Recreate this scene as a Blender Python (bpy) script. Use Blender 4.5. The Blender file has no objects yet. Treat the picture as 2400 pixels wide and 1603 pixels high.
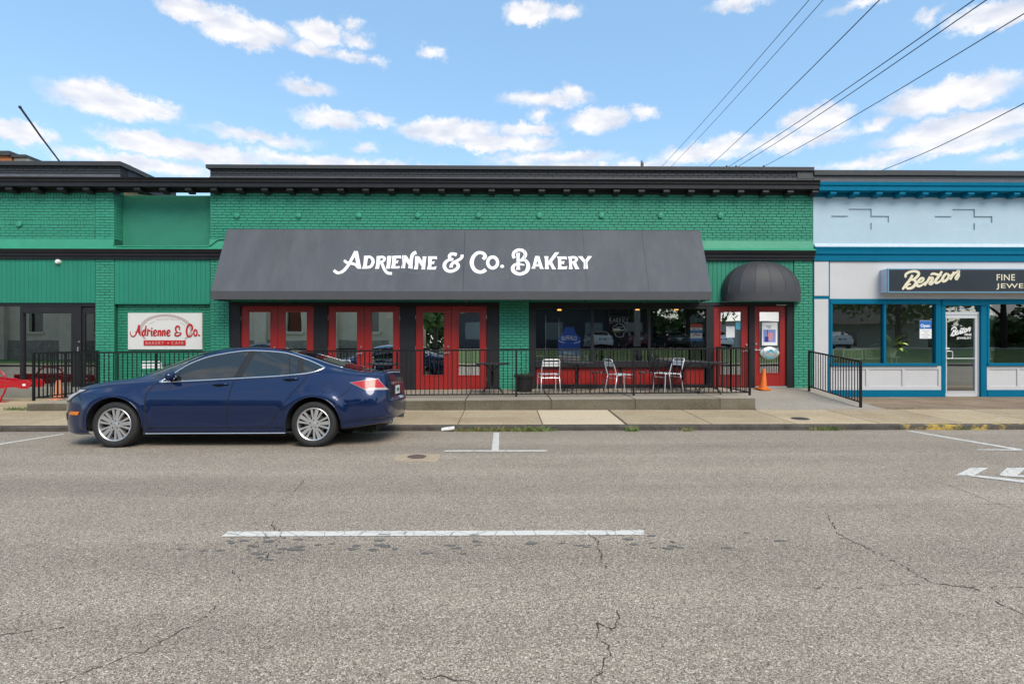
import bpy, bmesh, math, random
import numpy as np
from mathutils import Vector, Matrix
random.seed(7)
R = math.radians
scene = bpy.context.scene
col = scene.collection

# ---------------------------------------------------------------- camera
F, CX, CY, CAMZ, YAW = 1300.0, 1200.0, 801.5, 1.46, R(0.8)
cam_d = bpy.data.cameras.new('camera')
cam_d.sensor_width = 36.0
cam_d.lens = 36.0 * F / 2400.0
cam_d.clip_end = 3000
cam_d.clip_start = 0.05
cam = bpy.data.objects.new('camera', cam_d)
cam.location = (0, 0, CAMZ)
cam.rotation_euler = (R(90), 0, -YAW)
col.objects.link(cam)
scene.camera = cam

# ---------------------------------------------------------------- light, sky, exposure
SUN_EL, SUN_AZ = 46.0, 154.0          # azimuth clockwise from +Y (street side), so the sun is behind-right of the camera
sun_d = bpy.data.lights.new('sun', 'SUN')
sun_d.energy = 1.5
sun_d.angle = R(32)
sun_d.color = (1.0, 0.90, 0.77)
sun = bpy.data.objects.new('sun', sun_d)
_sd = Vector((math.sin(R(SUN_AZ)) * math.cos(R(SUN_EL)), math.cos(R(SUN_AZ)) * math.cos(R(SUN_EL)), math.sin(R(SUN_EL))))
sun.rotation_euler = (-_sd).to_track_quat('-Z', 'Y').to_euler()
sun.location = (10, -10, 30)
col.objects.link(sun)

scene.view_settings.view_transform = 'Standard'
scene.view_settings.look = 'None'
scene.view_settings.gamma = 1.0
scene.view_settings.exposure = 1.12
scene.view_settings.use_curve_mapping = False
scene.cycles.max_bounces = 8
scene.cycles.transparent_max_bounces = 12
scene.cycles.use_denoising = True

world = bpy.data.worlds.new('World')
scene.world = world
world.use_nodes = True
SKY_STRENGTH = 0.12
CLOUD_WHITE = 4.05
SKY_GAIN = (1.12, 1.08, 0.945)
# clouds in view: (px, py, rx, ry) read off the photograph; turned into azimuth / elevation below
CLOUDS = [(455,30,78,26),(575,74,100,36),(746,76,56,30),(730,116,48,15),(838,93,25,11),(828,58,18,12),(822,129,28,11),(886,143,14,7),
 (1014,122,22,13),(262,240,145,36),(335,252,80,26),(725,207,50,15),(772,280,70,18),(884,281,32,13),(40,308,80,25),(368,340,130,24),(470,358,140,22),
 (608,322,100,14),(1052,310,112,28),(1150,335,90,20),(858,347,22,9),(330,385,170,20),(800,384,260,13),(190,362,40,14),
 (1240,30,55,30),(1322,25,30,13),(1731,10,48,15),(2038,2,60,10),(2320,40,105,34),(2176,33,22,12),
 (1277,233,80,17),(1348,220,30,17),(1400,282,70,30),(1507,263,27,16),(1266,271,22,13),(2222,228,152,38),(1915,280,80,30),
 (2248,305,190,30),(2063,291,30,13),(1235,305,60,18),(1225,340,70,14),(1353,366,60,10),(1640,360,85,17),(1711,335,45,14),(2070,378,130,13),
 (1864,330,120,17),(2345,373,30,9),(1420,390,160,9),(2230,345,160,16),(1290,372,120,13)]
def build_world():
    nt = world.node_tree; N = nt.nodes; L = nt.links; N.clear()
    def nd(t, **k):
        n = N.new(t)
        for a, b in k.items(): setattr(n, a, b)
        return n
    def vm(op, a, b=None):
        n = nd('ShaderNodeVectorMath', operation=op)
        for i, v in enumerate((a, b)):
            if v is None: continue
            if isinstance(v, (tuple, list)): n.inputs[i].default_value = v
            else: L.new(v, n.inputs[i])
        return n.outputs['Value'] if op in ('LENGTH', 'DOT_PRODUCT') else n.outputs['Vector']
    def m(op, a, b=None, c=None, clamp=False):
        n = nd('ShaderNodeMath', operation=op); n.use_clamp = clamp
        for i, v in enumerate((a, b, c)):
            if v is None: continue
            if isinstance(v, (int, float)): n.inputs[i].default_value = v
            else: L.new(v, n.inputs[i])
        return n.outputs[0]
    tc = nd('ShaderNodeTexCoord')
    d = vm('NORMALIZE', tc.outputs['Generated'])
    sky = nd('ShaderNodeTexSky', sky_type='NISHITA')
    sky.sun_disc = False
    sky.sun_elevation = R(SUN_EL); sky.sun_rotation = R(SUN_AZ)
    sky.air_density = 1.0; sky.dust_density = 1.1; sky.ozone_density = 2.0; sky.altitude = 100
    sx = nd('ShaderNodeSeparateXYZ'); L.new(d, sx.inputs[0])
    az = m('ARCTAN2', sx.outputs['X'], sx.outputs['Y'])
    el = m('ARCSINE', sx.outputs['Z'])
    cb = nd('ShaderNodeCombineXYZ'); L.new(az, cb.inputs[0]); L.new(el, cb.inputs[1])
    p0 = cb.outputs[0]
    # ragged edges: the direction is shaken by fine noise before the blobs are measured
    ns = nd('ShaderNodeTexNoise'); ns.inputs['Scale'].default_value = 30; ns.inputs['Detail'].default_value = 8; ns.inputs['Roughness'].default_value = 0.68
    mp = vm('MULTIPLY', p0, (1.0, 1.25, 1.0)); L.new(mp, ns.inputs['Vector'])
    sh = vm('SUBTRACT', ns.outputs['Color'], (0.5, 0.5, 0.5))
    p = vm('ADD', p0, vm('MULTIPLY', sh, (0.062, 0.048, 0.0)))
    best = None; base = None
    for (px, py, rx, ry) in CLOUDS:
        def ang(x, y):
            a = math.atan((x - CX) / F) + YAW
            e = math.atan((CY - y) / F * math.cos(math.atan((x - CX) / F)))
            return a, e
        a0, e0 = ang(px, py)
        ra = abs(ang(px + rx, py)[0] - ang(px - rx, py)[0]) / 2
        re = abs(ang(px, py - ry)[1] - ang(px, py + ry)[1]) / 2
        q = vm('MULTIPLY', vm('SUBTRACT', p, (a0, e0, 0)), (1 / ra, 1 / re, 0))
        ln = vm('LENGTH', q)
        v = m('SUBTRACT', 1.0, ln)
        v = m('MULTIPLY', v, min(1.0, re / 0.02)) if re < 0.012 else v
        best = v if best is None else m('MAXIMUM', best, v)
    placed = nd('ShaderNodeMapRange', interpolation_type='SMOOTHSTEP')
    L.new(best, placed.inputs[0]); placed.inputs[1].default_value = -0.36; placed.inputs[2].default_value = 0.30
    # the same kind of scattered fair-weather cloud all round, where the photograph does not show it
    big = nd('ShaderNodeTexNoise'); big.inputs['Scale'].default_value = 3.4; big.inputs['Detail'].default_value = 8; big.inputs['Roughness'].default_value = 0.6
    dz = vm('MULTIPLY', d, (1.0, 1.0, 2.6)); L.new(dz, big.inputs['Vector'])
    rnd = nd('ShaderNodeMapRange', interpolation_type='SMOOTHSTEP')
    L.new(big.outputs['Fac'], rnd.inputs[0]); rnd.inputs[1].default_value = 0.51; rnd.inputs[2].default_value = 0.64
    off = m('ABSOLUTE', m('SUBTRACT', az, YAW))
    o1 = nd('ShaderNodeMapRange'); L.new(off, o1.inputs[0]); o1.inputs[1].default_value = 0.76; o1.inputs[2].default_value = 0.95
    o2 = nd('ShaderNodeMapRange'); L.new(el, o2.inputs[0]); o2.inputs[1].default_value = 0.56; o2.inputs[2].default_value = 0.72
    fill = m('MULTIPLY', rnd.outputs[0], m('MAXIMUM', o1.outputs[0], o2.outputs[0]))
    cl = m('MAXIMUM', placed.outputs[0], fill)
    # inner mottling of the cloud, thinner and greyer patches
    n2 = nd('ShaderNodeTexNoise'); n2.inputs['Scale'].default_value = 17; n2.inputs['Detail'].default_value = 5
    L.new(vm('MULTIPLY', p0, (1.0, 2.4, 1.0)), n2.inputs['Vector'])
    den = m('MULTIPLY', cl, m('ADD', 0.66, m('MULTIPLY', n2.outputs['Fac'], 0.52)), clamp=True)
    shade = nd('ShaderNodeMapRange'); L.new(n2.outputs['Fac'], shade.inputs[0]); shade.inputs[1].default_value = 0.33; shade.inputs[2].default_value = 0.6
    cc = nd('ShaderNodeMix', data_type='RGBA'); L.new(shade.outputs[0], cc.inputs[0])
    w = CLOUD_WHITE
    cc.inputs[6].default_value = (w * .74, w * .75, w * .83, 1); cc.inputs[7].default_value = (w, w * .985, w * .99, 1)
    gain = nd('ShaderNodeMix', data_type='RGBA', blend_type='MULTIPLY'); gain.inputs[0].default_value = 1.0
    L.new(sky.outputs[0], gain.inputs[6]); gain.inputs[7].default_value = (*SKY_GAIN, 1)
    # a constant blue is mixed in to flatten the gradient of the whole sky
    hz = nd('ShaderNodeMix', data_type='RGBA'); hz.inputs[0].default_value = 0.45; L.new(gain.outputs[2], hz.inputs[6]); hz.inputs[7].default_value = (1.22, 2.45, 4.05, 1)
    mix = nd('ShaderNodeMix', data_type='RGBA'); L.new(den, mix.inputs[0]); L.new(hz.outputs[2], mix.inputs[6]); L.new(cc.outputs[2], mix.inputs[7])
    bg = nd('ShaderNodeBackground'); bg.inputs['Strength'].default_value = SKY_STRENGTH
    L.new(mix.outputs[2], bg.inputs['Color'])
    out = nd('ShaderNodeOutputWorld'); L.new(bg.outputs[0], out.inputs['Surface'])
build_world()

# ---------------------------------------------------------------- pixel -> place (a pixel gives a direction, Y the distance of the thing it touches)
_c, _s = math.cos(YAW), math.sin(YAW)
def ray(px, py):
    dx = (px - CX) / F; dz = (CY - py) / F
    return dx * _c + _s, -dx * _s + _c, dz
def at(px, py, Y):
    x, y, z = ray(px, py); t = Y / y
    return Vector((x * t, Y, CAMZ + z * t))
def PX(px, Y): return at(px, 800, Y).x
def PZ(px, py, Y): return at(px, py, Y).z
def on_ground(px, py, z=0.0):
    x, y, dz = ray(px, py); t = (z - CAMZ) / dz
    return Vector((x * t, y * t, z))

# ---------------------------------------------------------------- materials
def pick(c):
    return c if len(c) == 4 else (*c, 1)
MATS = {}
def mat(name, color, rough=0.6, metal=0.0, var=0.0, vscale=3.0, bump=0.0, bscale=60.0, spec=0.5, coat=0.0, rand=0.0,
        dirt=0.0, dirt_col=(0.1, 0.09, 0.07), dscale=1.6, emit=None, estr=0.0, stretch=(1, 1, 1), trans=None):
    if name in MATS: return MATS[name]
    m = bpy.data.materials.new(name); m.use_nodes = True
    nt = m.node_tree; N = nt.nodes; L = nt.links
    b = N['Principled BSDF']
    b.inputs['Roughness'].default_value = rough; b.inputs['Metallic'].default_value = metal
    b.inputs['Specular IOR Level'].default_value = spec
    b.inputs['Coat Weight'].default_value = coat; b.inputs['Coat Roughness'].default_value = 0.03
    b.inputs['Base Color'].default_value = pick(color)
    if emit: 
        b.inputs['Emission Color'].default_value = pick(emit); b.inputs['Emission Strength'].default_value = estr
    if var or bump or dirt or rand:
        g = N.new('ShaderNodeNewGeometry')
        mp = N.new('ShaderNodeVectorMath'); mp.operation = 'MULTIPLY'; mp.inputs[1].default_value = stretch
        L.new(g.outputs['Position'], mp.inputs[0]); pos = mp.outputs[0]
        cur = None
        rgb = N.new('ShaderNodeRGB'); rgb.outputs[0].default_value = pick(color); cur = rgb.outputs[0]
        if var:
            n = N.new('ShaderNodeTexNoise'); n.inputs['Scale'].default_value = vscale; n.inputs['Detail'].default_value = 6; n.inputs['Roughness'].default_value = 0.65
            L.new(pos, n.inputs['Vector'])
            mr = N.new('ShaderNodeMapRange'); L.new(n.outputs['Fac'], mr.inputs[0]); mr.inputs[1].default_value = 0.25; mr.inputs[2].default_value = 0.75
            mr.inputs[3].default_value = 1 - var; mr.inputs[4].default_value = 1 + var
            h = N.new('ShaderNodeHueSaturation'); L.new(mr.outputs[0], h.inputs['Value']); L.new(cur, h.inputs['Color']); cur = h.outputs[0]
        if rand:
            oi = N.new('ShaderNodeObjectInfo')
            mr = N.new('ShaderNodeMapRange'); L.new(oi.outputs['Random'], mr.inputs[0]); mr.inputs[3].default_value = 1 - rand; mr.inputs[4].default_value = 1 + rand
            h = N.new('ShaderNodeHueSaturation'); L.new(mr.outputs[0], h.inputs['Value']); L.new(cur, h.inputs['Color']); cur = h.outputs[0]
        if dirt:
            n = N.new('ShaderNodeTexNoise'); n.inputs['Scale'].default_value = dscale; n.inputs['Detail'].default_value = 9; n.inputs['Roughness'].default_value = 0.7
            L.new(pos, n.inputs['Vector'])
            mr = N.new('ShaderNodeMapRange'); L.new(n.outputs['Fac'], mr.inputs[0]); mr.inputs[1].default_value = 0.48; mr.inputs[2].default_value = 0.72; mr.inputs[4].default_value = dirt
            mx = N.new('ShaderNodeMix'); mx.data_type = 'RGBA'; L.new(mr.outputs[0], mx.inputs[0]); L.new(cur, mx.inputs[6]); mx.inputs[7].default_value = pick(dirt_col); cur = mx.outputs[2]
        L.new(cur, b.inputs['Base Color'])
        if bump:
            n = N.new('ShaderNodeTexNoise'); n.inputs['Scale'].default_value = bscale; n.inputs['Detail'].default_value = 4
            L.new(pos, n.inputs['Vector'])
            bp = N.new('ShaderNodeBump'); bp.inputs['Strength'].default_value = bump; bp.inputs['Distance'].default_value = 0.01
            L.new(n.outputs['Fac'], bp.inputs['Height']); L.new(bp.outputs[0], b.inputs['Normal'])
    MATS[name] = m
    return m
def glass(name, refl=0.12, tint=(0.75, 0.78, 0.76), rough=0.0, ior=1.5, wav=0.0):
    if name in MATS: return MATS[name]
    m = bpy.data.materials.new(name); m.use_nodes = True
    nt = m.node_tree; N = nt.nodes; L = nt.links; N.clear()
    tr = N.new('ShaderNodeBsdfTransparent'); tr.inputs[0].default_value = pick(tint)
    gl = N.new('ShaderNodeBsdfGlossy'); gl.inputs['Roughness'].default_value = rough; gl.inputs['Color'].default_value = (0.95, 0.97, 0.96, 1)
    fr = N.new('ShaderNodeFresnel'); fr.inputs['IOR'].default_value = ior
    ad = N.new('ShaderNodeMath'); ad.operation = 'ADD'; ad.inputs[1].default_value = refl; ad.use_clamp = True
    L.new(fr.outputs[0], ad.inputs[0])
    if wav:
        g = N.new('ShaderNodeNewGeometry'); n = N.new('ShaderNodeTexNoise'); n.inputs['Scale'].default_value = 1.7; n.inputs['Detail'].default_value = 1
        L.new(g.outputs['Position'], n.inputs['Vector'])
        bp = N.new('ShaderNodeBump'); bp.inputs['Strength'].default_value = wav; bp.inputs['Distance'].default_value = 0.02
        L.new(n.outputs['Fac'], bp.inputs['Height']); L.new(bp.outputs[0], gl.inputs['Normal'])
    mx = N.new('ShaderNodeMixShader'); L.new(ad.outputs[0], mx.inputs[0]); L.new(tr.outputs[0], mx.inputs[1]); L.new(gl.outputs[0], mx.inputs[2])
    o = N.new('ShaderNodeOutputMaterial'); L.new(mx.outputs[0], o.inputs[0])
    MATS[name] = m
    return m

# ---------------------------------------------------------------- mesh helpers
def tag(o, label=None, cat=None, group=None, kind=None):
    if label: o['label'] = label
    if cat: o['category'] = cat
    if group: o['group'] = group
    if kind: o['kind'] = kind
    return o
def thing(name, label, cat, loc=(0, 0, 0), rz=0.0, group=None, rot=None):
    o = bpy.data.objects.new(name, None); o.empty_display_size = 0.1
    o.location = loc; o.rotation_euler = rot if rot else (0, 0, rz)
    col.objects.link(o)
    return tag(o, label, cat, group)
def origin_of(p):
    v = Vector((0, 0, 0))
    while p is not None:
        v = v + Vector(p.location); p = p.parent
    return v
class MB:
    def __init__(s): s.v = []; s.f = []; s.m = []; s.cur = 0
    def add(s, verts, faces):
        n = len(s.v); s.v.extend([tuple(a) for a in verts]); s.f.extend([tuple(n + i for i in f) for f in faces]); s.m.extend([s.cur] * len(faces)); return s
    def box(s, x0, x1, y0, y1, z0, z1):
        return s.add([(x0,y0,z0),(x1,y0,z0),(x1,y1,z0),(x0,y1,z0),(x0,y0,z1),(x1,y0,z1),(x1,y1,z1),(x0,y1,z1)],
                     [(0,3,2,1),(4,5,6,7),(0,1,5,4),(1,2,6,5),(2,3,7,6),(3,0,4,7)])
    def bbox(s, x0, x1, y0, y1, z0, z1, b=0.006):
        # box with bevelled edges
        bm = bmesh.new(); bmesh.ops.create_cube(bm, size=1.0)
        for v in bm.verts:
            v.co = Vector(((x0+x1)/2 + v.co.x*(x1-x0), (y0+y1)/2 + v.co.y*(y1-y0), (z0+z1)/2 + v.co.z*(z1-z0)))
        bmesh.ops.bevel(bm, geom=list(bm.edges), offset=min(b, abs(x1-x0)*.3, abs(y1-y0)*.3, abs(z1-z0)*.3), segments=1, affect='EDGES', profile=0.5)
        bm.verts.index_update()
        s.add([v.co[:] for v in bm.verts], [[v.index for v in f.verts] for f in bm.faces]); bm.free(); return s
    def quad(s, a, b, c, d): return s.add([a, b, c, d], [(0, 1, 2, 3)])
    def prism(s, poly, y0, y1):
        # polygon in (x,z), extruded along y; poly counter-clockwise seen from -y
        n = len(poly)
        vs = [(p[0], y0, p[1]) for p in poly] + [(p[0], y1, p[1]) for p in poly]
        return s.add(vs, [tuple(range(n)), tuple(reversed(range(n, 2*n)))] + [(i, n+i, n+(i+1) % n, (i+1) % n) for i in range(n)])
    def extrude_x(s, prof, x0, x1):
        # profile in (y,z), extruded along x
        n = len(prof)
        vs = [(x0, p[0], p[1]) for p in prof] + [(x1, p[0], p[1]) for p in prof]
        return s.add(vs, [tuple(range(n)), tuple(reversed(range(n, 2*n)))] + [(i, n+i, n+(i+1) % n, (i+1) % n) for i in range(n)])
    def tube(s, pts, r, n=8, closed=False, cap=True):
        pts = [Vector(p) for p in pts]; k = len(pts); rr = r if isinstance(r, (list, tuple)) else [r] * k
        up = Vector((0, 0, 1)); rings = []
        prev = None
        for i, p in enumerate(pts):
            a = pts[(i-1) % k] if (closed or i > 0) else p
            b = pts[(i+1) % k] if (closed or i < k-1) else p
            t = (b - a).normalized()
            if prev is None:
                u = t.cross(up) if abs(t.z) < 0.95 else t.cross(Vector((1, 0, 0)))
            else: u = prev - t * prev.dot(t)
            u.normalize(); prev = u; w = t.cross(u)
            rings.append([p + (u * math.cos(2*math.pi*j/n) + w * math.sin(2*math.pi*j/n)) * rr[i] for j in range(n)])
        vs = [q for rg in rings for q in rg]; fs = []
        for i in range(k if closed else k-1):
            i2 = (i+1) % k
            for j in range(n): fs.append((i*n+j, i2*n+j, i2*n+(j+1) % n, i*n+(j+1) % n))
        if cap and not closed:
            fs.append(tuple(reversed(range(n)))); fs.append(tuple((k-1)*n + j for j in range(n)))
        return s.add(vs, fs)
    def lathe(s, prof, c=(0, 0, 0), n=24, axis='z', ang=2*math.pi):
        # prof: list of (radius, height)
        full = abs(ang - 2*math.pi) < 1e-6
        vs = []; k = len(prof); cnt = n if full else n + 1
        for j in range(cnt):
            a = ang * j / n
            for (r, h) in prof:
                if axis == 'z': vs.append((c[0] + r*math.cos(a), c[1] + r*math.sin(a), c[2] + h))
                else: vs.append((c[0] + r*math.cos(a), c[1] + h, c[2] + r*math.sin(a)))
        fs = []
        for j in range(n):
            j2 = (j+1) % cnt
            for i in range(k-1): fs.append((j*k+i, j2*k+i, j2*k+i+1, j*k+i+1))
        return s.add(vs, fs)
    def ball(s, c, rx, ry, rz, nu=12, nv=8):
        vs = []; fs = []
        for i in range(nv+1):
            t = math.pi * i / nv
            for j in range(nu):
                a = 2*math.pi*j/nu
                vs.append((c[0]+rx*math.sin(t)*math.cos(a), c[1]+ry*math.sin(t)*math.sin(a), c[2]+rz*math.cos(t)))
        for i in range(nv):
            for j in range(nu): fs.append((i*nu+j, (i+1)*nu+j, (i+1)*nu+(j+1) % nu, i*nu+(j+1) % nu))
        return s.add(vs, fs)
    def mesh(s, name, mats, off=(0, 0, 0), smooth=False):
        me = bpy.data.meshes.new(name)
        o = Vector(off)
        me.from_pydata([tuple(Vector(v) - o) for v in s.v], [], s.f)
        for m_ in (mats if isinstance(mats, (list, tuple)) else [mats]): me.materials.append(m_)
        if any(s.m): me.polygons.foreach_set('material_index', s.m)
        bm = bmesh.new(); bm.from_mesh(me)
        if smooth: bmesh.ops.remove_doubles(bm, verts=bm.verts, dist=1e-5)
        bmesh.ops.recalc_face_normals(bm, faces=bm.faces); bm.to_mesh(me); bm.free()
        if smooth:
            me.polygons.foreach_set('use_smooth', [True] * len(me.polygons))
            if smooth != True: 
                me.set_sharp_from_angle(angle=R(smooth))
        me.update()
        return me
    def build(s, name, mats, parent=None, smooth=False, local=False, kind=None):
        if local: c = Vector((0, 0, 0)); loc = c
        else:
            a = np.array(s.v); lo = a.min(0); hi = a.max(0)
            c = Vector(((lo[0]+hi[0])/2, (lo[1]+hi[1])/2, lo[2])); loc = c - origin_of(parent)
        o = bpy.data.objects.new(name, s.mesh(name, mats, c, smooth)); o.location = loc
        o.parent = parent; col.objects.link(o)
        if kind: o['kind'] = kind
        return o
def inst(name, me, loc, parent=None, rot=(0, 0, 0), scale=(1, 1, 1)):
    o = bpy.data.objects.new(name, me); o.location = Vector(loc) - (origin_of(parent) if parent else Vector((0, 0, 0)))
    o.rotation_euler = rot; o.scale = scale; o.parent = parent; col.objects.link(o); return o
def copy_tree(o, parent=None):
    c = o.copy(); col.objects.link(c); c.parent = parent
    for ch in o.children: copy_tree(ch, c)
    return c
def smooth_path(pts, sub=6, closed=False):
    P = [np.array(p, float) for p in pts]; n = len(P); out = []
    rng = n if closed else n-1
    for i in range(rng):
        p0 = P[(i-1) % n] if (closed or i > 0) else 2*P[0]-P[1]
        p1 = P[i]; p2 = P[(i+1) % n]
        p3 = P[(i+2) % n] if (closed or i+2 < n) else 2*P[-1]-P[-2]
        for k in range(sub):
            t = k/sub
            out.append(0.5*((2*p1)+(-p0+p2)*t+(2*p0-5*p1+4*p2-p3)*t*t+(-p0+3*p1-3*p2+p3)*t**3))
    if not closed: out.append(P[-1])
    return out
def stroke_poly(pts, w, sub=6, closed=False, rough=True):
    """flat brush stroke in 2D -> (verts, quads); w is one width or one per point"""
    pth = smooth_path(pts, sub, closed) if len(pts) > 2 else [np.array(p, float) for p in pts]
    n = len(pth)
    ww = [w]*n if not isinstance(w, (list, tuple)) else list(np.interp(np.linspace(0, len(w)-1, n), range(len(w)), w))
    L_, R_ = [], []
    for i in range(n):
        a = pth[(i-1) % n] if (closed or i > 0) else pth[i]; b = pth[(i+1) % n] if (closed or i < n-1) else pth[i]
        t = b-a; t = t/(np.linalg.norm(t)+1e-9); q = np.array((-t[1], t[0]))
        L_.append(pth[i]+q*ww[i]/2); R_.append(pth[i]-q*ww[i]/2)
    vs = L_+R_; fs = [(i, (i+1) % n, n+(i+1) % n, n+i) for i in range(n if closed else n-1)]
    return vs, fs
def round_cap(p, r, n=12):
    vs = [(p[0]+r*math.cos(2*math.pi*i/n), p[1]+r*math.sin(2*math.pi*i/n)) for i in range(n)]
    return vs, [tuple(range(n))]
def text_mesh(body, size=1.0, bold=0.0, align='LEFT', shear=0.0, spacing=1.0, res=3):
    cu = bpy.data.curves.new('t', 'FONT'); cu.body = body; cu.size = size; cu.offset = bold; cu.align_x = align; cu.shear = shear
    cu.space_character = spacing; cu.resolution_u = res
    ob = bpy.data.objects.new('t', cu); col.objects.link(ob)
    dg = bpy.context.evaluated_depsgraph_get(); me = ob.evaluated_get(dg).to_mesh()
    vs = [tuple(v.co) for v in me.vertices]; fs = [tuple(p.vertices) for p in me.polygons]
    ob.evaluated_get(dg).to_mesh_clear()
    bpy.data.objects.remove(ob); bpy.data.curves.remove(cu)
    return [(v[0], v[1]) for v in vs], fs
def fit_text(body, x0, x1, y0, y1, **k):
    """text squeezed into the box x0..x1 (right), y0..y1 (down, pixel style)"""
    vs, fs = text_mesh(body, **k)
    a = np.array(vs); lo = a.min(0); hi = a.max(0)
    out = [(x0+(v[0]-lo[0])/(hi[0]-lo[0])*(x1-x0), y1-(v[1]-lo[1])/(hi[1]-lo[1])*(y1-y0)) for v in vs]
    return out, fs
# ================================================================= SETTING
YK = 9.75            # kerb face
YP = 11.60           # platform front
YF = 14.23           # brick face of the shop fronts
def road_z(Y):
    if Y > 6.2: return -0.10 * ((min(Y, YK) - 6.2) / 3.55) ** 2.2
    if Y < -3: return -0.10 * ((max(Y, -6.5) + 3) / -3.5) ** 2.2
    return 0.0
def walk_z(Y): return -0.012 + 0.05 * min(max((Y - YK) / (YP - YK), 0), 1.0)
def plat_z(X): return 0.2459 + 0.00625 * X
def road_pt(px, py, lift=0.004):
    z = 0.0
    for _ in range(12):
        p = on_ground(px, py, z); z = road_z(p.y)
    return Vector((p.x, p.y, z + lift))
def walk_pt(px, py, lift=0.004):
    z = 0.0
    for _ in range(12):
        p = on_ground(px, py, z); z = walk_z(p.y)
    return Vector((p.x, p.y, z + lift))

def speckle(name, dark, mid, light, scale, big=(0.9, 1.1), bump=0.3, rough=0.85, share=(0.16, 0.86), bigscale=0.5, stain=None, stain_amt=0.0, mid2=None, wear=0.0):
    m = bpy.data.materials.new(name); m.use_nodes = True
    nt = m.node_tree; N = nt.nodes; L = nt.links; b = N['Principled BSDF']; b.inputs['Roughness'].default_value = rough
    b.inputs['Specular IOR Level'].default_value = 0.3
    g = N.new('ShaderNodeNewGeometry'); pos = g.outputs['Position']
    v = N.new('ShaderNodeTexVoronoi'); v.inputs['Scale'].default_value = scale; v.inputs['Randomness'].default_value = 1.0; L.new(pos, v.inputs['Vector'])
    sp = N.new('ShaderNodeSeparateColor'); L.new(v.outputs['Color'], sp.inputs[0])
    rp = N.new('ShaderNodeValToRGB'); L.new(sp.outputs[0], rp.inputs[0])
    e = rp.color_ramp.elements
    e[0].position = 0.0; e[0].color = pick(dark); e[1].position = 1.0; e[1].color = pick(light)
    a = rp.color_ramp.elements.new(share[0]); a.color = pick(mid)
    c = rp.color_ramp.elements.new(share[1]); c.color = pick(mid2 or mid)
    # clusters of stones: lighter and darker patches a hand wide, and slow changes over metres
    n1 = N.new('ShaderNodeTexNoise'); n1.inputs['Scale'].default_value = scale * 0.22; n1.inputs['Detail'].default_value = 5; n1.inputs['Roughness'].default_value = 0.75; L.new(pos, n1.inputs['Vector'])
    r1 = N.new('ShaderNodeMapRange'); L.new(n1.outputs['Fac'], r1.inputs[0]); r1.inputs[1].default_value = 0.3; r1.inputs[2].default_value = 0.7; r1.inputs[3].default_value = 0.72; r1.inputs[4].default_value = 1.28
    n2 = N.new('ShaderNodeTexNoise'); n2.inputs['Scale'].default_value = bigscale; n2.inputs['Detail'].default_value = 5; n2.inputs['Roughness'].default_value = 0.6
    st = N.new('ShaderNodeVectorMath'); st.operation = 'MULTIPLY'; st.inputs[1].default_value = (0.12, 1.0, 1.0); L.new(pos, st.inputs[0]); L.new(st.outputs[0], n2.inputs['Vector'])
    r2 = N.new('ShaderNodeMapRange'); L.new(n2.outputs['Fac'], r2.inputs[0]); r2.inputs[1].default_value = 0.3; r2.inputs[2].default_value = 0.7; r2.inputs[3].default_value = big[0]; r2.inputs[4].default_value = big[1]
    mu = N.new('ShaderNodeMath'); mu.operation = 'MULTIPLY'; L.new(r1.outputs[0], mu.inputs[0]); L.new(r2.outputs[0], mu.inputs[1])
    if wear:                     # worn and oily strips along the direction of travel
        n4 = N.new('ShaderNodeTexNoise'); n4.inputs['Scale'].default_value = 1.5; n4.inputs['Detail'].default_value = 4
        s4 = N.new('ShaderNodeVectorMath'); s4.operation = 'MULTIPLY'; s4.inputs[1].default_value = (0.03, 1.0, 1.0); L.new(pos, s4.inputs[0]); L.new(s4.outputs[0], n4.inputs['Vector'])
        r5 = N.new('ShaderNodeMapRange'); L.new(n4.outputs['Fac'], r5.inputs[0]); r5.inputs[1].default_value = 0.32; r5.inputs[2].default_value = 0.62; r5.inputs[3].default_value = 1 - wear; r5.inputs[4].default_value = 1 + wear * .6
        m5 = N.new('ShaderNodeMath'); m5.operation = 'MULTIPLY'; L.new(mu.outputs[0], m5.inputs[0]); L.new(r5.outputs[0], m5.inputs[1]); mu = m5
    oi = N.new('ShaderNodeObjectInfo'); r3 = N.new('ShaderNodeMapRange'); L.new(oi.outputs['Random'], r3.inputs[0]); r3.inputs[3].default_value = 0.9; r3.inputs[4].default_value = 1.1
    mu2 = N.new('ShaderNodeMath'); mu2.operation = 'MULTIPLY'; L.new(mu.outputs[0], mu2.inputs[0]); L.new(r3.outputs[0], mu2.inputs[1])
    h = N.new('ShaderNodeHueSaturation'); L.new(rp.outputs[0], h.inputs['Color']); L.new(mu2.outputs[0], h.inputs['Value']); cur = h.outputs[0]
    if stain:
        n3 = N.new('ShaderNodeTexNoise'); n3.inputs['Scale'].default_value = 0.9; n3.inputs['Detail'].default_value = 9; n3.inputs['Roughness'].default_value = 0.72; L.new(pos, n3.inputs['Vector'])
        r4 = N.new('ShaderNodeMapRange'); L.new(n3.outputs['Fac'], r4.inputs[0]); r4.inputs[1].default_value = 0.46; r4.inputs[2].default_value = 0.7; r4.inputs[4].default_value = stain_amt
        mx = N.new('ShaderNodeMix'); mx.data_type = 'RGBA'; mx.blend_type = 'MULTIPLY'; L.new(r4.outputs[0], mx.inputs[0]); L.new(cur, mx.inputs[6]); mx.inputs[7].default_value = pick(stain); cur = mx.outputs[2]
    L.new(cur, b.inputs['Base Color'])
    bp = N.new('ShaderNodeBump'); bp.inputs['Strength'].default_value = bump; bp.inputs['Distance'].default_value = 0.006
    L.new(v.outputs['Distance'], bp.inputs['Height']); bp.invert = True; L.new(bp.outputs[0], b.inputs['Normal'])
    return m
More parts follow.
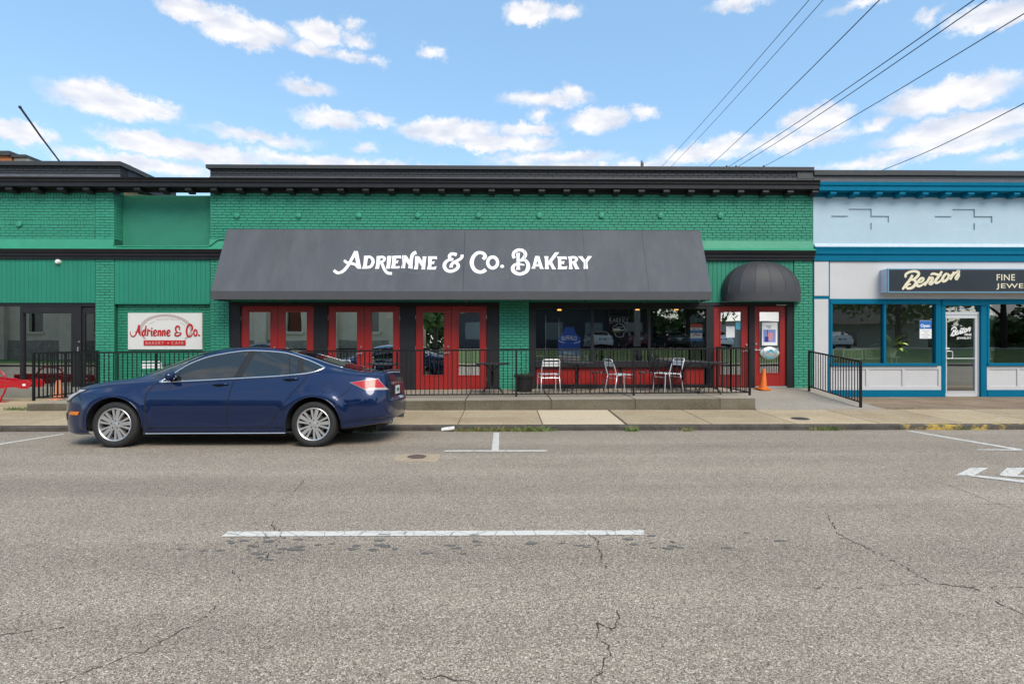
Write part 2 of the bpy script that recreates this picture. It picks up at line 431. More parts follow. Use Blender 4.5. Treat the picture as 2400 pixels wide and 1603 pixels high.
M_ASPH = speckle('asphalt', (0.055, 0.044, 0.034), (0.285, 0.231, 0.172), (0.82, 0.71, 0.57), 190, (0.86, 1.13), 0.5, 0.85, (0.26, 0.78), 0.55, mid2=(0.42, 0.355, 0.28), stain=(0.72, 0.72, 0.72), stain_amt=0.45, wear=0.11)
M_WALK = speckle('pavement_concrete', (0.24, 0.185, 0.115), (0.43, 0.34, 0.22), (0.60, 0.50, 0.35), 150, (0.85, 1.12), 0.12, 0.9, (0.2, 0.85), 0.8, (0.62, 0.55, 0.47), 0.55)
M_WALKL = speckle('new_pavement_concrete', (0.42, 0.335, 0.225), (0.51, 0.42, 0.29), (0.58, 0.49, 0.36), 170, (0.93, 1.07), 0.06, 0.9, (0.2, 0.85), 0.8)
M_WALKB = speckle('rusty_pavement', (0.15, 0.10, 0.06), (0.27, 0.20, 0.135), (0.40, 0.33, 0.25), 120, (0.75, 1.15), 0.12, 0.9, (0.2, 0.85), 0.9, (0.55, 0.42, 0.30), 0.7)
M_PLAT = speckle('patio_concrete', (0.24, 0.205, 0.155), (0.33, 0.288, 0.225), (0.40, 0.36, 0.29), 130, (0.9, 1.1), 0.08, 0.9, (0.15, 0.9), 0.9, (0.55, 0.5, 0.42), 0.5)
M_RAMP = speckle('ramp_concrete', (0.27, 0.24, 0.195), (0.34, 0.305, 0.255), (0.40, 0.365, 0.31), 130, (0.93, 1.07), 0.05, 0.9, (0.15, 0.9), 0.7, (0.7, 0.65, 0.58), 0.4)
M_KERB = mat('stained_kerb', (0.075, 0.065, 0.055), 0.9, var=0.45, vscale=7, bump=0.5, bscale=40, dirt=0.7, dirt_col=(0.02, 0.018, 0.016), dscale=3)
M_GROUND = mat('earth', (0.12, 0.10, 0.07), 0.95, var=0.2)

g = MB(); g.quad((-700, -700, -0.32), (700, -700, -0.32), (700, 700, -0.32), (-700, 700, -0.32))
g.build('ground', M_GROUND, kind='structure')

rd = MB()
ys = [-6.5, -5.6, -4.7, -3.8, -3, 0, 3, 6.2] + list(np.linspace(6.6, YK + 0.01, 12))
for i in range(len(ys) - 1):
    a, b_ = ys[i], ys[i+1]
    rd.quad((-160, a, road_z(a)), (160, a, road_z(a)), (160, b_, road_z(b_)), (-160, b_, road_z(b_)))
road = rd.build('road', M_ASPH, kind='structure', smooth=True)
road.location.z -= 0.0

# ---- painted markings, cracks and tar on the road
M_PAINT = bpy.data.materials.new('worn_road_paint'); M_PAINT.use_nodes = True
def _paint():
    nt = M_PAINT.node_tree; N = nt.nodes; L = nt.links; b = N['Principled BSDF']; b.inputs['Roughness'].default_value = 0.7
    g = N.new('ShaderNodeNewGeometry')
    n = N.new('ShaderNodeTexNoise'); n.inputs['Scale'].default_value = 30; n.inputs['Detail'].default_value = 8; n.inputs['Roughness'].default_value = 0.75; L.new(g.outputs['Position'], n.inputs['Vector'])
    v = N.new('ShaderNodeTexVoronoi'); v.feature = 'DISTANCE_TO_EDGE'; v.inputs['Scale'].default_value = 8.0; L.new(g.outputs['Position'], v.inputs['Vector'])
    r = N.new('ShaderNodeMapRange'); L.new(n.outputs['Fac'], r.inputs[0]); r.inputs[1].default_value = 0.57; r.inputs[2].default_value = 0.68
    r2 = N.new('ShaderNodeMapRange'); L.new(v.outputs['Distance'], r2.inputs[0]); r2.inputs[1].default_value = 0.034; r2.inputs[2].default_value = 0.0
    mx = N.new('ShaderNodeMath'); mx.operation = 'MAXIMUM'; L.new(r.outputs[0], mx.inputs[0]); L.new(r2.outputs[0], mx.inputs[1])
    c = N.new('ShaderNodeMix'); c.data_type = 'RGBA'; L.new(mx.outputs[0], c.inputs[0]); c.inputs[6].default_value = (0.66, 0.63, 0.565, 1); c.inputs[7].default_value = (0.2, 0.19, 0.17, 1)
    L.new(c.outputs[2], b.inputs['Base Color'])
_paint()
def marking(name, poly, m=M_PAINT, lift=0.004, parent=road):
    b = MB()
    if len(poly) == 4:          # follow the camber of the road
        n = 14; q = [np.array(p, float) for p in poly]
        for j in range(n):
            for i in range(4):
                f = lambda a, c: road_pt(*((q[0]*(1-a)+q[1]*a)*(1-c)+(q[3]*(1-a)+q[2]*a)*c), lift)
                b.quad(f(i/4, j/n), f((i+1)/4, j/n), f((i+1)/4, (j+1)/n), f(i/4, (j+1)/n))
    else:
        P = [road_pt(x, y, lift) for x, y in poly]; b.add(P, [tuple(range(len(P)))])
    return b.build(name, m, parent)
marking('painted_line', [(518,1258),(535,1246),(1509,1243),(1510,1254)])
marking('painted_line', [(1152,1057),(1157,1014),(1170,1014),(1169,1057)])
marking('painted_line', [(1042,1059),(1042,1056),(1283,1055.6),(1283,1058.8)], lift=0.006)
marking('painted_line', [(-60,1052.5),(-60,1049),(148,1016.6),(150,1018)])
marking('painted_line', [(2122,1010),(2138,1010),(2397,1053.5),(2378,1054)])
marking('painted_line', [(2290,1055.5),(2292,1053.6),(2398,1053.6),(2394,1056.4)], lift=0.006)
marking('painted_arrow', [(2239,1114),(2275,1096.5),(2317,1096.5),(2282,1115)])
marking('painted_arrow', [(2270,1116.4),(2290,1114.6),(2520,1138),(2520,1147)], lift=0.006)
marking('painted_letter', [(2342,1113),(2360,1096.6),(2500,1096.6),(2500,1104),(2398,1104),(2384,1114.5)])
marking('painted_letter', [(2342,1113.5),(2500,1117),(2500,1125),(2352,1116.5)], lift=0.006)

M_CRACK = mat('crack_shadow', (0.05, 0.044, 0.038), 0.95)
M_TAR = mat('tar_sealer', (0.14, 0.13, 0.115), 0.6, var=0.2, vscale=20)
def crack(pts, w=0.012, seed=1, lift=0.003, breaks=0.12):
    w *= .6
    rg = random.Random(seed); P = [road_pt(x, y, lift) for x, y in pts]; Q = []
    for a, b_ in zip(P[:-1], P[1:]):
        n = max(2, int((b_ - a).length / 0.028))
        for i in range(n): Q.append(a.lerp(b_, i / n) + Vector((rg.gauss(0, .009), rg.gauss(0, .009), 0)))
    Q.append(P[-1]); b = MB(); k = len(Q); wob = 0
    for i in range(k - 1):
        if rg.random() < breaks: continue
        t = (Q[i+1] - Q[i]); t.z = 0; t.normalize(); nrm = Vector((-t.y, t.x, 0))
        w0 = w * rg.uniform(.1, 1.3) / 2; w1 = w * rg.uniform(.1, 1.3) / 2
        b.quad(Q[i] - nrm*w0, Q[i+1] - nrm*w1, Q[i+1] + nrm*w1, Q[i] + nrm*w0)
    return b.build('crack', M_CRACK, road)
crack([(717,1122),(690,1152),(660,1175),(641,1188)], .012, 1, breaks=.2)
crack([(636,1222),(640,1232),(648,1240),(662,1250),(652,1275),(635,1300),(612,1318)], .014, 2, lift=.0075)
crack([(1380,1252),(1400,1270),(1408,1300),(1420,1335)], .012, 3, lift=.0075)
crack([(1448,1430),(1443,1475),(1402,1462),(1404,1495),(1428,1520),(1418,1550),(1405,1580),(1375,1610)], .013, 4, breaks=.05)
crack([(512,1416),(470,1450),(440,1470),(380,1502),(330,1530),(240,1560),(140,1600)], .012, 5, breaks=.15)
crack([(0,1487),(60,1482),(130,1474),(150,1472)], .010, 6, breaks=.2)
crack([(1935,1200),(1965,1250),(2010,1275),(2080,1305),(2130,1335),(2190,1368),(2290,1380),(2340,1415),(2400,1440)], .012, 7, breaks=.15)
crack([(2190,1368),(2120,1370),(2050,1378),(1900,1376),(1830,1374)], .010, 8, breaks=.35)
crack([(2190,1368),(2300,1376),(2400,1377)], .010, 9, breaks=.3)
crack([(1970,1070),(2060,1088),(2130,1105),(2200,1130),(2260,1150),(2330,1180),(2400,1198)], .011, 10, breaks=.25)
crack([(1260,1081),(1500,1081),(1800,1080),(2000,1079),(2200,1078),(2400,1077)], .009, 11, breaks=.45)
crack([(1880,1190),(1960,1186),(2100,1184),(2300,1182),(2400,1180)], .009, 12, breaks=.4)
crack([(990,1592),(1030,1585),(1060,1592),(1110,1600)], .010, 13)
crack([(540,1330),(560,1360),(580,1375)], .010, 14, breaks=.3)
rg = random.Random(5); tb = MB()
for i in range(80):
    px = rg.choice([rg.gauss(620, 70), rg.gauss(1000, 160), rg.gauss(1480, 150), rg.uniform(420, 2000)]); py = 1283 - (px - 500) * 0.0105 + rg.gauss(0, 13)
    c = road_pt(px, py, 0.0025); w = rg.uniform(.012, .055); d = w * rg.uniform(.35, .8); n = 9
    tb.add([c + Vector((math.cos(2*math.pi*j/n) * w * rg.uniform(.6, 1.1), math.sin(2*math.pi*j/n) * d * rg.uniform(.6, 1.1), i * 1e-5)) for j in range(n)], [tuple(range(n))])
tb.build('tar_spot', M_TAR, road, kind='stuff')

# worn concrete patch round a valve cover in the road
M_PATCH = mat('patch_concrete', (0.40, 0.315, 0.215), 0.9, var=0.15, vscale=9, bump=0.2)
M_RUST = mat('rusty_iron', (0.11, 0.075, 0.055), 0.8, var=0.3, vscale=30, bump=0.4)
pt = thing('valve_patch', 'tan concrete patch in the asphalt with a rusty valve cover', 'valve cover', road_pt(970, 1072))
for poly in ([(921,1080),(932,1066),(975,1065),(968,1075),(945,1081)], [(978,1065),(1032,1065),(1030,1074),(1002,1075),(985,1072)], [(950,1081),(972,1076),(1030,1076),(1024,1082)]):
    b = MB(); P = [road_pt(x, y, 0.006) for x, y in poly]; b.add(P + [p - Vector((0, 0, .03)) for p in P], [tuple(range(len(P)))] + [(i, len(P)+i, len(P)+(i+1) % len(P), (i+1) % len(P)) for i in range(len(P))])
    b.build('concrete_piece', M_PATCH, pt)
c = road_pt(977, 1071, 0.0)
MB().lathe([(0.0, .016), (.075, .016), (.085, .012), (.12, .009), (.13, -.01)], c, 20).build('iron_cover', M_RUST, pt, smooth=30)

# ---- kerb
M_YEL = bpy.data.materials.new('flaking_yellow_paint'); M_YEL.use_nodes = True
def _yel():
    nt = M_YEL.node_tree; N = nt.nodes; L = nt.links; b = N['Principled BSDF']; b.inputs['Roughness'].default_value = 0.8
    g = N.new('ShaderNodeNewGeometry'); n = N.new('ShaderNodeTexNoise'); n.inputs['Scale'].default_value = 3.2; n.inputs['Detail'].default_value = 8; n.inputs['Roughness'].default_value = 0.7
    L.new(g.outputs['Position'], n.inputs['Vector'])
    r = N.new('ShaderNodeMapRange'); L.new(n.outputs['Fac'], r.inputs[0]); r.inputs[1].default_value = 0.40; r.inputs[2].default_value = 0.50
    c = N.new('ShaderNodeMix'); c.data_type = 'RGBA'; L.new(r.outputs[0], c.inputs[0]); c.inputs[6].default_value = (0.45, 0.31, 0.055, 1); c.inputs[7].default_value = (0.075, 0.065, 0.055, 1)
    L.new(c.outputs[2], b.inputs['Base Color'])
_yel()
kerb = bpy.data.objects.new('kerb', None); col.objects.link(kerb); kerb['kind'] = 'structure'; kerb.location = (0, YK, -.1)
xy = PX(2108, YK)
x = -30.0; rk = random.Random(3)
while x < 30:
    x2 = min(x + 3.04, 30.0)
    if x < xy < x2: x2 = xy
    b = MB(); b.extrude_x([(YK, -.25), (YK, -.03), (YK + .018, -.0135), (YK + .16, -.0115), (YK + .16, -.25)], x + .003, x2 - .003)
    o = b.build('kerb_stone', M_YEL if x >= xy - .01 else M_KERB, kerb); o.location.y += rk.uniform(-.006, .004); x = x2

# ---- pavement slabs
walk = bpy.data.objects.new('pavement', None); col.objects.link(walk); walk['kind'] = 'structure'; walk.location = (0, YK + .1, 0)
def slab(x0, x1, y0, y1, m, parent=walk, z=walk_z, t=.14, name='slab', g=.006, face=None):
    b = MB(); x0 += g; x1 -= g; y0 += g; y1 -= g
    vs = []
    for dz, ins in ((-t, 0), (-.012, 0), (0, .010)):
        for (xx, yy, sx, sy) in ((x0, y0, 1, 1), (x1, y0, -1, 1), (x1, y1, -1, -1), (x0, y1, 1, -1)):
            vs.append((xx + sx*ins, yy + sy*ins, (z(yy) if z in (walk_z,) else z(xx, yy)) + dz))
    b.add(vs, [(3,2,1,0), (8,9,10,11)] + [(k*4+i, k*4+(i+1) % 4, k*4+4+(i+1) % 4, k*4+4+i) for k in range(2) for i in range(4)])
    if face: b.m = [0, 0] + [1]*8; return b.build(name, [m, face], parent)
    return b.build(name, m, parent)
X0 = PX(1273, YK)
n0 = 17
for i in range(-n0, n0):
    xa, xb = X0 + i * 1.52, X0 + (i+1) * 1.52
    if i == 0: xb -= .03
    slab(xa, xb, YK + .165, YP, M_WALKL if i == 0 else M_WALK)
XPL, XPR = PX(62, YP), PX(1771, YP)         # ends of the raised platform
XRR = 7.92                                  # right edge of the ramp
for i in range(-n0, n0):
    xa, xb = X0 + i * 1.52, X0 + (i+1) * 1.52
    for (lo, hi, m_) in ((-30, XPL, M_WALK), (XRR, 30, M_WALKB)):
        a, b_ = max(xa, lo), min(xb, hi)
        if b_ - a > .08:
            slab(a, b_, YP, YP + 1.3, m_); slab(a, b_, YP + 1.3, YF + .25, m_)
# bed under the joints: dark earth
b = MB(); b.box(-30, 30, YK + .16, YF + .2, -.24, -.06); b.build('joint_bed', mat('joint_earth', (.07, .055, .04), .95, var=.3, vscale=12), walk)

# ---- raised platform with its joints, and the ramp
plat = bpy.data.objects.new('platform', None); col.objects.link(plat); plat['kind'] = 'structure'; plat.location = (0, YP, .02)
js = [PX(p, YP) for p in (1090, 1292, 1489, 1688)]
stp = js[1] - js[0]
cuts = [XPL] + sorted([js[0] - k * stp for k in range(1, 6) if js[0] - k * stp > XPL + .3]) + js + [XPR]
M_FACE = speckle('dark_platform_face', (0.09, 0.078, 0.055), (0.155, 0.136, 0.10), (0.22, 0.195, 0.15), 130, (0.72, 1.2), 0.12, 0.95, (0.15, 0.9), 1.6, (0.5, 0.46, 0.38), 0.7)  # stained concrete for the slab sides, darker than the tops
for a, b_ in zip(cuts[:-1], cuts[1:]):
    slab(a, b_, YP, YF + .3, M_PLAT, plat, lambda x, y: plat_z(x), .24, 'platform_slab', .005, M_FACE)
b = MB(); b.box(XPL + .03, XPR - .03, YP + .03, YF + .25, -.1, .12); b.build('platform_core', mat('joint_earth', (.07, .055, .04)), plat)
ramp_z0 = plat_z(6.0) + .005
rb = MB()
ru = [(XPR + .006, YP - .04, .050), (XRR + .10, YP - .04, .046), (XRR + .02, YF + .2, ramp_z0), (XPR + .006, YF + .2, ramp_z0)]
rb.add(ru + [(p[0], p[1], -.1) for p in ru], [(0,1,2,3), (0,4,5,1), (1,5,6,2), (2,6,7,3), (3,7,4,0)])
rb.build('ramp', M_RAMP, kind='structure')
def ramp_z(Y): return .048 + (ramp_z0 - .048) * (Y - YP) / (YF - YP)

# iron cover in the pavement
c = walk_pt(1875, 981)
cv = thing('access_cover', 'round dark iron cover with slots set in the pavement', 'cover', c)
MB().lathe([(0, .004), (.15, .004), (.155, .001), (.165, .001), (.165, -.02)], c, 28).build('cover_plate', mat('cover_iron', (.07, .07, .075), .6, .3, var=.3, vscale=40), cv)
for i in range(-3, 4):
    w = .13 * math.sqrt(1 - (i/4)**2)
    MB().box(c.x - w, c.x + w, c.y + i*.036 - .006, c.y + i*.036 + .006, c.z + .003, c.z + .009).build('rib', mat('cover_iron', (0, 0, 0)), cv)
# ================================================================= SHOP FRONTS
GREEN = (0.035, 0.27, 0.172)
M_GB = mat('green_painted_brick', GREEN, 0.55, var=0.10, vscale=2.2, bump=0.55, bscale=55, rand=0.06, dirt=0.28, dirt_col=(.03, .17, .10), spec=.35)
M_GBJ = mat('green_painted_joint', (0.009, 0.10, 0.062), 0.7, var=0.15, bump=0.4)
M_GS = mat('green_stucco', (0.022, 0.20, 0.125), 0.75, var=0.10, vscale=2.0, bump=0.9, bscale=38)
M_GW = mat('green_boards', (0.011, 0.20, 0.124), 0.5, var=0.07, vscale=1.6, rand=.035, bump=.15, bscale=30)
M_GT = mat('green_trim', (0.032, 0.27, 0.16), 0.55, var=0.12, vscale=3, bump=.5, bscale=22)
M_BK = mat('black_trim', (0.016, 0.016, 0.019), 0.55, spec=.3, var=0.25, vscale=4, bump=.2, bscale=40)
M_BKB = mat('charcoal_painted_brick', (0.030, 0.032, 0.039), 0.6, var=0.15, bump=.6, bscale=50, rand=.08)
M_BKJ = mat('charcoal_joint', (0.012, 0.012, 0.014), 0.8)
M_COP = mat('dark_metal_coping', (0.055, 0.055, 0.056), 0.5, 0.2, var=.15, vscale=2)
M_FLASH = mat('tarry_flashing', (0.075, 0.080, 0.090), 0.55, var=.25, vscale=5, bump=.6, bscale=14)
M_RED = mat('red_door_paint', (0.29, 0.014, 0.012), 0.38, var=.06, vscale=3, bump=.08, bscale=25)
M_LGLASS = glass('left_shop_glass', 0.38, (0.62, 0.62, 0.60), 0.0, 1.5, .02)
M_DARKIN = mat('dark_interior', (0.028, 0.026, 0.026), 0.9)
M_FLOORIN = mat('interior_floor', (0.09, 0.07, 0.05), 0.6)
M_DGLASS = glass('door_glass', 0.66, (0.40, 0.40, 0.38), 0.0, 1.5, .03)
M_WGLASS = glass('shop_glass', 0.12, (0.94, 0.95, 0.94), 0.0, 1.5, .02)
M_STEEL = mat('brushed_steel', (0.72, 0.72, 0.73), 0.3, 1.0)
M_GALV = mat('aluminium', (0.62, 0.64, 0.66), 0.38, 0.85, var=.08)
M_TBR = mat('yellow_side_brick', (0.42, 0.30, 0.15), 0.85, var=.25, vscale=9, bump=.6, bscale=30)

BL, BH, BJ = 0.222, 0.0698, 0.0118          # brick module with its joint
def brick_mesh(name, w, h, d, m):
    e = .0035; b = MB()
    b.add([(-w/2, d, -h/2), (w/2, d, -h/2), (w/2, d, h/2), (-w/2, d, h/2),
           (-w/2, e, -h/2), (w/2, e, -h/2), (w/2, e, h/2), (-w/2, e, h/2),
           (-w/2+e, 0, -h/2+e), (w/2-e, 0, -h/2+e), (w/2-e, 0, h/2-e), (-w/2+e, 0, h/2-e)],
          [(8, 9, 10, 11)] + [(4+i, 4+(i+1) % 4, 8+(i+1) % 4, 8+i) for i in range(4)] + [(i, (i+1) % 4, 4+(i+1) % 4, 4+i) for i in range(4)])
    return b.mesh(name, m)
class Bricks:
    """collects the bricks of one building; the first 300 become parts, the rest one joined part"""
    def __init__(s, parent, seed=1): s.p = parent; s.L = []; s.rg = random.Random(seed); s.me = {}
    def field(s, x0, x1, z0, z1, Y, m, course=BH, length=BL, upright=False, first=False, shift=0, rough=1.0):
        n = max(1, int(round((z1 - z0) / course))); ch = (z1 - z0) / n
        for r_ in range(n):
            zc = z0 + (r_ + .5) * ch; x = x0 - (length / 2 if (r_ + shift) % 2 else 0) - (s.rg.uniform(0, .07) if x1 - x0 > 2 else 0)
            while x < x1 - .012:
                a, b_ = max(x, x0), min(x + length, x1)
                if b_ - a > .03: s.L.append((first, (a + b_) / 2, zc, b_ - a - BJ, ch - BJ, Y, m, rough))
                x += length
    def make(s, keep=300):
        s.L.sort(key=lambda t: not t[0]); rest = {}
        for i, (f, xc, zc, w, h, Y, m, ro) in enumerate(s.L):
            dy = s.rg.uniform(-.0025, .0035) * ro; rx = s.rg.gauss(0, .004); ry = s.rg.gauss(0, .005)
            ww = w * s.rg.uniform(.965, 1.01); hh = h * s.rg.uniform(.93, 1.03)
            if i < keep:
                key = m.name
                if key not in s.me: s.me[key] = brick_mesh('brick', 1.0, 1.0, 1.0, m) if False else brick_mesh('brick', .2125, .0603, .014, m)
                inst('brick', s.me[key], (xc, Y + dy, zc), s.p, (rx, ry, 0), (ww / .2125, 1, hh / .0603))
            else:
                b = rest.setdefault(m.name, (MB(), m))[0]; e = .0035; c, sn = math.cos(ry), math.sin(ry)
                pts = []
                for (d, k) in ((.014, 0), (e, 0), (0, e)):
                    for (sx, sz) in ((-1, -1), (1, -1), (1, 1), (-1, 1)):
                        px_, pz_ = sx * (ww/2 - k), sz * (hh/2 - k)
                        pts.append((xc + px_*c - pz_*sn, Y + dy + d + (rx*pz_ if d < .01 else 0), zc + px_*sn + pz_*c))
                b.add(pts, [(8, 9, 10, 11)] + [(4+j, 4+(j+1) % 4, 8+(j+1) % 4, 8+j) for j in range(4)] + [(j, (j+1) % 4, 4+(j+1) % 4, 4+j) for j in range(4)])
        for k, (b, m) in rest.items(): b.build('brickwork', m, s.p, kind='stuff')

def boards(parent, x0, x1, z0, z1, Y, m, w=0.111, d=.02, gap=.0055):
    n = max(1, int(round((x1 - x0) / w))); ww = (x1 - x0) / n
    me = MB().bbox(-ww/2 + gap/2, ww/2 - gap/2, 0, d, 0, z1 - z0, .004).mesh('board', m)
    for i in range(n): inst('board', me, (x0 + (i + .5) * ww, Y + random.uniform(-.001, .001), z0), parent)
    MB().box(x0, x1, Y + d * .55, Y + d + .01, z0, z1).build('board_backing', M_GBJ if m is M_GW else m, parent)

# heights on the front (read at mid picture)
Zf = lambda py, Y=YF: CAMZ + (CY - py) / F * Y
Z_SILL = .25
Z_SC0, Z_SC1 = Zf(608, YF - .12), Zf(586, YF - .15)      # black string course
Z_LEDGE = Zf(563)
Z_FR0 = Zf(455)                                           # underside of the frieze
YC = YF - .29
Z_SOF, Z_FAS, Z_CR = Zf(440.5, YC), Zf(431, YC), Zf(420.5, YC)
Z_TOP = 5.90
XA = PX(492, YF); XB = PX(1905.5, YF)                     # bakery
XL1 = PX(268, YF)                                         # right edge of the left shop's brick
def cornice(parent, x0, x1, m, zs=(Z_SOF, Z_FAS, Z_CR), bm=None, crown=M_BK):
    MB().extrude_x([(YC, zs[0]), (YC, zs[1]), (YF + .02, zs[1]), (YF + .02, zs[0])], x0, x1).build('cornice_fascia', m, parent)
    MB().extrude_x([(YC - .004, zs[1] - .002), (YC - .03, zs[1] + .012), (YC - .035, zs[1] + .03), (YC - .012, zs[1] + .055), (YC - .05, zs[2] - .012), (YC - .055, zs[2]), (YF - .02, zs[2] + .05), (YF - .02, zs[1] - .002)], x0, x1).build('cornice_crown', crown, parent)
    MB().extrude_x([(YF - .035, Z_FR0), (YF - .035, zs[0]), (YF + .01, zs[0]), (YF + .01, Z_FR0)], x0, x1).build('frieze', m, parent)
def brackets(parent, xs, m, z=Z_SOF):
    w = .155
    pr = [(YC + .04, z), (YC + .025, z - .075), (YC + .05, z - .10), (YC + .14, z - .105), (YC + .20, z - .13), (YF - .032, z - .135), (YF - .032, z)]
    me = MB().extrude_x(pr, -w/2, w/2).mesh('bracket', m)
    for x in xs: inst('bracket', me, (x, 0, 0), parent)
def string_course(parent, x0, x1, m=M_BK):
    a, b_ = Z_SC0, Z_SC1; h = b_ - a
    MB().extrude_x([(YF - .05, a), (YF - .055, a + h*.28), (YF - .085, a + h*.33), (YF - .09, a + h*.58), (YF - .12, a + h*.66), (YF - .15, a + h*.92), (YF - .155, b_), (YF + .02, b_), (YF + .02, a)], x0, x1).build('string_course', m, parent)
def ledge(parent, x0, x1, m=M_GT, zt=None):
    zt = zt or Z_LEDGE
    MB().extrude_x([(YF - .165, Z_SC1 + .002), (YF - .165, Z_SC1 + .012), (YF - .05, Z_SC1 + .075), (YF - .012, zt), (YF + .02, zt), (YF + .02, Z_SC1 + .002)], x0, x1).build('sloped_ledge', m, parent)

XC0 = PX(501.7, YC + .06); BSP = 0.632
def bracket_xs(x0, x1): return [XC0 + k * BSP for k in range(-30, 50) if x0 + .08 < XC0 + k * BSP < x1 - .08]

# ----------------------------------------------------------------- bakery
bak = thing('bakery_building', 'single storey green painted brick bakery with red doors and black cornice', 'building', ((XA + XB)/2, YF, .2))
W = MB()
W.box(XA, XB, YF + .013, YF + .35, Z_SC0, Z_FR0 + .3)
bak_wall = W.build('wall', M_GBJ, bak)
MB().box(XA, XB, YF + .013, YF + .3, Z_FR0 + .3 + .002, Z_TOP - .02).build('parapet', M_BKJ, bak)
MB().box(XA + .02, XB - .02, YF + .36, YF + 16, 4.9, 5.0).build('roof', mat('roof_felt', (.1, .1, .1), .9), bak)
for x0, x1 in ((XA, XA + .2), (XB - .2, XB)):
    MB().box(x0, x1, YF + .36, YF + 16, -.05, 5.55).build('side_wall', M_TBR, bak)
MB().box(XA, XB, YF + 15.8, YF + 16, -.05, 5.5).build('back_wall', M_TBR, bak)
bk = Bricks(bak, 3)
# below the string course the piers stand on the platform
piers = [(PX(492.5, YF), PX(537, YF)), (PX(1170, YF), PX(1240, YF)), (PX(1861, YF), XB)]
for i, (a, b_) in enumerate(piers):
    zb = plat_z(a) - .02
    MB().box(a, b_, YF + .013, YF + .3, zb, Z_SC0).build('pier', M_GBJ, bak)
    bk.field(a, b_, zb, Z_SC0 if i != 1 else 2.62, YF, M_GB, first=True, length=(b_ - a) / 2 if i != 1 else (b_ - a) / 3.5)
XAW0, XAW1 = PX(534, YF), PX(1641, YF)                  # awning at the wall
bk.field(XAW1 - .1, XB, Z_LEDGE, Zf(539), YF, M_GB)
bk.field(XA, XAW0 + .15, Z_LEDGE, Zf(539), YF, M_GB)
bk.field(XA, XB, Zf(539), Z_FR0, YF, M_GB)
bk.field(XA, XB, Z_CR + .06, Z_TOP - .03, YF, M_BKB)
bk.make(300)
MB().extrude_x([(YF - .07, Z_TOP - .035), (YF - .075, Z_TOP + .055), (YF + .33, Z_TOP + .075), (YF + .33, Z_TOP - .035)], XA - .07, XB - .006).build('coping', M_COP, bak)
MB().extrude_x([(YF - .10, Z_CR + .04), (YF - .03, Z_CR + .085), (YF + .0, Z_CR + .13), (YF + .02, Z_CR + .04)], XA, XB).build('flashing', M_FLASH, bak)
MB().bbox(XB - .42, XB + .02, YF - .02, YF, Z_CR + .12, Z_TOP - .05, .01).build('flashing_patch', M_COP, bak)
cornice(bak, XA, XB, M_BK); brackets(bak, bracket_xs(XA, XB), M_BK)
string_course(bak, XA, XB); ledge(bak, XA, XB)
for px in (555, 700, 841, 979, 1121, 1264, 1410, 1548, 1688):
    c = at(px, 506, YF)
    MB().lathe([(0, -.04), (.062, -.04), (.070, -.034), (.072, 0)], c, 16, axis='y').build('anchor_cap', M_GB, bak, smooth=40)

YS = YF + .07                                            # plane of the doors and windows
zb = .20
# black framing as separate posts and a head rail
ZH0, ZH1 = Zf(717, YS), Zf(709, YS)
def post(x0, x1, z0=zb, z1=None, name='frame_post', m=M_BK, par=bak, y0=None, y1=None):
    return MB().bbox(x0, x1, (YS - .04) if y0 is None else y0, (YS + .10) if y1 is None else y1, z0, ZH0 if z1 is None else z1, .006).build(name, m, par)
segs = [(537, 565), (736, 769), (938, 974), (1141, 1170), (1240, 1256), (1654, 1672.5), (1754, 1768), (1842, 1861)]
for a, b_ in segs: post(PX(a, YS), PX(b_, YS))
for a, b_ in ((537, 1170), (1240, 1861)):
    MB().bbox(PX(a, YS), PX(b_, YS), YS - .045, YS + .10, ZH0 + .001, ZH1, .006).build('frame_head', M_BK, bak)
# green boards between head and string course
for a, b_ in ((537, 1170), (1240, 1861)):
    boards(bak, PX(a, YF) + .002, PX(b_, YF) - .002, ZH1 + .002, Z_SC0 - .001, YF - .005 + .03, M_GW)
# inside of the bakery: floor, back, ceiling, so that the panes have a dark room behind them
xi0, xi1 = PX(537, YF) , PX(1861, YF)
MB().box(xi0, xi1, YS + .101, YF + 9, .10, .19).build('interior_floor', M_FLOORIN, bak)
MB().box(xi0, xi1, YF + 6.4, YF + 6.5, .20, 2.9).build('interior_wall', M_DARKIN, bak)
MB().box(xi0, xi1, YS + .11, YF + 6.5, 2.75, 2.85).build('interior_ceiling', M_DARKIN, bak)

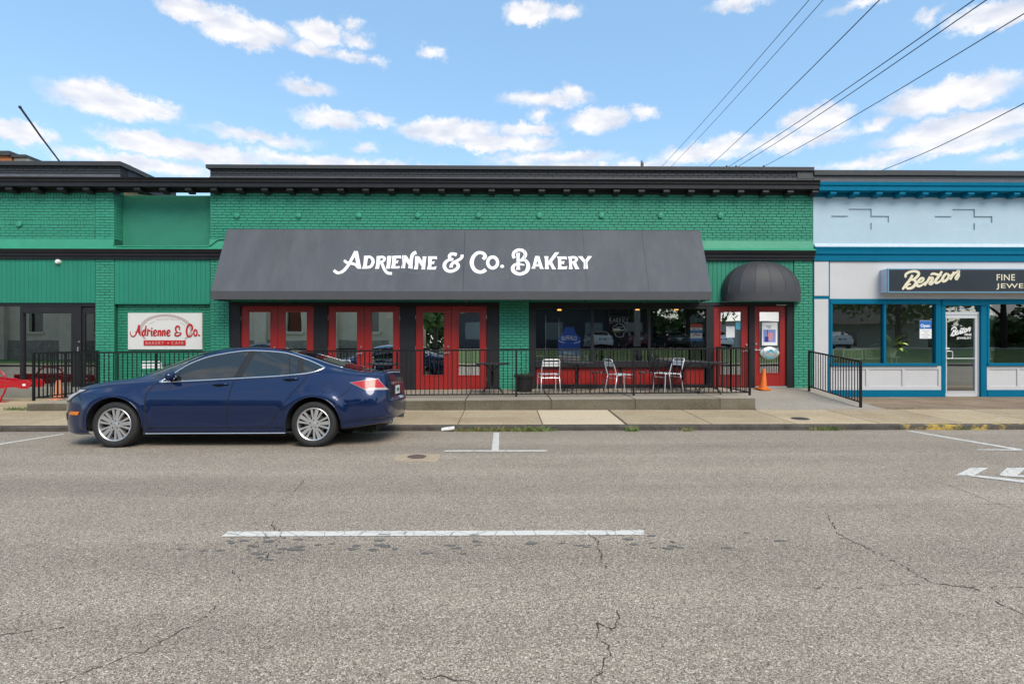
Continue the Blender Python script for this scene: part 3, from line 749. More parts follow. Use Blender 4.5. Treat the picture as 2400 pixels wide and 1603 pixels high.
def door(parent, x0, x1, z0, z1, Y, gx0, gx1, gz0, gz1, m=M_RED, gm=M_DGLASS, name='door', knob=None):
    b = MB(); t = .045
    b.bbox(x0, gx0, Y, Y + t, z0, z1, .004); b.bbox(gx1, x1, Y, Y + t, z0, z1, .004)
    b.bbox(gx0 - .001, gx1 + .001, Y + .001, Y + t - .001, z0, gz0, .003); b.bbox(gx0 - .001, gx1 + .001, Y + .001, Y + t - .001, gz1, z1, .003)
    d = b.build(name, m, parent)
    f = MB(); w = .03
    f.bbox(gx0 - w, gx0, Y - .012, Y + .002, gz0 - w, gz1 + w, .004); f.bbox(gx1, gx1 + w, Y - .012, Y + .002, gz0 - w, gz1 + w, .004)
    f.bbox(gx0, gx1, Y - .011, Y + .002, gz0 - w, gz0, .004); f.bbox(gx0, gx1, Y - .011, Y + .002, gz1, gz1 + w, .004)
    f.build('glazing_bead', m, d)
    MB().box(gx0 - .005, gx1 + .005, Y + .018, Y + .024, gz0 - .005, gz1 + .005).build('glass_pane', gm, d)
    if knob:
        kx, s = knob
        zk = z0 + (Zf(812, Y) - Z_SILL)
        MB().lathe([(0, -.035), (.022, -.034), (.028, -.015), (.03, 0)], (kx, Y, zk), 16, axis='y').build('deadbolt', M_STEEL, d, smooth=40)
        h = MB(); zh = zk - .155
        h.lathe([(0, -.02), (.026, -.018), (.028, 0)], (kx, Y, zh), 16, axis='y'); h.tube([(kx, Y - .018, zh), (kx, Y - .06, zh), (kx + s*.02, Y - .065, zh), (kx + s*.115, Y - .06, zh - .012)], .011, 8)
        h.build('lever_handle', M_STEEL, d, smooth=40)
    return d
YD = YS + .01
gz0, gz1 = Zf(879, YD), Zf(732, YD)
for (a, b_) in ((565, 736), (769, 938), (974, 1141)):
    mid = (a + b_) / 2; k = (b_ - a) / 171.0
    z0 = plat_z(PX(a, YD)) + .012
    door(bak, PX(a, YD) + .004, PX(mid, YD) - .003, z0, ZH0 - .006, YD, PX(a + 18*k, YD), PX(mid - 17*k, YD), gz0, gz1, knob=(PX(mid - 7, YD), -1))
    door(bak, PX(mid, YD) + .003, PX(b_, YD) - .004, z0, ZH0 - .006, YD, PX(mid + 18*k, YD), PX(b_ - 17*k, YD), gz0, gz1)
    for px in (a, b_):
        for zz in (z0 + .25, z0 + 1.05, z0 + 1.85):
            MB().tube([(PX(px, YD), YD - .012, zz - .05), (PX(px, YD), YD - .012, zz + .05)], .008, 8).build('hinge', M_STEEL, bak)
d1 = door(bak, PX(1672.5, YD) + .004, PX(1754, YD) - .003, plat_z(5.2) + .012, ZH0 - .006, YD, PX(1689, YD), PX(1737, YD), Zf(878, YD), Zf(731, YD), knob=(PX(1749, YD), -1))
d2 = door(bak, PX(1768, YD) + .004, PX(1842, YD) - .003, plat_z(6.2) + .03, ZH0 - .006, YD, PX(1780, YD), PX(1827, YD), Zf(874, YD), Zf(731, YD), knob=(PX(1771, YD), 1))
MB().bbox(PX(1817, YD), PX(1840, YD), YD - .07, YD - .012, ZH0 + .012, ZH0 + .04, .008).build('door_closer', M_GALV, bak)
MB().bbox(PX(1768, YD), PX(1845, YD), YD - .05, YD + .05, ramp_z(YF) - .01, ramp_z(YF) + .022, .004).build('threshold', M_GALV, bak)

# big three-light window
zw0, zw1 = Zf(845.5, YS), Zf(724, YS)
MB().bbox(PX(1256, YS), PX(1654, YS), YS - .03, YS + .08, zw1, ZH0, .005).build('window_head', M_BK, bak)
win = MB().bbox(PX(1256, YS) - .01, PX(1654, YS) + .01, YS - .10, YS + .09, Zf(861, YS), zw0, .008).build('window_sill', M_BK, bak)
for a, b_ in ((1384.5, 1391.5), (1518.5, 1524.5)):
    MB().bbox(PX(a, YS), PX(b_, YS), YS - .025, YS + .075, zw0, zw1, .005).build('mullion', M_BK, bak)
for a, b_ in ((1256, 1384.5), (1391.5, 1518.5), (1524.5, 1654)):
    MB().box(PX(a, YS) - .004, PX(b_, YS) + .004, YS + .02, YS + .028, zw0 - .004, zw1 + .004).build('window_pane', M_WGLASS, bak)
for a, b_ in ((1257, 1450), (1458, 1651)):
    MB().bbox(PX(a, YS), PX(b_, YS), YS - .012, YS + .05, Zf(901, YS), Zf(861, YS) - .001, .006).build('apron_panel', M_RED, bak)
MB().bbox(PX(1450, YS) + .002, PX(1458, YS) - .002, YS - .02, YS + .05, Zf(901, YS), Zf(861, YS) - .001, .005).build('apron_post', M_BK, bak)
MB().bbox(PX(1256, YS), PX(1654, YS), YS - .03, YS + .06, .2, Zf(901, YS) - .001, .006).build('plinth', M_BK, bak)

# stuccoed gap between the two shops, with the boards and plain brick below it
gx0, gx1 = XL1 + .004, XA - .004
gap = thing('infill_wall', 'green stuccoed infill wall with board panel between the two brick shops', 'wall', ((gx0 + gx1)/2, YF, .1))
MB().bbox(gx0, gx1, YF + .30, YF + .42, Z_LEDGE - .22, Zf(461.5, YF + .3), .004).build('stucco_panel', M_GS, gap)
ledge(gap, gx0, gx1, zt=Z_SC1 + .10); string_course(gap, gx0, gx1)
MB().box(gx0, gx1, YF + .03, YF + .32, Z_SC0, Z_SC1 + .05).build('ledge_core', M_GBJ, gap)
cornice(gap, gx0 - .03, gx1 + .004, M_BK); brackets(gap, bracket_xs(gx0, gx1), M_BK)
ZBB = Zf(711, YF)
boards(gap, gx0, gx1, ZBB, Z_SC0 - .001, YF + .005, M_GW, .113)
MB().bbox(gx0, gx1, YF - .012, YF + .035, ZBB - .03, ZBB - .001, .004).build('board_rail', M_GW, gap)
MB().box(gx0, gx1, YF + .112, YF + .4, .1, ZBB - .01).build('wall', M_GBJ, gap)
M_GBS = mat('thick_painted_brick', (0.016, 0.20, 0.118), 0.5, var=0.08, vscale=2.2, bump=0.35, bscale=40, rand=.03)
gb = Bricks(gap, 9); gb.field(gx0, gx1, .15, ZBB - .035, YF + .10, M_GBS, rough=.5, length=.30, course=.0705); gb.make(300)
MB().tube([at(272, 577, YF - .1), at(380, 578.5, YF - .1), at(486, 577.5, YF - .1), at(497, 572, YF - .06), at(508, 563, YF - .04), at(517, 560.5, YF - .04), at(530, 560, YF - .04)], .017, 8).build('conduit', M_GT, gap, smooth=40)

# ----------------------------------------------------------------- left shop
XLL = -17.5
lef = thing('left_shop_building', 'green brick shop with dark storefront windows left of the white sign', 'building', ((XLL + XL1)/2, YF, .1))
xp0 = PX(223, YF)                                         # pier between window bay and gap
ZT2 = Zf(391, YF)
MB().box(XLL, XL1, YF + .013, YF + .35, Z_SC0, Z_FR0 + .3).build('wall', M_GBJ, lef)
MB().box(xp0, XL1, YF + .013, YF + .35, -.02, Z_SC0).build('pier', M_GBJ, lef)
MB().box(XLL, PX(282, YF), YF + .013, YF + .30, Z_FR0 + .302, ZT2 - .01).build('parapet', M_BKJ, lef)
MB().box(XL1 - .25, XL1 + .0, YF + .352, YF + 14, -.02, Z_CR + .05).build('side_wall', M_TBR, lef)
MB().box(PX(282, YF) - .3, PX(282, YF), YF + .302, YF + 2.4, Z_FR0 + .3, ZT2 - .01).build('parapet_return', M_BKB, lef)
MB().box(XLL, XL1 - .26, YF + .36, YF + 14, 4.6, 4.7).build('roof', mat('roof_felt', (.1, .1, .1)), lef)
MB().box(XLL, XLL + .2, YF + .352, YF + 14, -.02, 5.3).build('side_wall', M_TBR, lef)
lb = Bricks(lef, 5)
lb.field(xp0, XL1, -.02, Z_SC0, YF, M_GB, first=True, length=(XL1 - xp0) / 2)
lb.field(xp0, XL1, Z_LEDGE, Z_FR0, YF, M_GB, first=True, length=(XL1 - xp0) / 2)
zz = Z_FR0
for hgt, up in ((.02, 0), (.125, 1), (.56, 0), (.125, 1)):
    if up: lb.field(XLL, xp0 - .008, zz - hgt, zz, YF + .004, M_GB, course=hgt, length=.0755, first=True)
    else: lb.field(XLL, xp0 - .008, zz - hgt, zz, YF + .004, M_GB)
    zz -= hgt
lb.field(XLL, xp0 - .008, Z_LEDGE, zz, YF + .004, M_GB)
lb.field(XLL, PX(282, YF), Z_CR + .12, ZT2 - .03, YF, M_BKB, first=True)
# side of the pier beside the stucco: header courses
n = int((Z_FR0 - Z_LEDGE) / BH)
for i in range(n):
    b = MB().bbox(XL1 - .012, XL1 + .004, YF + .02, YF + .30, Z_LEDGE + i*BH + .005, Z_LEDGE + (i+1)*BH - .005, .003); b.build('brick', M_GB, lef)
lb.make(285)
MB().extrude_x([(YF - .07, ZT2 - .035), (YF - .075, ZT2 + .07), (YF + .33, ZT2 + .085), (YF + .33, ZT2 - .035)], XLL, PX(282, YF) + .05).build('coping', M_COP, lef)
MB().box(PX(282, YF) - .34, PX(282, YF) + .05, YF + .331, YF + 2.45, ZT2 - .03, ZT2 + .08).build('coping', M_COP, lef)
MB().extrude_x([(YF - .10, Z_CR + .04), (YF - .03, Z_CR + .085), (YF + .0, Z_CR + .17), (YF + .02, Z_CR + .04)], XLL, PX(282, YF)).build('flashing', M_FLASH, lef)
cornice(lef, XLL, XL1 - .028, M_BK); brackets(lef, bracket_xs(XLL, XL1), M_BK)
string_course(lef, XLL, XL1); ledge(lef, XLL, XL1)
boards(lef, XLL, xp0 - .004, ZBB, Z_SC0 - .001, YF - .002, M_GW, .111)
MB().lathe([(0, -.04), (.062, -.04), (.070, -.034), (.072, 0)], at(46, 526, YF), 16, axis='y').build('anchor_cap', M_GT, lef, smooth=40)
# dark storefront: posts, glass, a door in the right bay
MB().bbox(XLL, xp0 - .002, YS - .04, YS + .10, Zf(719, YS), ZBB - .002, .005).build('frame_head', M_BK, lef)
MB().bbox(XLL, PX(196, YS), YS - .05, YS + .10, -.02, Zf(906, YS), .01).build('bulkhead', mat('grey_painted_concrete', (.22, .225, .20), .8, var=.12, vscale=5, bump=.3), lef)
for a, b_ in ((49, 56), (169, 192), (-75, -66)):
    MB().bbox(PX(a, YS), PX(b_, YS), YS - .035, YS + .09, Zf(906, YS) + .001 if a != 169 else .12, Zf(719, YS) - .001, .004).build('frame_post', M_BK, lef)
MB().bbox(PX(56, YS) + .001, PX(169, YS) - .001, YS - .03, YS + .08, Zf(735, YS), Zf(719, YS) - .001, .004).build('blind_box', M_BK, lef)
for a, b_ in ((-300, -75), (-66, 49), (56, 169)):
    MB().box(PX(a, YS) - .003, PX(b_, YS) + .003, YS + .02, YS + .028, Zf(906, YS), Zf(719, YS)).build('window_pane', M_LGLASS, lef)
door(lef, PX(192.5, YS), xp0 - .01, .16, Zf(719, YS) - .003, YS + .0, PX(199, YS), xp0 - .03, .42, Zf(736, YS), m=M_BK, gm=M_WGLASS)
hx = PX(188, YS)
MB().bbox(hx - .015, hx + .015, YS - .09, YS - .03, Zf(823, YS), Zf(813, YS), .006).build('door_pull', M_STEEL, lef)
MB().lathe([(0, -.05), (.02, -.05), (.026, -.035)], (hx, YS, Zf(801, YS)), 12, axis='y').build('deadbolt', M_STEEL, lef)
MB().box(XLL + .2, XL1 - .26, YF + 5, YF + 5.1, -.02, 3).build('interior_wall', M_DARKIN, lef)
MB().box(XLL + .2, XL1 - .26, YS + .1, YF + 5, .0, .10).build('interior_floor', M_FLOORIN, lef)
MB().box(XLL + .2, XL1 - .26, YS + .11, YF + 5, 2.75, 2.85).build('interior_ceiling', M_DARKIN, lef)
ex = thing('wall_lamp', 'small round white lamp under the black string course', 'lamp', at(139, 614, YF))
MB().lathe([(0, -.09), (.04, -.088), (.055, -.07), (.06, -.03), (.06, 0)], at(139, 614, YF), 20, axis='y').build('lamp_cover', mat('lamp_white', (.75, .75, .72), .4), ex, smooth=40)

# ----------------------------------------------------------------- blue jewellery shop
BLUE = (0.0, 0.135, 0.26)
M_BLUE = mat('teal_blue_paint', (0.0, 0.128, 0.225), 0.65, spec=.1, var=.07, vscale=3, bump=.1, bscale=30)
M_BLUEC = mat('weathered_blue_paint', (0.0, 0.152, 0.27), 0.65, spec=.1, var=.12, vscale=5, bump=.3, bscale=24)
M_LB = mat('pale_blue_stucco', (0.40, 0.53, 0.61), 0.8, var=.05, vscale=1.3, bump=.5, bscale=30, dirt=.25, dirt_col=(.50, .62, .69), dscale=2.5)
M_WHT = mat('white_panel_paint', (0.53, 0.53, 0.535), 0.5, var=.05, vscale=1.5, bump=.1, bscale=20, dirt=.25, dirt_col=(.44, .43, .41), dscale=1.1)
M_ALU = mat('white_aluminium', (0.66, 0.67, 0.69), 0.35, 0.3)
XR = 19.0; XB2 = XB + .006
jew = thing('jewellery_shop_building', 'blue and white shop with pale blue stucco above large windows', 'building', ((XB2 + XR)/2, YF, .05))
zl0 = Zf(572, YF)
MB().box(XB2, XR, YF + .03, YF + .4, Zf(700, YF), Zf(410)).build('wall', M_LB, jew)
# stucco face with two stepped recesses: pieces round the openings, and a sunk back
zt, zbm = Z_FR0 + .02, zl0
def cross(px0, px1, px2, px3):
    return [PX(p, YF) for p in (px0, px1, px2, px3)], [PZ(2100, p, YF) for p in (539, 522, 506.5, 490)]
sf = MB(); Yf = YF
A, zz4 = cross(1948.5, 1989, 2043, 2083.5); B_, _ = cross(2191, 2232, 2285, 2326)
xs = [XB2] + A + B_ + [XR]
def piece(x0, x1, z0, z1): sf.box(x0, x1, Yf, Yf + .028, z0, z1)
for (c4, xl, xr) in ((A, XB2, (A[3] + B_[0]) / 2), (B_, (A[3] + B_[0]) / 2, B_[3] + .4)):
    piece(xl, c4[0], zbm, zt); piece(c4[3], xr, zbm, zt)
    for a, b_ in ((c4[0], c4[1]), (c4[2], c4[3])):
        piece(a, b_, zbm, zz4[1]); piece(a, b_, zz4[2], zt)
    piece(c4[1], c4[2], zbm, zz4[0]); piece(c4[1], c4[2], zz4[3], zt)
piece(B_[3] + .4, XR, zbm, zt)
sf.build('stucco_face', M_LB, jew)
dz = PZ(2150, 436, YC) - PZ(1200, 432, YC)
zs = (PZ(2100, 447, YC), PZ(2100, 437, YC), PZ(2100, 428, YC))
MB().extrude_x([(YC, zs[0]), (YC, zs[1]), (YF + .02, zs[1]), (YF + .02, zs[0])], XB2, XR).build('cornice_fascia', M_BLUEC, jew)
MB().extrude_x([(YC - .004, zs[1]), (YC - .03, zs[1] + .02), (YC - .04, zs[2]), (YF - .02, zs[2] + .04), (YF - .02, zs[1])], XB2, XR).build('cornice_crown', M_BLUEC, jew)
MB().extrude_x([(YF - .035, PZ(2100, 463, YF)), (YF - .035, zs[0]), (YF + .01, zs[0]), (YF + .01, PZ(2100, 463, YF))], XB2, XR).build('frieze', M_BLUEC, jew)
bs = (PX(2330, YC) - PX(1952, YC)) / 7
brackets(jew, [PX(1952, YC + .06) + k * bs for k in range(-0, 14) if PX(1952, YC) + k * bs < XR], M_BLUEC, zs[0])
MB().extrude_x([(YF - .035, zs[2] + .03), (YF - .03, zs[2] + .16), (YF + .02, zs[2] + .17), (YF + .02, zs[2] + .03)], XB2, XR).build('flashing', M_FLASH, jew)
zc = PZ(2100, 410, YF)
MB().box(XB2, XR, YF - .012, YF + .3, zs[2] + .14, zc).build('parapet', mat('black_membrane', (.035, .033, .035), .5, var=.3, vscale=3, bump=.5, bscale=6), jew)
x = XB2; k = 0
while x < XR:
    x2 = min(x + 1.83, XR)
    MB().extrude_x([(YF - .06, zc - .03), (YF - .065, zc + .095), (YF + .33, zc + .11), (YF + .33, zc - .03)], x + (.002 if k else 0), x2).build('coping', M_COP, jew).location.z += .004 * (k % 2); x = x2; k += 1
MB().box(XB2, XR, YF + .41, YF + 14, 4.8, 4.9).build('roof', mat('roof_felt', (.1, .1, .1)), jew)
MB().extrude_x([(YF - .10, zl0 - .07), (YF - .09, zl0 - .035), (YF - .01, zl0 + .03), (YF + .02, zl0 + .03), (YF + .02, zl0 - .07)], XB2, XR).build('stucco_ledge', mat('pale_ledge', (.5, .58, .64), .7, var=.1, vscale=8, bump=.6, bscale=18), jew)
z1 = zl0 - .071; z2 = PZ(2100, 597, YF); z3 = PZ(2100, 613, YF)
MB().extrude_x([(YF - .085, z2 + .002), (YF - .085, z1 - .10), (YF - .095, z1 - .06), (YF - .11, z1), (YF + .02, z1), (YF + .02, z2 + .002)], XB2, XR).build('band_moulding', M_BLUE, jew)
MB().bbox(XB2, XR, YF - .055, YF + .02, z3, z2, .005).build('band', M_BLUE, jew)
# white fascia and pilaster
zf0 = PZ(2100, 701, YF)
xw0 = PX(1944, YF)
MB().bbox(xw0, XR, YF - .01, YF + .03, zf0, z3 - .004, .004).build('fascia_panel', M_WHT, jew)
MB().bbox(XB2 + .012, PX(1941, YF), YF - .03, YF + .03, PZ(1920, 694, YF), z3 - .004, .006).build('pilaster_panel', M_WHT, jew)
MB().bbox(XB2 + .012, PX(1940, YF), YF - .03, YF + .03, .03, PZ(1920, 701.5, YF), .006).build('pilaster_panel', M_WHT, jew)
MB().box(XB2, xw0 + .005, YF - .012, YF + .03, .03, z3 - .004).build('pilaster_backing', M_BLUE, jew)
YJ = YF + .02
zsl = PZ(2070, 857.5, YJ); zg0 = PZ(2070, 851, YJ); zg1 = PZ(2070, 713, YJ); zh1 = zf0 - .002
zba = PZ(2070, 914, YJ)
def shop_window(x0, x1, mull):
    MB().bbox(x0, x1, YJ - .05, YJ + .08, zg1, zh1, .004).build('window_head', M_BLUE, jew)
    MB().bbox(x0, x1, YJ - .07, YJ + .08, zsl, zg0, .004).build('window_sill', M_BLUE, jew)
    edges = [x0, x0 + .06] + [v for mu in mull for v in (mu - .033, mu + .033)] + [x1 - .06, x1]
    for i in range(0, len(edges), 2):
        MB().bbox(edges[i], edges[i+1], YJ - .045, YJ + .075, zg0 + .001, zg1 - .001, .004).build('mullion', M_BLUE, jew)
    for i in range(1, len(edges) - 1, 2):
        MB().box(edges[i] - .004, edges[i+1] + .004, YJ + .02, YJ + .028, zg0, zg1).build('window_pane', M_JG, jew)
M_JG = glass('jewellery_glass', 0.13, (0.93, 0.95, 0.93), 0.0, 1.5, .02)
xd0, xd1 = PX(2205, YJ), PX(2311, YJ)
shop_window(xw0 + .01, xd0 - .10, [PX(2071.5, YJ)])
MB().bbox(xd0 - .099, xd0 - .001, YJ - .03, YJ + .08, zsl, zh1, .005).build('frame_post', M_BLUE, jew)
shop_window(xd1 + .0, XR, [PX(2590, YJ)])
def bulkhead(x0, x1, n):
    MB().box(x0, x1, YJ + .0, YJ + .06, zba, zsl - .002).build('bulkhead', M_WHT, jew)
    s = .075; pw = (x1 - x0 - s * (n + 1)) / n
    MB().bbox(x0, x1, YJ - .022, YJ + .001, zsl - .09, zsl - .003, .003).build('panel_rail', M_WHT, jew)
    MB().bbox(x0, x1, YJ - .022, YJ + .001, zba, zba + .10, .003).build('panel_rail', M_WHT, jew)
    for i in range(n + 1):
        a = x0 + i * (pw + s); MB().bbox(a, a + s, YJ - .021, YJ + .001, zba + .101, zsl - .091, .003).build('panel_stile', M_WHT, jew)
    MB().bbox(x0, x1, YJ - .045, YJ + .06, .03, zba - .002, .008).build('plinth', M_BLUE, jew)
bulkhead(xw0 + .003, xd0 - .003, 3); bulkhead(xd1 + .003, XR, 8)
# door bay
zl = PZ(2258, 716.5, YJ)
MB().bbox(xd0, xd1, YJ - .055, YJ + .06, zl, zh1, .006).build('door_lintel', M_BLUE, jew)
MB().bbox(xd0, PX(2214, YJ), YJ - .035, YJ + .06, .03, zl - .001, .006).build('door_jamb', M_BLUE, jew)
MB().bbox(PX(2297, YJ), xd1, YJ - .035, YJ + .06, .03, zl - .001, .006).build('door_jamb', M_BLUE, jew)
zt0 = PZ(2258, 731, YJ)
MB().bbox(PX(2214, YJ), PX(2297, YJ), YJ + .02, YJ + .07, PZ(2258, 738, YJ), zt0, .004).build('transom_bar', M_ALU, jew)
tr = MB().box(PX(2214, YJ), PX(2297, YJ), YJ + .05, YJ + .056, zt0, zl).build('transom_pane', M_JG, jew)
vs, fs = fit_text('135', 2240.5, 2262, 720, 727.5, bold=.03)
MB().add([at(x, y, YJ + .045) for x, y in vs], fs).build('number', mat('white_vinyl', (.8, .8, .8), .5), jew)
jd = door(jew, PX(2214.5, YJ), PX(2294, YJ), PZ(2258, 930, YJ) + .005, PZ(2258, 738.5, YJ), YJ + .03, PX(2221, YJ), PX(2287, YJ), PZ(2258, 917, YJ), PZ(2258, 746, YJ), m=M_ALU, gm=M_WGLASS)
MB().bbox(PX(2294.5, YJ), PX(2296.8, YJ), YJ + .02, YJ + .07, .04, PZ(2258, 738.5, YJ), .003).build('door_frame', M_ALU, jew)
h = MB(); hx = PX(2217, YJ); zA, zB = PZ(2217, 823, YJ), PZ(2217, 840, YJ)
h.tube(smooth_path([(hx, YJ + .03, zA), (hx + .0, YJ - .03, zA), (hx + .13, YJ - .035, zA - .005), (hx + .145, YJ - .035, zA - .05), (hx + .145, YJ - .035, zB + .03), (hx + .12, YJ - .035, zB), (hx, YJ - .03, zB), (hx, YJ + .03, zB)], 4), .011, 8)
h.build('pull_handle', M_ALU, jd, smooth=40)
MB().box(PX(2221, YJ), PX(2287, YJ), YJ + .028, YJ + .045, PZ(2258, 841, YJ), PZ(2258, 839, YJ)).build('push_bar', M_ALU, jd)
MB().bbox(PX(2215, YJ), PX(2226, YJ), YJ + .0, YJ + .03, PZ(2258, 819, YJ), PZ(2258, 814.5, YJ), .004).build('lock_cover', M_ALU, jd)
# inside of the shop
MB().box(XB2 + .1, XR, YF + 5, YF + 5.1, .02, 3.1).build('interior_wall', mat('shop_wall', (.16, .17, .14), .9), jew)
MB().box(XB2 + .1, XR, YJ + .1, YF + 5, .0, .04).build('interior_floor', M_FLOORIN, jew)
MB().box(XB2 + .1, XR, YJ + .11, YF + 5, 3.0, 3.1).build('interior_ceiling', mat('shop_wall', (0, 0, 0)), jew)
# ================================================================= AWNINGS AND SIGNS
M_AWN = mat('charcoal_canvas', (0.086, 0.093, 0.108), 0.75, var=.16, vscale=.9, bump=.15, bscale=120, dirt=.4, dirt_col=(.135, .14, .15), dscale=1.3, spec=.3, stretch=(2.2, 1, .5))
M_AWN2 = mat('charcoal_valance', (0.062, 0.065, 0.072), 0.75, var=.08, vscale=2, bump=.15, bscale=120)
M_SEAM = mat('canvas_seam', (0.125, 0.13, 0.14), 0.8)
YA = 13.44
AZT, AZB, AZV = Zf(539, YF - .02), CAMZ + (CY - 683) / F * YA, CAMZ + (CY - 702.5) / F * YA
ax0, ax1 = PX(533, YF), PX(1641, YF)
awn = thing('awning', 'long sloped charcoal canvas awning with white lettering over the red doors', 'awning', ((ax0 + ax1)/2, YF, AZV))
b = MB(); nx, nz = 24, 12; SAG = .016
yt = YF - .005
def aw(u, v):            # v 0 at the top, 1 at the front edge; canvas sags a little between its ribs
    x = ax0 + (ax1 - ax0) * u
    sag = SAG * math.sin(math.pi * ((u * 8) % 1)) * math.sin(math.pi * v)
    return Vector((x, yt + (YA - yt) * v + sag, AZT + (AZB - AZT) * v - sag))
P = [[aw(i / 96, j / nz) for i in range(97)] for j in range(nz + 1)]
for j in range(nz):
    for i in range(96): b.quad(P[j][i], P[j][i+1], P[j+1][i+1], P[j+1][i])
b.build('canvas', M_AWN, awn, smooth=True)
for xx in (ax0, ax1):
    MB().add([(xx, yt, AZT), (xx, YA, AZB), (xx, yt, AZB)], [(0, 1, 2)]).build('side_panel', M_AWN, awn)
v = MB(); v.box(ax0 - .004, ax1 + .004, YA - .006, YA + .004, AZV, AZB); v.build('valance', M_AWN2, awn)
for xx in (ax0, ax1):
    MB().box(xx - .005, xx + .005, YA + .005, yt, AZV, AZB).build('side_valance', M_AWN2, awn)
for k in range(1, 8):
    u = k / 8.0; s = MB()
    s.tube([aw(u, j / 8) + Vector((0, -.004, .004)) for j in range(9)], .006, 6); s.build('seam', M_SEAM if k != 4 else M_AWN2, awn)
    x = ax0 + (ax1 - ax0) * u
    MB().tube([(x, YA + .02, AZV + .02), (x + .05, YF - .06, 2.47)], .012, 6).build('support_arm', M_STEEL, awn)
MB().tube([(ax0 + .02, YA + .02, AZV + .015), (ax1 - .02, YA + .02, AZV + .015)], .016, 6).build('front_bar', M_STEEL, awn)

# lettering: outlines traced in picture space, laid on the slope of the canvas
nrm = Vector((0, -(AZT - AZB), yt - YA)).normalized()
def on_awning(px, py, lift):
    d = Vector(ray(px, py)); o = Vector((0, 0, CAMZ)); p0 = Vector((0, YA, AZB)) + nrm * lift
    t = (p0 - o).dot(nrm) / d.dot(nrm); q = o + d * t
    u = (q.x - ax0) / (ax1 - ax0); v_ = (yt - q.y) / (yt - YA); sag = SAG * math.sin(math.pi * ((u * 8) % 1)) * math.sin(math.pi * min(max(v_, 0), 1))
    return q + Vector((0, sag, -sag))
M_LET = mat('white_letters', (0.86, 0.86, 0.85), 0.6)
Z1 = lambda x, y: (770 + x * 260 / 2348, 570 + y * 260 / 2348)
Z2 = lambda x, y: (1020 + x * 200 / 2348, 570 + y * 200 / 2348)
Z3 = lambda x, y: (1180 + x * 220 / 2348, 570 + y * 220 / 2348)
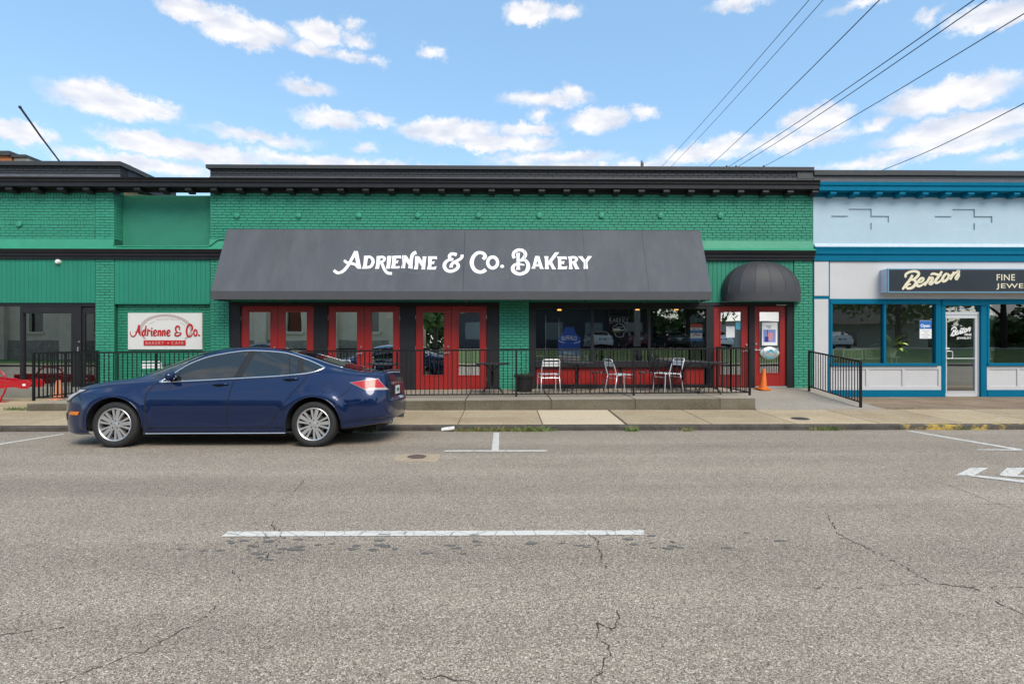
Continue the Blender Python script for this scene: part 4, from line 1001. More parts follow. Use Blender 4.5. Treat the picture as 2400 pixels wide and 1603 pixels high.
LETTERS = [
 (Z1, [('p', [(535,160),(618,160),(650,320),(692,530),(606,530),(600,500),(553,262)]), ('s', [(575,175),(500,310),(420,455),(340,560),(270,612),(190,628),(108,572)], [72,62,62,62,60,60,62]), ('s', [(328,362),(372,398),(420,418),(500,425),(575,450),(625,500)], [50,60,62,56,56,66])]),
 (Z1, [('p', [(750,255),(842,255),(826,330),(797,530),(705,530),(735,440)]), ('s', [(800,281),(870,278),(925,320),(940,380),(920,440),(868,490),(745,504)], [50,52,62,66,64,58,50])]),
 (Z1, [('p', [(1016,258),(1105,258),(1085,400),(1066,530),(980,530),(1005,440)]), ('s', [(1060,284),(1140,280),(1180,305),(1170,350),(1120,385),(1078,400)], [52,50,58,58,50,48]), ('s', [(1108,370),(1145,460),(1180,545),(1235,615),(1290,634),(1342,634)], [62,62,60,60,60,58])]),
 (Z1, [('p', [(1238,262),(1332,262),(1312,400),(1297,530),(1213,530),(1232,420)])]),
 (Z1, [('p', [(1350,262),(1438,262),(1424,400),(1404,530),(1318,530),(1342,420)]), ('p', [(1400,262),(1532,262),(1541,328),(1500,316),(1400,316)]), ('p', [(1400,372),(1448,370),(1483,356),(1460,428),(1440,418),(1400,420)]), ('p', [(1390,482),(1450,488),(1508,480),(1498,534),(1390,534)])]),
 (Z1, [('p', [(1558,258),(1630,258),(1638,330),(1618,530),(1533,530),(1560,440)]), ('p', [(1580,262),(1650,262),(1762,440),(1762,528),(1700,470),(1600,330)]), ('s', [(1730,530),(1742,440),(1752,330),(1775,245),(1810,205),(1857,190)], [96,72,72,70,66,74])]),
 (Z1, [('p', [(1830,268),(1900,268),(1906,340),(1888,545),(1805,545),(1828,450)]), ('p', [(1850,272),(1918,270),(2030,450),(2034,540),(1970,480),(1868,340)]), ('p', [(1990,270),(2070,270),(2052,400),(2042,545),(1958,545),(1985,440)])]),
 (Z1, [('p', [(2104,265),(2196,265),(2180,400),(2170,545),(2082,545),(2108,430)]), ('p', [(2150,265),(2290,265),(2296,332),(2255,318),(2150,318)]), ('p', [(2160,380),(2210,378),(2247,364),(2226,432),(2204,424),(2160,426)]), ('p', [(2150,492),(2225,494),(2287,472),(2262,546),(2150,546)])]),
 (Z2, [('s', [(590,318),(520,290),(440,290),(392,340),(410,415),(500,440)], [96,84,84,90,84,60]), ('s', [(480,445),(360,455),(275,525),(250,620),(300,720),(410,765),(540,735),(628,655),(620,575),(560,530)], [60,76,92,100,92,84,84,92,92,70]), ('s', [(440,662),(440,600),(500,530),(600,480),(690,430),(738,380),(735,318)], [100,84,80,80,80,76,90])]),
 (Z2, [('s', [(1315,428),(1370,355),(1340,280),(1250,248),(1150,268),(1050,370),(1005,520),(1040,665),(1130,758),(1240,784),(1330,760),(1392,712)], [84,104,86,84,88,100,110,104,98,92,92,104])]),
 (Z2, [('e', (1580, 515), (136, 152), 88)]),
 (Z2, [('d', (1842, 622), (54, 45))]),
 (Z3, [('p', [(312,240),(414,240),(404,330),(404,570),(422,662),(312,662),(330,590),(326,330)]), ('s', [(275,368),(245,300),(262,225),(330,178),(410,168),(500,195),(545,260),(540,320),(490,385),(415,445)], [78,78,74,74,72,80,88,86,76,60]), ('s', [(455,418),(540,430),(610,510),(615,620),(560,715),(450,766),(340,755),(250,690),(232,610),(280,535),(380,520),(525,548)], [60,76,90,96,90,80,80,92,94,70,64,30])]),
 (Z3, [('p', [(795,312),(870,312),(845,430),(800,560),(796,632),(690,632),(728,580)]), ('p', [(830,312),(897,312),(985,590),(1014,632),(908,632),(905,570),(848,425)]), ('p', [(780,512),(920,512),(920,576),(770,576)])]),
 (Z3, [('p', [(1018,312),(1127,312),(1118,400),(1122,540),(1142,632),(1033,632),(1046,560),(1036,380)]), ('p', [(1292,213),(1396,213),(1215,448),(1120,540),(1110,458)]), ('p', [(1135,490),(1208,440),(1270,560),(1322,636),(1216,636),(1196,580)])]),
 (Z3, [('p', [(1338,318),(1452,318),(1446,430),(1452,636),(1358,636),(1372,560),(1362,370)]), ('p', [(1400,318),(1572,318),(1592,394),(1535,382),(1400,382)]), ('p', [(1430,440),(1485,440),(1532,426),(1510,516),(1480,500),(1430,502)]), ('p', [(1430,566),(1530,572),(1600,558),(1580,638),(1430,638)])]),
 (Z3, [('p', [(1608,322),(1712,322),(1710,440),(1716,560),(1736,638),(1632,638),(1648,560),(1634,380)]), ('s', [(1670,350),(1760,346),(1822,372),(1828,415),(1780,458),(1695,478)], [64,62,66,66,58,56]), ('p', [(1722,478),(1808,455),(1856,570),(1902,640),(1798,642),(1776,590)])]),
 (Z3, [('p', [(1862,322),(1968,325),(2046,424),(2104,345),(2104,322),(2214,322),(2098,480),(2112,642),(2006,642),(2010,492)])]),
]
def glyph(parent, name, fn, items, place, m, base=.004, step=.0006, thick=0.0):
    b = MB(); k = 0
    for it in items:
        if it[0] == 'p': vs = it[1]; fs = [tuple(range(len(vs)))]
        elif it[0] == 's': vs, fs = stroke_poly(it[1], it[2], 7)
        elif it[0] == 'e':
            (cx, cy), (rx, ry), w = it[1:]
            vs, fs = stroke_poly([(cx + rx*math.cos(2*math.pi*i/16), cy + ry*math.sin(2*math.pi*i/16)) for i in range(16)], w, 3, True)
        elif it[0] == 'd':
            (cx, cy), (rx, ry) = it[1:]
            vs = [(cx + rx*math.cos(2*math.pi*i/16), cy + ry*math.sin(2*math.pi*i/16)) for i in range(16)]; fs = [tuple(range(16))]
        elif it[0] == 'm': vs, fs = it[1]
        b.add([place(*fn(x, y), base + k * step) for x, y in vs], fs); k += 1
    return b.build(name, m, parent)
def big_poly_fix(items): return items
for fn, items in LETTERS: glyph(awn, 'letter', fn, items, on_awning, M_LET)
# faint worn scrollwork printed round the name
M_SCR = mat('faded_print', (0.115, 0.122, 0.132), 0.75)
scr = MB()
def scroll(cx, cy, r, turns, a0, d):
    pts = []
    for i in range(14):
        a = a0 + d * turns * 2*math.pi*i/13; rr = r * (1 - .75*i/13); pts.append((cx + rr*math.cos(a), cy + rr*math.sin(a)))
    vs, fs = stroke_poly(pts, 1.3, 2); scr.add([on_awning(x, y, .0028) for x, y in vs], fs)
def scr_line(pts, w=1.1):
    vs, fs = stroke_poly(pts, w, 5); scr.add([on_awning(x, y, .0024) for x, y in vs], fs)
for (cx, cy, r, t, a, d) in ((914,590,7,1.1,0,1),(985,583,6,1.2,2,-1),(1015,639,6,1.1,1,1),(880,635,5,1,3,1),(1175,590,9,1.1,0,-1),(1240,583,5,1.2,1,1),(1385,628,8,1.1,4,-1),(1360,642,7,1.2,0,1),(1060,586,6,1,2,1),(1185,645,8,1.1,3,-1),(840,580,5,1.1,0,1)): scroll(cx, cy, r, t, a, d)
scr_line([(850,597),(900,594),(960,597),(1025,597)]); scr_line([(815,628),(850,640),(890,634),(930,640)]); scr_line([(1255,595),(1290,590),(1330,597)])
scr_line([(1270,632),(1310,641),(1350,632)]); scr_line([(930,632),(970,640),(1010,632)]); scr_line([(1110,620),(1150,640),(1190,634)])
scr.build('faded_scrollwork', M_SCR, awn)

# ---- dome awning over the right-hand door
dc = PX(1780.5, YF); hw = (PX(1871.5, YF) - PX(1690, YF)) / 2
dz0, dz1, dzt = CAMZ + (CY - 706) / F * 13.75, Zf(686, 13.9), Zf(613, YF)
dome = thing('dome_awning', 'rounded charcoal dome awning over the door with the orange cone', 'awning', (dc, YF, dz0))
DD = .62; b = MB(); nu, nv = 8, 10
M_DOME = mat('black_canvas', (0.040, 0.041, 0.046), 0.6, var=.12, vscale=3, bump=.1, bscale=90, spec=.5)
def dome_pt(u, v, sub=0.0):
    a = math.pi * u; e = math.pi / 2 * v
    k = math.cos(e) ** .9
    return Vector((dc - hw * math.cos(a) * k, YF - .02 - DD * math.sin(a) * k, dz1 + (dzt - dz1) * math.sin(e) ** .95))
seg = 8; sub = 4
for s_ in range(seg):
    g = MB(); G = []
    for j in range(nv + 1):
        row = []
        for i in range(sub + 1):
            f = i / sub; p0, p1 = dome_pt(s_ / seg, j / nv), dome_pt((s_ + 1) / seg, j / nv)
            pr = dome_pt((s_ + f) / seg, j / nv); row.append(p0.lerp(p1, f).lerp(pr, .45))
        G.append(row)
    for j in range(nv):
        for i in range(sub): g.quad(G[j][i], G[j][i+1], G[j+1][i+1], G[j+1][i])
    g.build('canvas_gore', M_DOME, dome, smooth=True)
for s_ in range(1, seg):
    MB().tube([dome_pt(s_ / seg, j / nv) + Vector((0, -.003, .002)) for j in range(nv + 1)], .005, 5).build('seam', mat('dome_seam', (.055, .056, .06), .7), dome)
vl = MB()
for i in range(32):
    p, q = dome_pt(i / 32, 0), dome_pt((i + 1) / 32, 0)
    vl.quad((p.x, p.y - .002, dz0), (q.x, q.y - .002, dz0), (q.x, q.y - .002, q.z), (p.x, p.y - .002, p.z))
vl.build('valance', M_DOME, dome, smooth=True)
MB().tube([(dome_pt(i / 24, 0).x, dome_pt(i / 24, 0).y + .012, dz0 + .012) for i in range(25)], .011, 6).build('frame_hoop', M_STEEL, dome)

# ---- white board sign beside the doors
YSG = YF + .055
sg = thing('board_sign', 'white board sign with red script lettering on the plain green brick', 'sign', at(386, 819, YSG))
MB().bbox(PX(299.5, YSG), PX(473, YSG), YSG, YSG + .05, PZ(386, 819, YSG), PZ(386, 733.5, YSG), .004).build('panel', mat('sign_white', (.62, .615, .59), .45, var=.02), sg)
M_SR = mat('sign_red', (.42, .012, .014), .4)
M_SB = mat('sign_brown', (.30, .22, .20), .6)
S8 = lambda x, y: (280 + x * 220 / 2348, 720 + y * 220 / 2348)
flat = lambda px, py, l: at(px, py, YSG - l)
def frame_ell(w): 
    return [(1145 + 600*math.cos(a), 560 + 350*math.sin(a)*-1) for a in w]
arc = [(640,790),(560,690),(525,560),(575,420),(720,300),(920,230),(1160,205),(1400,235),(1600,315),(1740,430),(1800,560),(1760,690),(1650,790)]
glyph(sg, 'arch_ornament', S8, [('s', arc, 58)], flat, mat('sign_pinkgrey', (.46, .38, .37), .6), .0015)
glyph(sg, 'arch_outline', S8, [('s', [(x + (x - 1150) * .035, y - 12) for x, y in arc], 9), ('s', [(x - (x - 1150) * .05, y + 24) for x, y in arc], 8), ('s', [(740,425),(800,395),(900,352)], 6), ('s', [(1510,385),(1580,420),(1660,475)], 6)], flat, M_SB, .0025)
glyph(sg, 'script_lettering', S8, [
 ('s', [(272,610),(270,660),(300,718),(345,735),(395,700),(440,600),(490,450)], [16,20,30,34,34,36,40]), ('s', [(488,440),(488,540),(492,640),(530,715)], [50,56,48,18]), ('s', [(390,622),(460,612),(545,622)], 14),
 ('s', [(650,585),(605,580),(575,640),(575,700),(610,705),(650,620)], [30,36,44,40,30,24]), ('s', [(665,460),(648,580),(640,680),(672,715)], [30,46,44,14]),
 ('s', [(712,545),(706,630),(700,718)], 40), ('s', [(702,640),(720,590),(752,580),(765,610)], [14,22,32,26]),
 ('s', [(806,575),(798,650),(806,712),(840,700)], [40,42,34,12]), ('d', (806, 530), (24, 16)),
 ('s', [(855,655),(905,640),(925,600),(895,572),(862,610),(858,680),(890,715),(940,680)], [14,22,30,34,44,44,34,12]),
 ('s', [(972,575),(970,650),(964,720)], 40), ('s', [(966,660),(990,600),(1020,585),(1030,630),(1024,720)], [14,24,36,42,40]),
 ('s', [(1082,575),(1080,650),(1074,720)], 40), ('s', [(1076,660),(1100,600),(1130,585),(1140,630),(1132,700),(1165,705)], [14,24,36,42,38,12]),
 ('s', [(1190,655),(1240,640),(1262,600),(1230,572),(1198,610),(1194,680),(1226,715),(1278,680)], [14,22,30,34,44,44,34,12]),
 ('s', [(1505,570),(1490,490),(1440,475),(1405,520),(1415,590),(1450,618)], [26,40,40,44,36,14]), ('s', [(1450,622),(1395,650),(1395,700),(1450,715),(1510,690),(1538,640),(1430,632)], [18,34,40,38,36,22,14]),
 ('s', [(1800,580),(1822,520),(1800,450),(1745,432),(1695,500),(1678,600),(1695,700),(1740,735),(1800,710),(1832,650)], [30,44,44,40,42,46,42,34,28,14]),
 ('e', (1898, 638), (40, 76), 36), ('d', (1990, 700), (26, 20))], flat, M_SR, .006, .0005)
MB().bbox(PX(337, YSG), PX(435.5, YSG), YSG - .012, YSG + .001, PZ(386, 810, YSG), PZ(386, 797.5, YSG), .003).build('red_bar', M_SR, sg)
M_SL = mat('sign_pale_lettering', (.62, .35, .32), .6)
b = MB()
for t, x0, x1 in (('BAKERY', 341.5, 384), ('CAFE', 401.5, 430)):
    vs, fs = fit_text(t, x0, x1, 800.2, 807.6, bold=-.008, spacing=1.25); b.add([at(x, y, YSG - .0145) for x, y in vs], fs)
vs, fs = round_cap((394, 804), 1.7); b.add([at(x, y, YSG - .0145) for x, y in vs], fs)
b.build('bar_lettering', M_SL, sg)
vs, fs = fit_text('www.CakesToday.com', 366, 420, 747, 754.5, shear=.25)
vs = [(x, y - 1.5 * (1 - ((x - 392) / 30) ** 2) * 2) for x, y in vs]
MB().add([at(x, y, YSG - .002) for x, y in vs], fs).build('web_lettering', mat('sign_grey', (.42, .36, .35), .6), sg)
for px, py in ((304, 738.5), (390, 736.5), (468, 739), (305.5, 815), (390, 814), (469, 813.5)):
    MB().lathe([(0, -.006), (.007, -.005), (.009, 0)], at(px, py, YSG), 8, axis='y').build('screw', M_STEEL, sg)

# ---- box sign of the blue shop
YB = YF - .30
bx = thing('box_sign', 'long dark box sign with cream script above the blue shop windows', 'sign', at(2260, 686, YB))
bx0, bx1, bz0, bz1 = PX(2080.5, YB), PX(2700, YB), PZ(2240, 686, YB), PZ(2240, 630, YB)
MB().bbox(bx0, bx1, YB + .012, YF - .012, bz0, bz1, .01).build('cabinet', mat('cabinet_pale_blue', (.50, .57, .66), .5, var=.06, vscale=4), bx)
M_TRIM = mat('sign_trim_blue', (.13, .30, .42), .45, .2)
f = MB(); w = .027
f.box(bx0, bx1, YB - .01, YB + .02, bz0, bz0 + w); f.box(bx0, bx1, YB - .01, YB + .02, bz1 - w, bz1); f.box(bx0, bx0 + w, YB - .009, YB + .019, bz0 + w, bz1 - w); f.box(bx1 - w, bx1, YB - .009, YB + .019, bz0 + w, bz1 - w)
f.build('trim_frame', M_TRIM, bx)
MB().box(bx0 + w, bx1 - w, YB + .0, YB + .012, bz0 + w, bz1 - w).build('sign_face', mat('sign_navy', (.018, .025, .034), .35, var=.25, vscale=2.2), bx)
pin = MB(); r_ = mat('pinstripe_red', (.10, .028, .03), .5)
for z in (bz0 + w + .03, bz1 - w - .03): pin.box(bx0 + w + .05, bx1 - w - .05, YB - .002, YB - .0006, z - .003, z + .003)
pin.build('pinstripe', r_, bx)
M_CREAM = mat('cream_letters', (.72, .66, .48), .5)
S4 = lambda x, y: (2060 + x * 340 / 2348, 620 + y * 340 / 2348)
fs_ = lambda px, py, l: at(px, py, YB - l)
BENTON = [('s', [(545,170),(500,250),(440,325),(380,405)], [38,46,46,34]), ('s', [(447,205),(430,190),(445,150),(510,118),(585,110),(642,135),(630,185),(570,235),(500,255)], [34,40,40,38,40,46,46,40,26]),
 ('s', [(520,245),(585,262),(592,315),(540,372),(470,388),(442,360),(480,325),(520,318)], [26,42,50,46,40,32,28,20]),
 ('s', [(640,295),(700,275),(722,232),(690,222),(645,260),(612,320),(640,350),(700,330),(760,280)], [24,32,38,38,42,46,44,34,20]),
 ('s', [(830,195),(790,265),(735,340)], 40), ('s', [(768,300),(830,225),(868,215),(860,255),(820,305),(850,318),(905,265)], [20,32,42,42,42,36,20]),
 ('s', [(1020,110),(970,190),(915,265),(930,298),(985,275),(1020,225)], [36,44,46,42,32,20]), ('s', [(835,168),(880,148),(940,162),(1015,172)], [26,38,40,26]),
 ('s', [(1105,140),(1060,175),(1028,235),(1045,272),(1100,245),(1130,185),(1110,145)], [36,42,46,44,42,40,34]), ('s', [(1105,150),(1150,180),(1190,150)], [24,26,18]),
 ('s', [(1215,118),(1190,180),(1150,248)], 38), ('s', [(1170,215),(1230,145),(1290,105),(1285,150),(1245,215),(1262,238),(1312,165)], [18,30,40,42,42,36,18])]
glyph(bx, 'script_lettering', S4, BENTON, fs_, M_CREAM, .003, .0006)
b = MB()
for t, x0, x1, y0, y1 in (('FINE', 2336, 2379, 643, 657.5), ('JEWELRY', 2335, 2447, 664.5, 679)):
    vs, fs = fit_text(t, x0, x1, y0, y1, bold=.006, spacing=1.08); b.add([at(x, y, YB - .003) for x, y in vs], fs)
b.build('block_lettering', M_CREAM, bx)
# same name in white vinyl on the glass door
S5 = lambda x, y: (2227.5 + (x - 370) * 48.0 / 950, 766.5 + (y - 100) * 22.0 / 310)
glyph(jd, 'script_lettering', S5, BENTON, lambda px, py, l: at(px, py, YJ + .046 - l), mat('white_vinyl', (.8, .8, .8)), .001, .0004)
b = MB()
for t, x0, x1, y0, y1 in (('FINE', 2261, 2277, 781.5, 787), ('JEWELRY', 2242, 2277, 790, 796)):
    vs, fs = fit_text(t, x0, x1, y0, y1, bold=.02); b.add([at(x, y, YJ + .044) for x, y in vs], fs)
b.build('block_lettering', mat('white_vinyl', (.8, .8, .8)), jd)

# ---- things hung in or on the windows
def card(name, label, cat, px0, px1, py0, py1, Y, m, thick=.003):
    t = thing(name, label, cat, at((px0 + px1)/2, py1, Y))
    MB().box(PX(px0, Y), PX(px1, Y), Y, Y + thick, PZ(px0, py1, Y), PZ(px0, py0, Y)).build('sheet', m, t); return t
def on_card(t, name, items, Y, m, base=.001):
    b = MB()
    for it in items:
        if it[0] == 'r': x0, x1, y0, y1 = it[1:]; b.quad(at(x0, y1, Y - base), at(x1, y1, Y - base), at(x1, y0, Y - base), at(x0, y0, Y - base))
        elif it[0] == 't':
            vs, fs = fit_text(it[1], *it[2:6], **(it[6] if len(it) > 6 else {})); b.add([at(x, y, Y - base) for x, y in vs], fs)
        elif it[0] == 'p': b.add([at(x, y, Y - base) for x, y in it[1]], [tuple(range(len(it[1])))])
        elif it[0] == 's':
            vs, fs = stroke_poly(it[1], it[2], 5); b.add([at(x, y, Y - base) for x, y in vs], fs)
    return b.build(name, m, t)
M_PAPER = mat('paper', (.78, .78, .77), .7)
M_PBLUE = mat('print_blue', (.01, .13, .42), .6); M_PRED = mat('print_red', (.5, .02, .02), .6); M_PTEAL = mat('print_teal', (.10, .45, .56), .6); M_INK = mat('print_ink', (.04, .04, .05), .6)
M_ROYAL = mat('royal_cloth', (.012, .09, .50), .8, var=.15, vscale=8)
YG = YJ + .014
t = card('open_sign', 'blue Open sign with white hours card on the shop window', 'sign', 2155.5, 2183.5, 751, 793.5, YG, M_PAPER)
on_card(t, 'blue_panel', [('r', 2155.5, 2183.5, 751.5, 771)], YG, M_PBLUE)
on_card(t, 'lettering', [('t', 'Open', 2157.5, 2180, 759.5, 769, dict(bold=.025))], YG, mat('white_vinyl', (0, 0, 0)), .002)
on_card(t, 'hours_print', [('r', 2160 + a, 2160 + a + w_, y, y + 1.1) for y, a, w_ in ((775, 1, 17), (779.5, 5, 11), (784.5, 0, 19), (789.5, 2, 14))], YG, mat('print_grey', (.3, .32, .36), .7), .002)
YG1 = YD + .012
t = card('notice', 'plain white paper notice on the red door beside the black railing', 'notice', 1702, 1722, 765, 791, YG1, M_PAPER)
on_card(t, 'print', [('r', 1708, 1716, 767, 768)], YG1, mat('print_grey', (0, 0, 0)))
t = card('blue_sticker', 'small pale blue sticker beside the white notice on the red door', 'sticker', 1724.5, 1735.5, 754.5, 772, YG1, M_PTEAL)
on_card(t, 'blue_band', [('r', 1726, 1735.5, 766.5, 771.5)], YG1, mat('print_cyan', (.08, .42, .62), .6))
t = card('poster', 'white poster with a blue and pink picture on the red door above the cone', 'poster', 1786, 1822, 755.5, 809.5, YG1, M_PAPER)
on_card(t, 'picture', [('r', 1789, 1818, 772.5, 802)], YG1, mat('print_lilac', (.20, .26, .55), .6))
on_card(t, 'pink_shape', [('p', [(1799,790),(1797,783),(1806,777),(1812,783),(1810,797),(1804,799)])], YG1, mat('print_pink', (.62, .25, .27), .6), .002)
on_card(t, 'dark_shape', [('r', 1792.5, 1801, 789, 801.5), ('r', 1798, 1799.6, 773, 790)], YG1, mat('print_navy', (.03, .02, .25), .6), .003)
on_card(t, 'title_print', [('r', 1795, 1808, 764, 765.6), ('r', 1799, 1806, 768, 769.4)], YG1, M_INK)
bl = thing('foil_balloon', 'football shaped foil balloon with a teal emblem on the red door', 'balloon', at(1804, 842, YG1 - .05))
b = MB(); nu, nv = 28, 6; c = at(1804, 827.5, YG1 - .05); rx = (PX(1827, YG1) - PX(1781, YG1)) / 2; rz = .165
for j in range(nv + 1):
    for i in range(nu):
        a = 2*math.pi*i/nu; r_ = 1 - j/nv
        x_ = math.cos(a); z_ = math.sin(a) * (1 - .25 * abs(math.cos(a)) ** 3)
        b.v.append((c.x + rx*x_*r_, c.y - .045*math.sqrt(max(0, 1 - r_*r_)), c.z + rz*z_*r_))
for j in range(nv):
    for i in range(nu): b.f.append((j*nu+i, j*nu+(i+1) % nu, (j+1)*nu+(i+1) % nu, (j+1)*nu+i)); b.m.append(0)
b.add([(v_[0], c.y + .03*(1 if k >= nu else 0), v_[2]) for k, v_ in enumerate(b.v[:nu] + b.v[:nu])], [tuple(range(nu, 2*nu))])
b.build('foil', mat('foil', (.62, .63, .58), .28, .6, var=.12, vscale=12, bump=.5, bscale=18), bl, smooth=True)
YB2 = YG1 - .10
on_card(bl, 'teal_emblem', [('s', [(1793,832),(1799,837),(1808,838),(1814,833)], [1.5, 3, 3, 1]), ('s', [(1796,829),(1802,824),(1810,823),(1815,828)], [1.2, 3, 3.4, 1.2]), ('s', [(1803,823),(1807,819),(1811,822)], [1.5, 2.5, 1]), ('s', [(1789.5,818),(1790.5,828),(1790,838)], 1.1), ('s', [(1818,816),(1820,826),(1816,837)], 1.1)], YB2, mat('emblem_teal', (.01, .36, .50), .5), 0)
# bakery window: jersey, flag, neon, lamps, strips
YW = YS + .09
jy = thing('jersey', 'royal blue sleeveless jersey with white lettering hung in the bakery window', 'jersey', at(1333, 841, YW))
JS = lambda x, y: (1290 + x * 210 / 2348, 720 + y * 210 / 2348)
out = [(395,510),(440,520),(560,520),(600,510),(640,640),(690,730),(785,780),(790,1240),(780,1370),(640,1385),(400,1378),(215,1350),(200,1240),(205,800),(290,740),(360,620)]
b = MB(); n = len(out); P0 = [at(*JS(x, y), YW) for x, y in out]
b.add(P0 + [p + Vector((0, .03, 0)) for p in P0], [tuple(range(n)), tuple(reversed(range(n, 2*n)))] + [(i, n+i, n+(i+1) % n, (i+1) % n) for i in range(n)])
b.build('cloth', M_ROYAL, jy)
M_JW = mat('jersey_white', (.72, .72, .74), .7)
vs, fs = fit_text('BUFFALO', *(JS(300, 0)[0], JS(698, 0)[0], JS(0, 745)[1], JS(0, 860)[1]), bold=.02)
vs = [(x, y + (abs(x - 1334.6) / 18) ** 2 * 1.8) for x, y in vs]
b = MB().add([at(x, y, YW - .002) for x, y in vs], fs); vs, fs = fit_text('BILLS', *(JS(352, 0)[0], JS(606, 0)[0], JS(0, 1168)[1], JS(0, 1228)[1]), bold=.03); b.add([at(x, y, YW - .002) for x, y in vs], fs)
b.build('lettering', M_JW, jy)
b = MB()
for pts in ([(208,872),(290,915),(385,932)], [(610,940),(700,925),(790,890)], [(200,1282),(450,1296),(775,1302)]):
    vs, fs = stroke_poly(pts, 22, 6); b.add([at(*JS(x, y), YW - .002) for x, y in vs], fs)
b.build('white_stripe', M_JW, jy)
b = MB()
for pts, w_ in (([(212,1255),(450,1260),(780,1262)], 26), ([(215,1335),(450,1348),(775,1350)], 40)):
    vs, fs = stroke_poly(pts, w_, 6); b.add([at(*JS(x, y), YW - .0015) for x, y in vs], fs)
b.build('red_stripe', mat('jersey_red', (.3, .02, .05), .7), jy)
MB().tube([at(1310, 744, YW + .02), at(1310, 800, YW + .02), at(1308, 845, YW + .02)], .010, 8).build('hanger_rod', M_GALV, jy)
MB().tube([at(1279, 738, YW), at(1279, 822, YW)], .010, 8).build('hanger_rod', M_GALV, jy)
fl = card('window_flag', 'small red white and blue flag hanging in the bakery window', 'flag', 1618, 1646, 759, 800, YW, M_PAPER)
on_card(fl, 'red_band', [('r', 1618, 1646, 759, 768)], YW, M_PRED); on_card(fl, 'blue_band', [('r', 1618, 1646, 774, 781), ('r', 1618, 1646, 793, 800)], YW, M_PBLUE)
on_card(fl, 'lettering', [('t', 'BILLS', 1624, 1640, 769.5, 773.5, dict(bold=.02))], YW, M_INK)
on_card(fl, 'emblem', [('s', [(1622,788),(1630,784),(1638,786),(1643,784)], [2, 5, 4, 2])], YW, mat('print_pink', (0, 0, 0)), .002)
MB().tube([at(1631, 745, YW), at(1631, 759, YW)], .003, 5).build('hanging_cord', M_GALV, fl)
nn = thing('neon_sign', 'unlit neon sign of the word bakery over a cupcake outline', 'sign', at(1452, 792, YW))
M_TUBE = mat('neon_tube_white', (.8, .8, .78), .25); M_TUBEY = mat('neon_tube_yellow', (.45, .36, .06), .3)
NB = lambda x, y: at(*JS(x, y), YW)
def neon(paths, m, r=.007, par=nn, name='neon_tube'):
    for p in paths:
        MB().tube([Vector(NB(q[0], q[1])) for q in (smooth_path(p, 5) if len(p) > 2 else p)], r, 6).build(name, m, par, smooth=True)
neon([[(1545,280),(1560,420)], [(1545,290),(1600,290),(1560,345),(1620,370),(1610,415),(1550,425)], [(1650,400),(1670,290),(1710,400)], [(1655,350),(1700,355)], [(1740,275),(1735,395)], [(1800,275),(1740,340),(1800,395)], [(1860,275),(1825,300),(1815,360),(1850,395)], [(1815,335),(1850,335)],
      [(1890,280),(1895,415)], [(1890,280),(1940,285),(1935,330),(1900,345),(1970,420)], [(1980,285),(2010,345)], [(2050,270),(2010,345),(2015,430)]], mat('neon_letter_tube', (.7, .71, .70), .3))
neon([[(1630,560),(1660,500),(1750,470)], [(1715,445),(1800,430),(1890,460),(1915,500),(1860,525),(1735,528)], [(1930,505),(1940,560),(1900,598),(1850,602)], [(1685,670),(1720,750),(1780,778),(1850,775),(1915,755),(1925,660)]], M_TUBE, .007)
neon([[(1625,635),(1700,640),(1800,655),(1850,625),(1960,605),(1985,580),(1970,550)]], M_TUBEY)
MB().bbox(NB(1640, 0).x, NB(1835, 0).x, YW - .02, YW + .02, NB(0, 620).z, NB(0, 555).z, .01).build('transformer', mat('transformer_white', (.6, .61, .58), .5), nn)
for x in (1515, 2060): MB().tube([NB(x, 240), NB(x, 40)], .002, 4).build('hanging_chain', M_GALV, nn)
MB().tube([NB(1515, 240), NB(2060, 250)], .004, 5).build('support_rod', M_GALV, nn)
M_LAMPO = mat('glowing_shade', (.6, .3, .08), .4, emit=(1.0, .42, .08), estr=1.3)
for px, py, Y, wh_ in ((1311, 728, YW + .5, 'above the blue jersey'), (1494, 727, YW + .5, 'right of the neon bakery sign'), (1585, 727, YW + .5, 'beside the hanging flag'), (1084, 735, YW + .35, 'behind the third pair of red doors'), (911, 745, YW + 1.2, 'behind the second pair of red doors')):
    c = at(px, py, Y); t = thing('pendant_lamp', 'small glowing orange pendant lamp ' + wh_, 'lamp', c, group='pendant lamps in the bakery')
    MB().lathe([(.0, .07), (.025, .065), (.05, .03), (.055, 0), (.0, .005)], c, 14).build('lamp_shade', M_LAMPO, t, smooth=True)
    MB().tube([c + Vector((0, 0, .06)), (c.x, c.y, 2.76)], .004, 5).build('flex', M_BK, t)
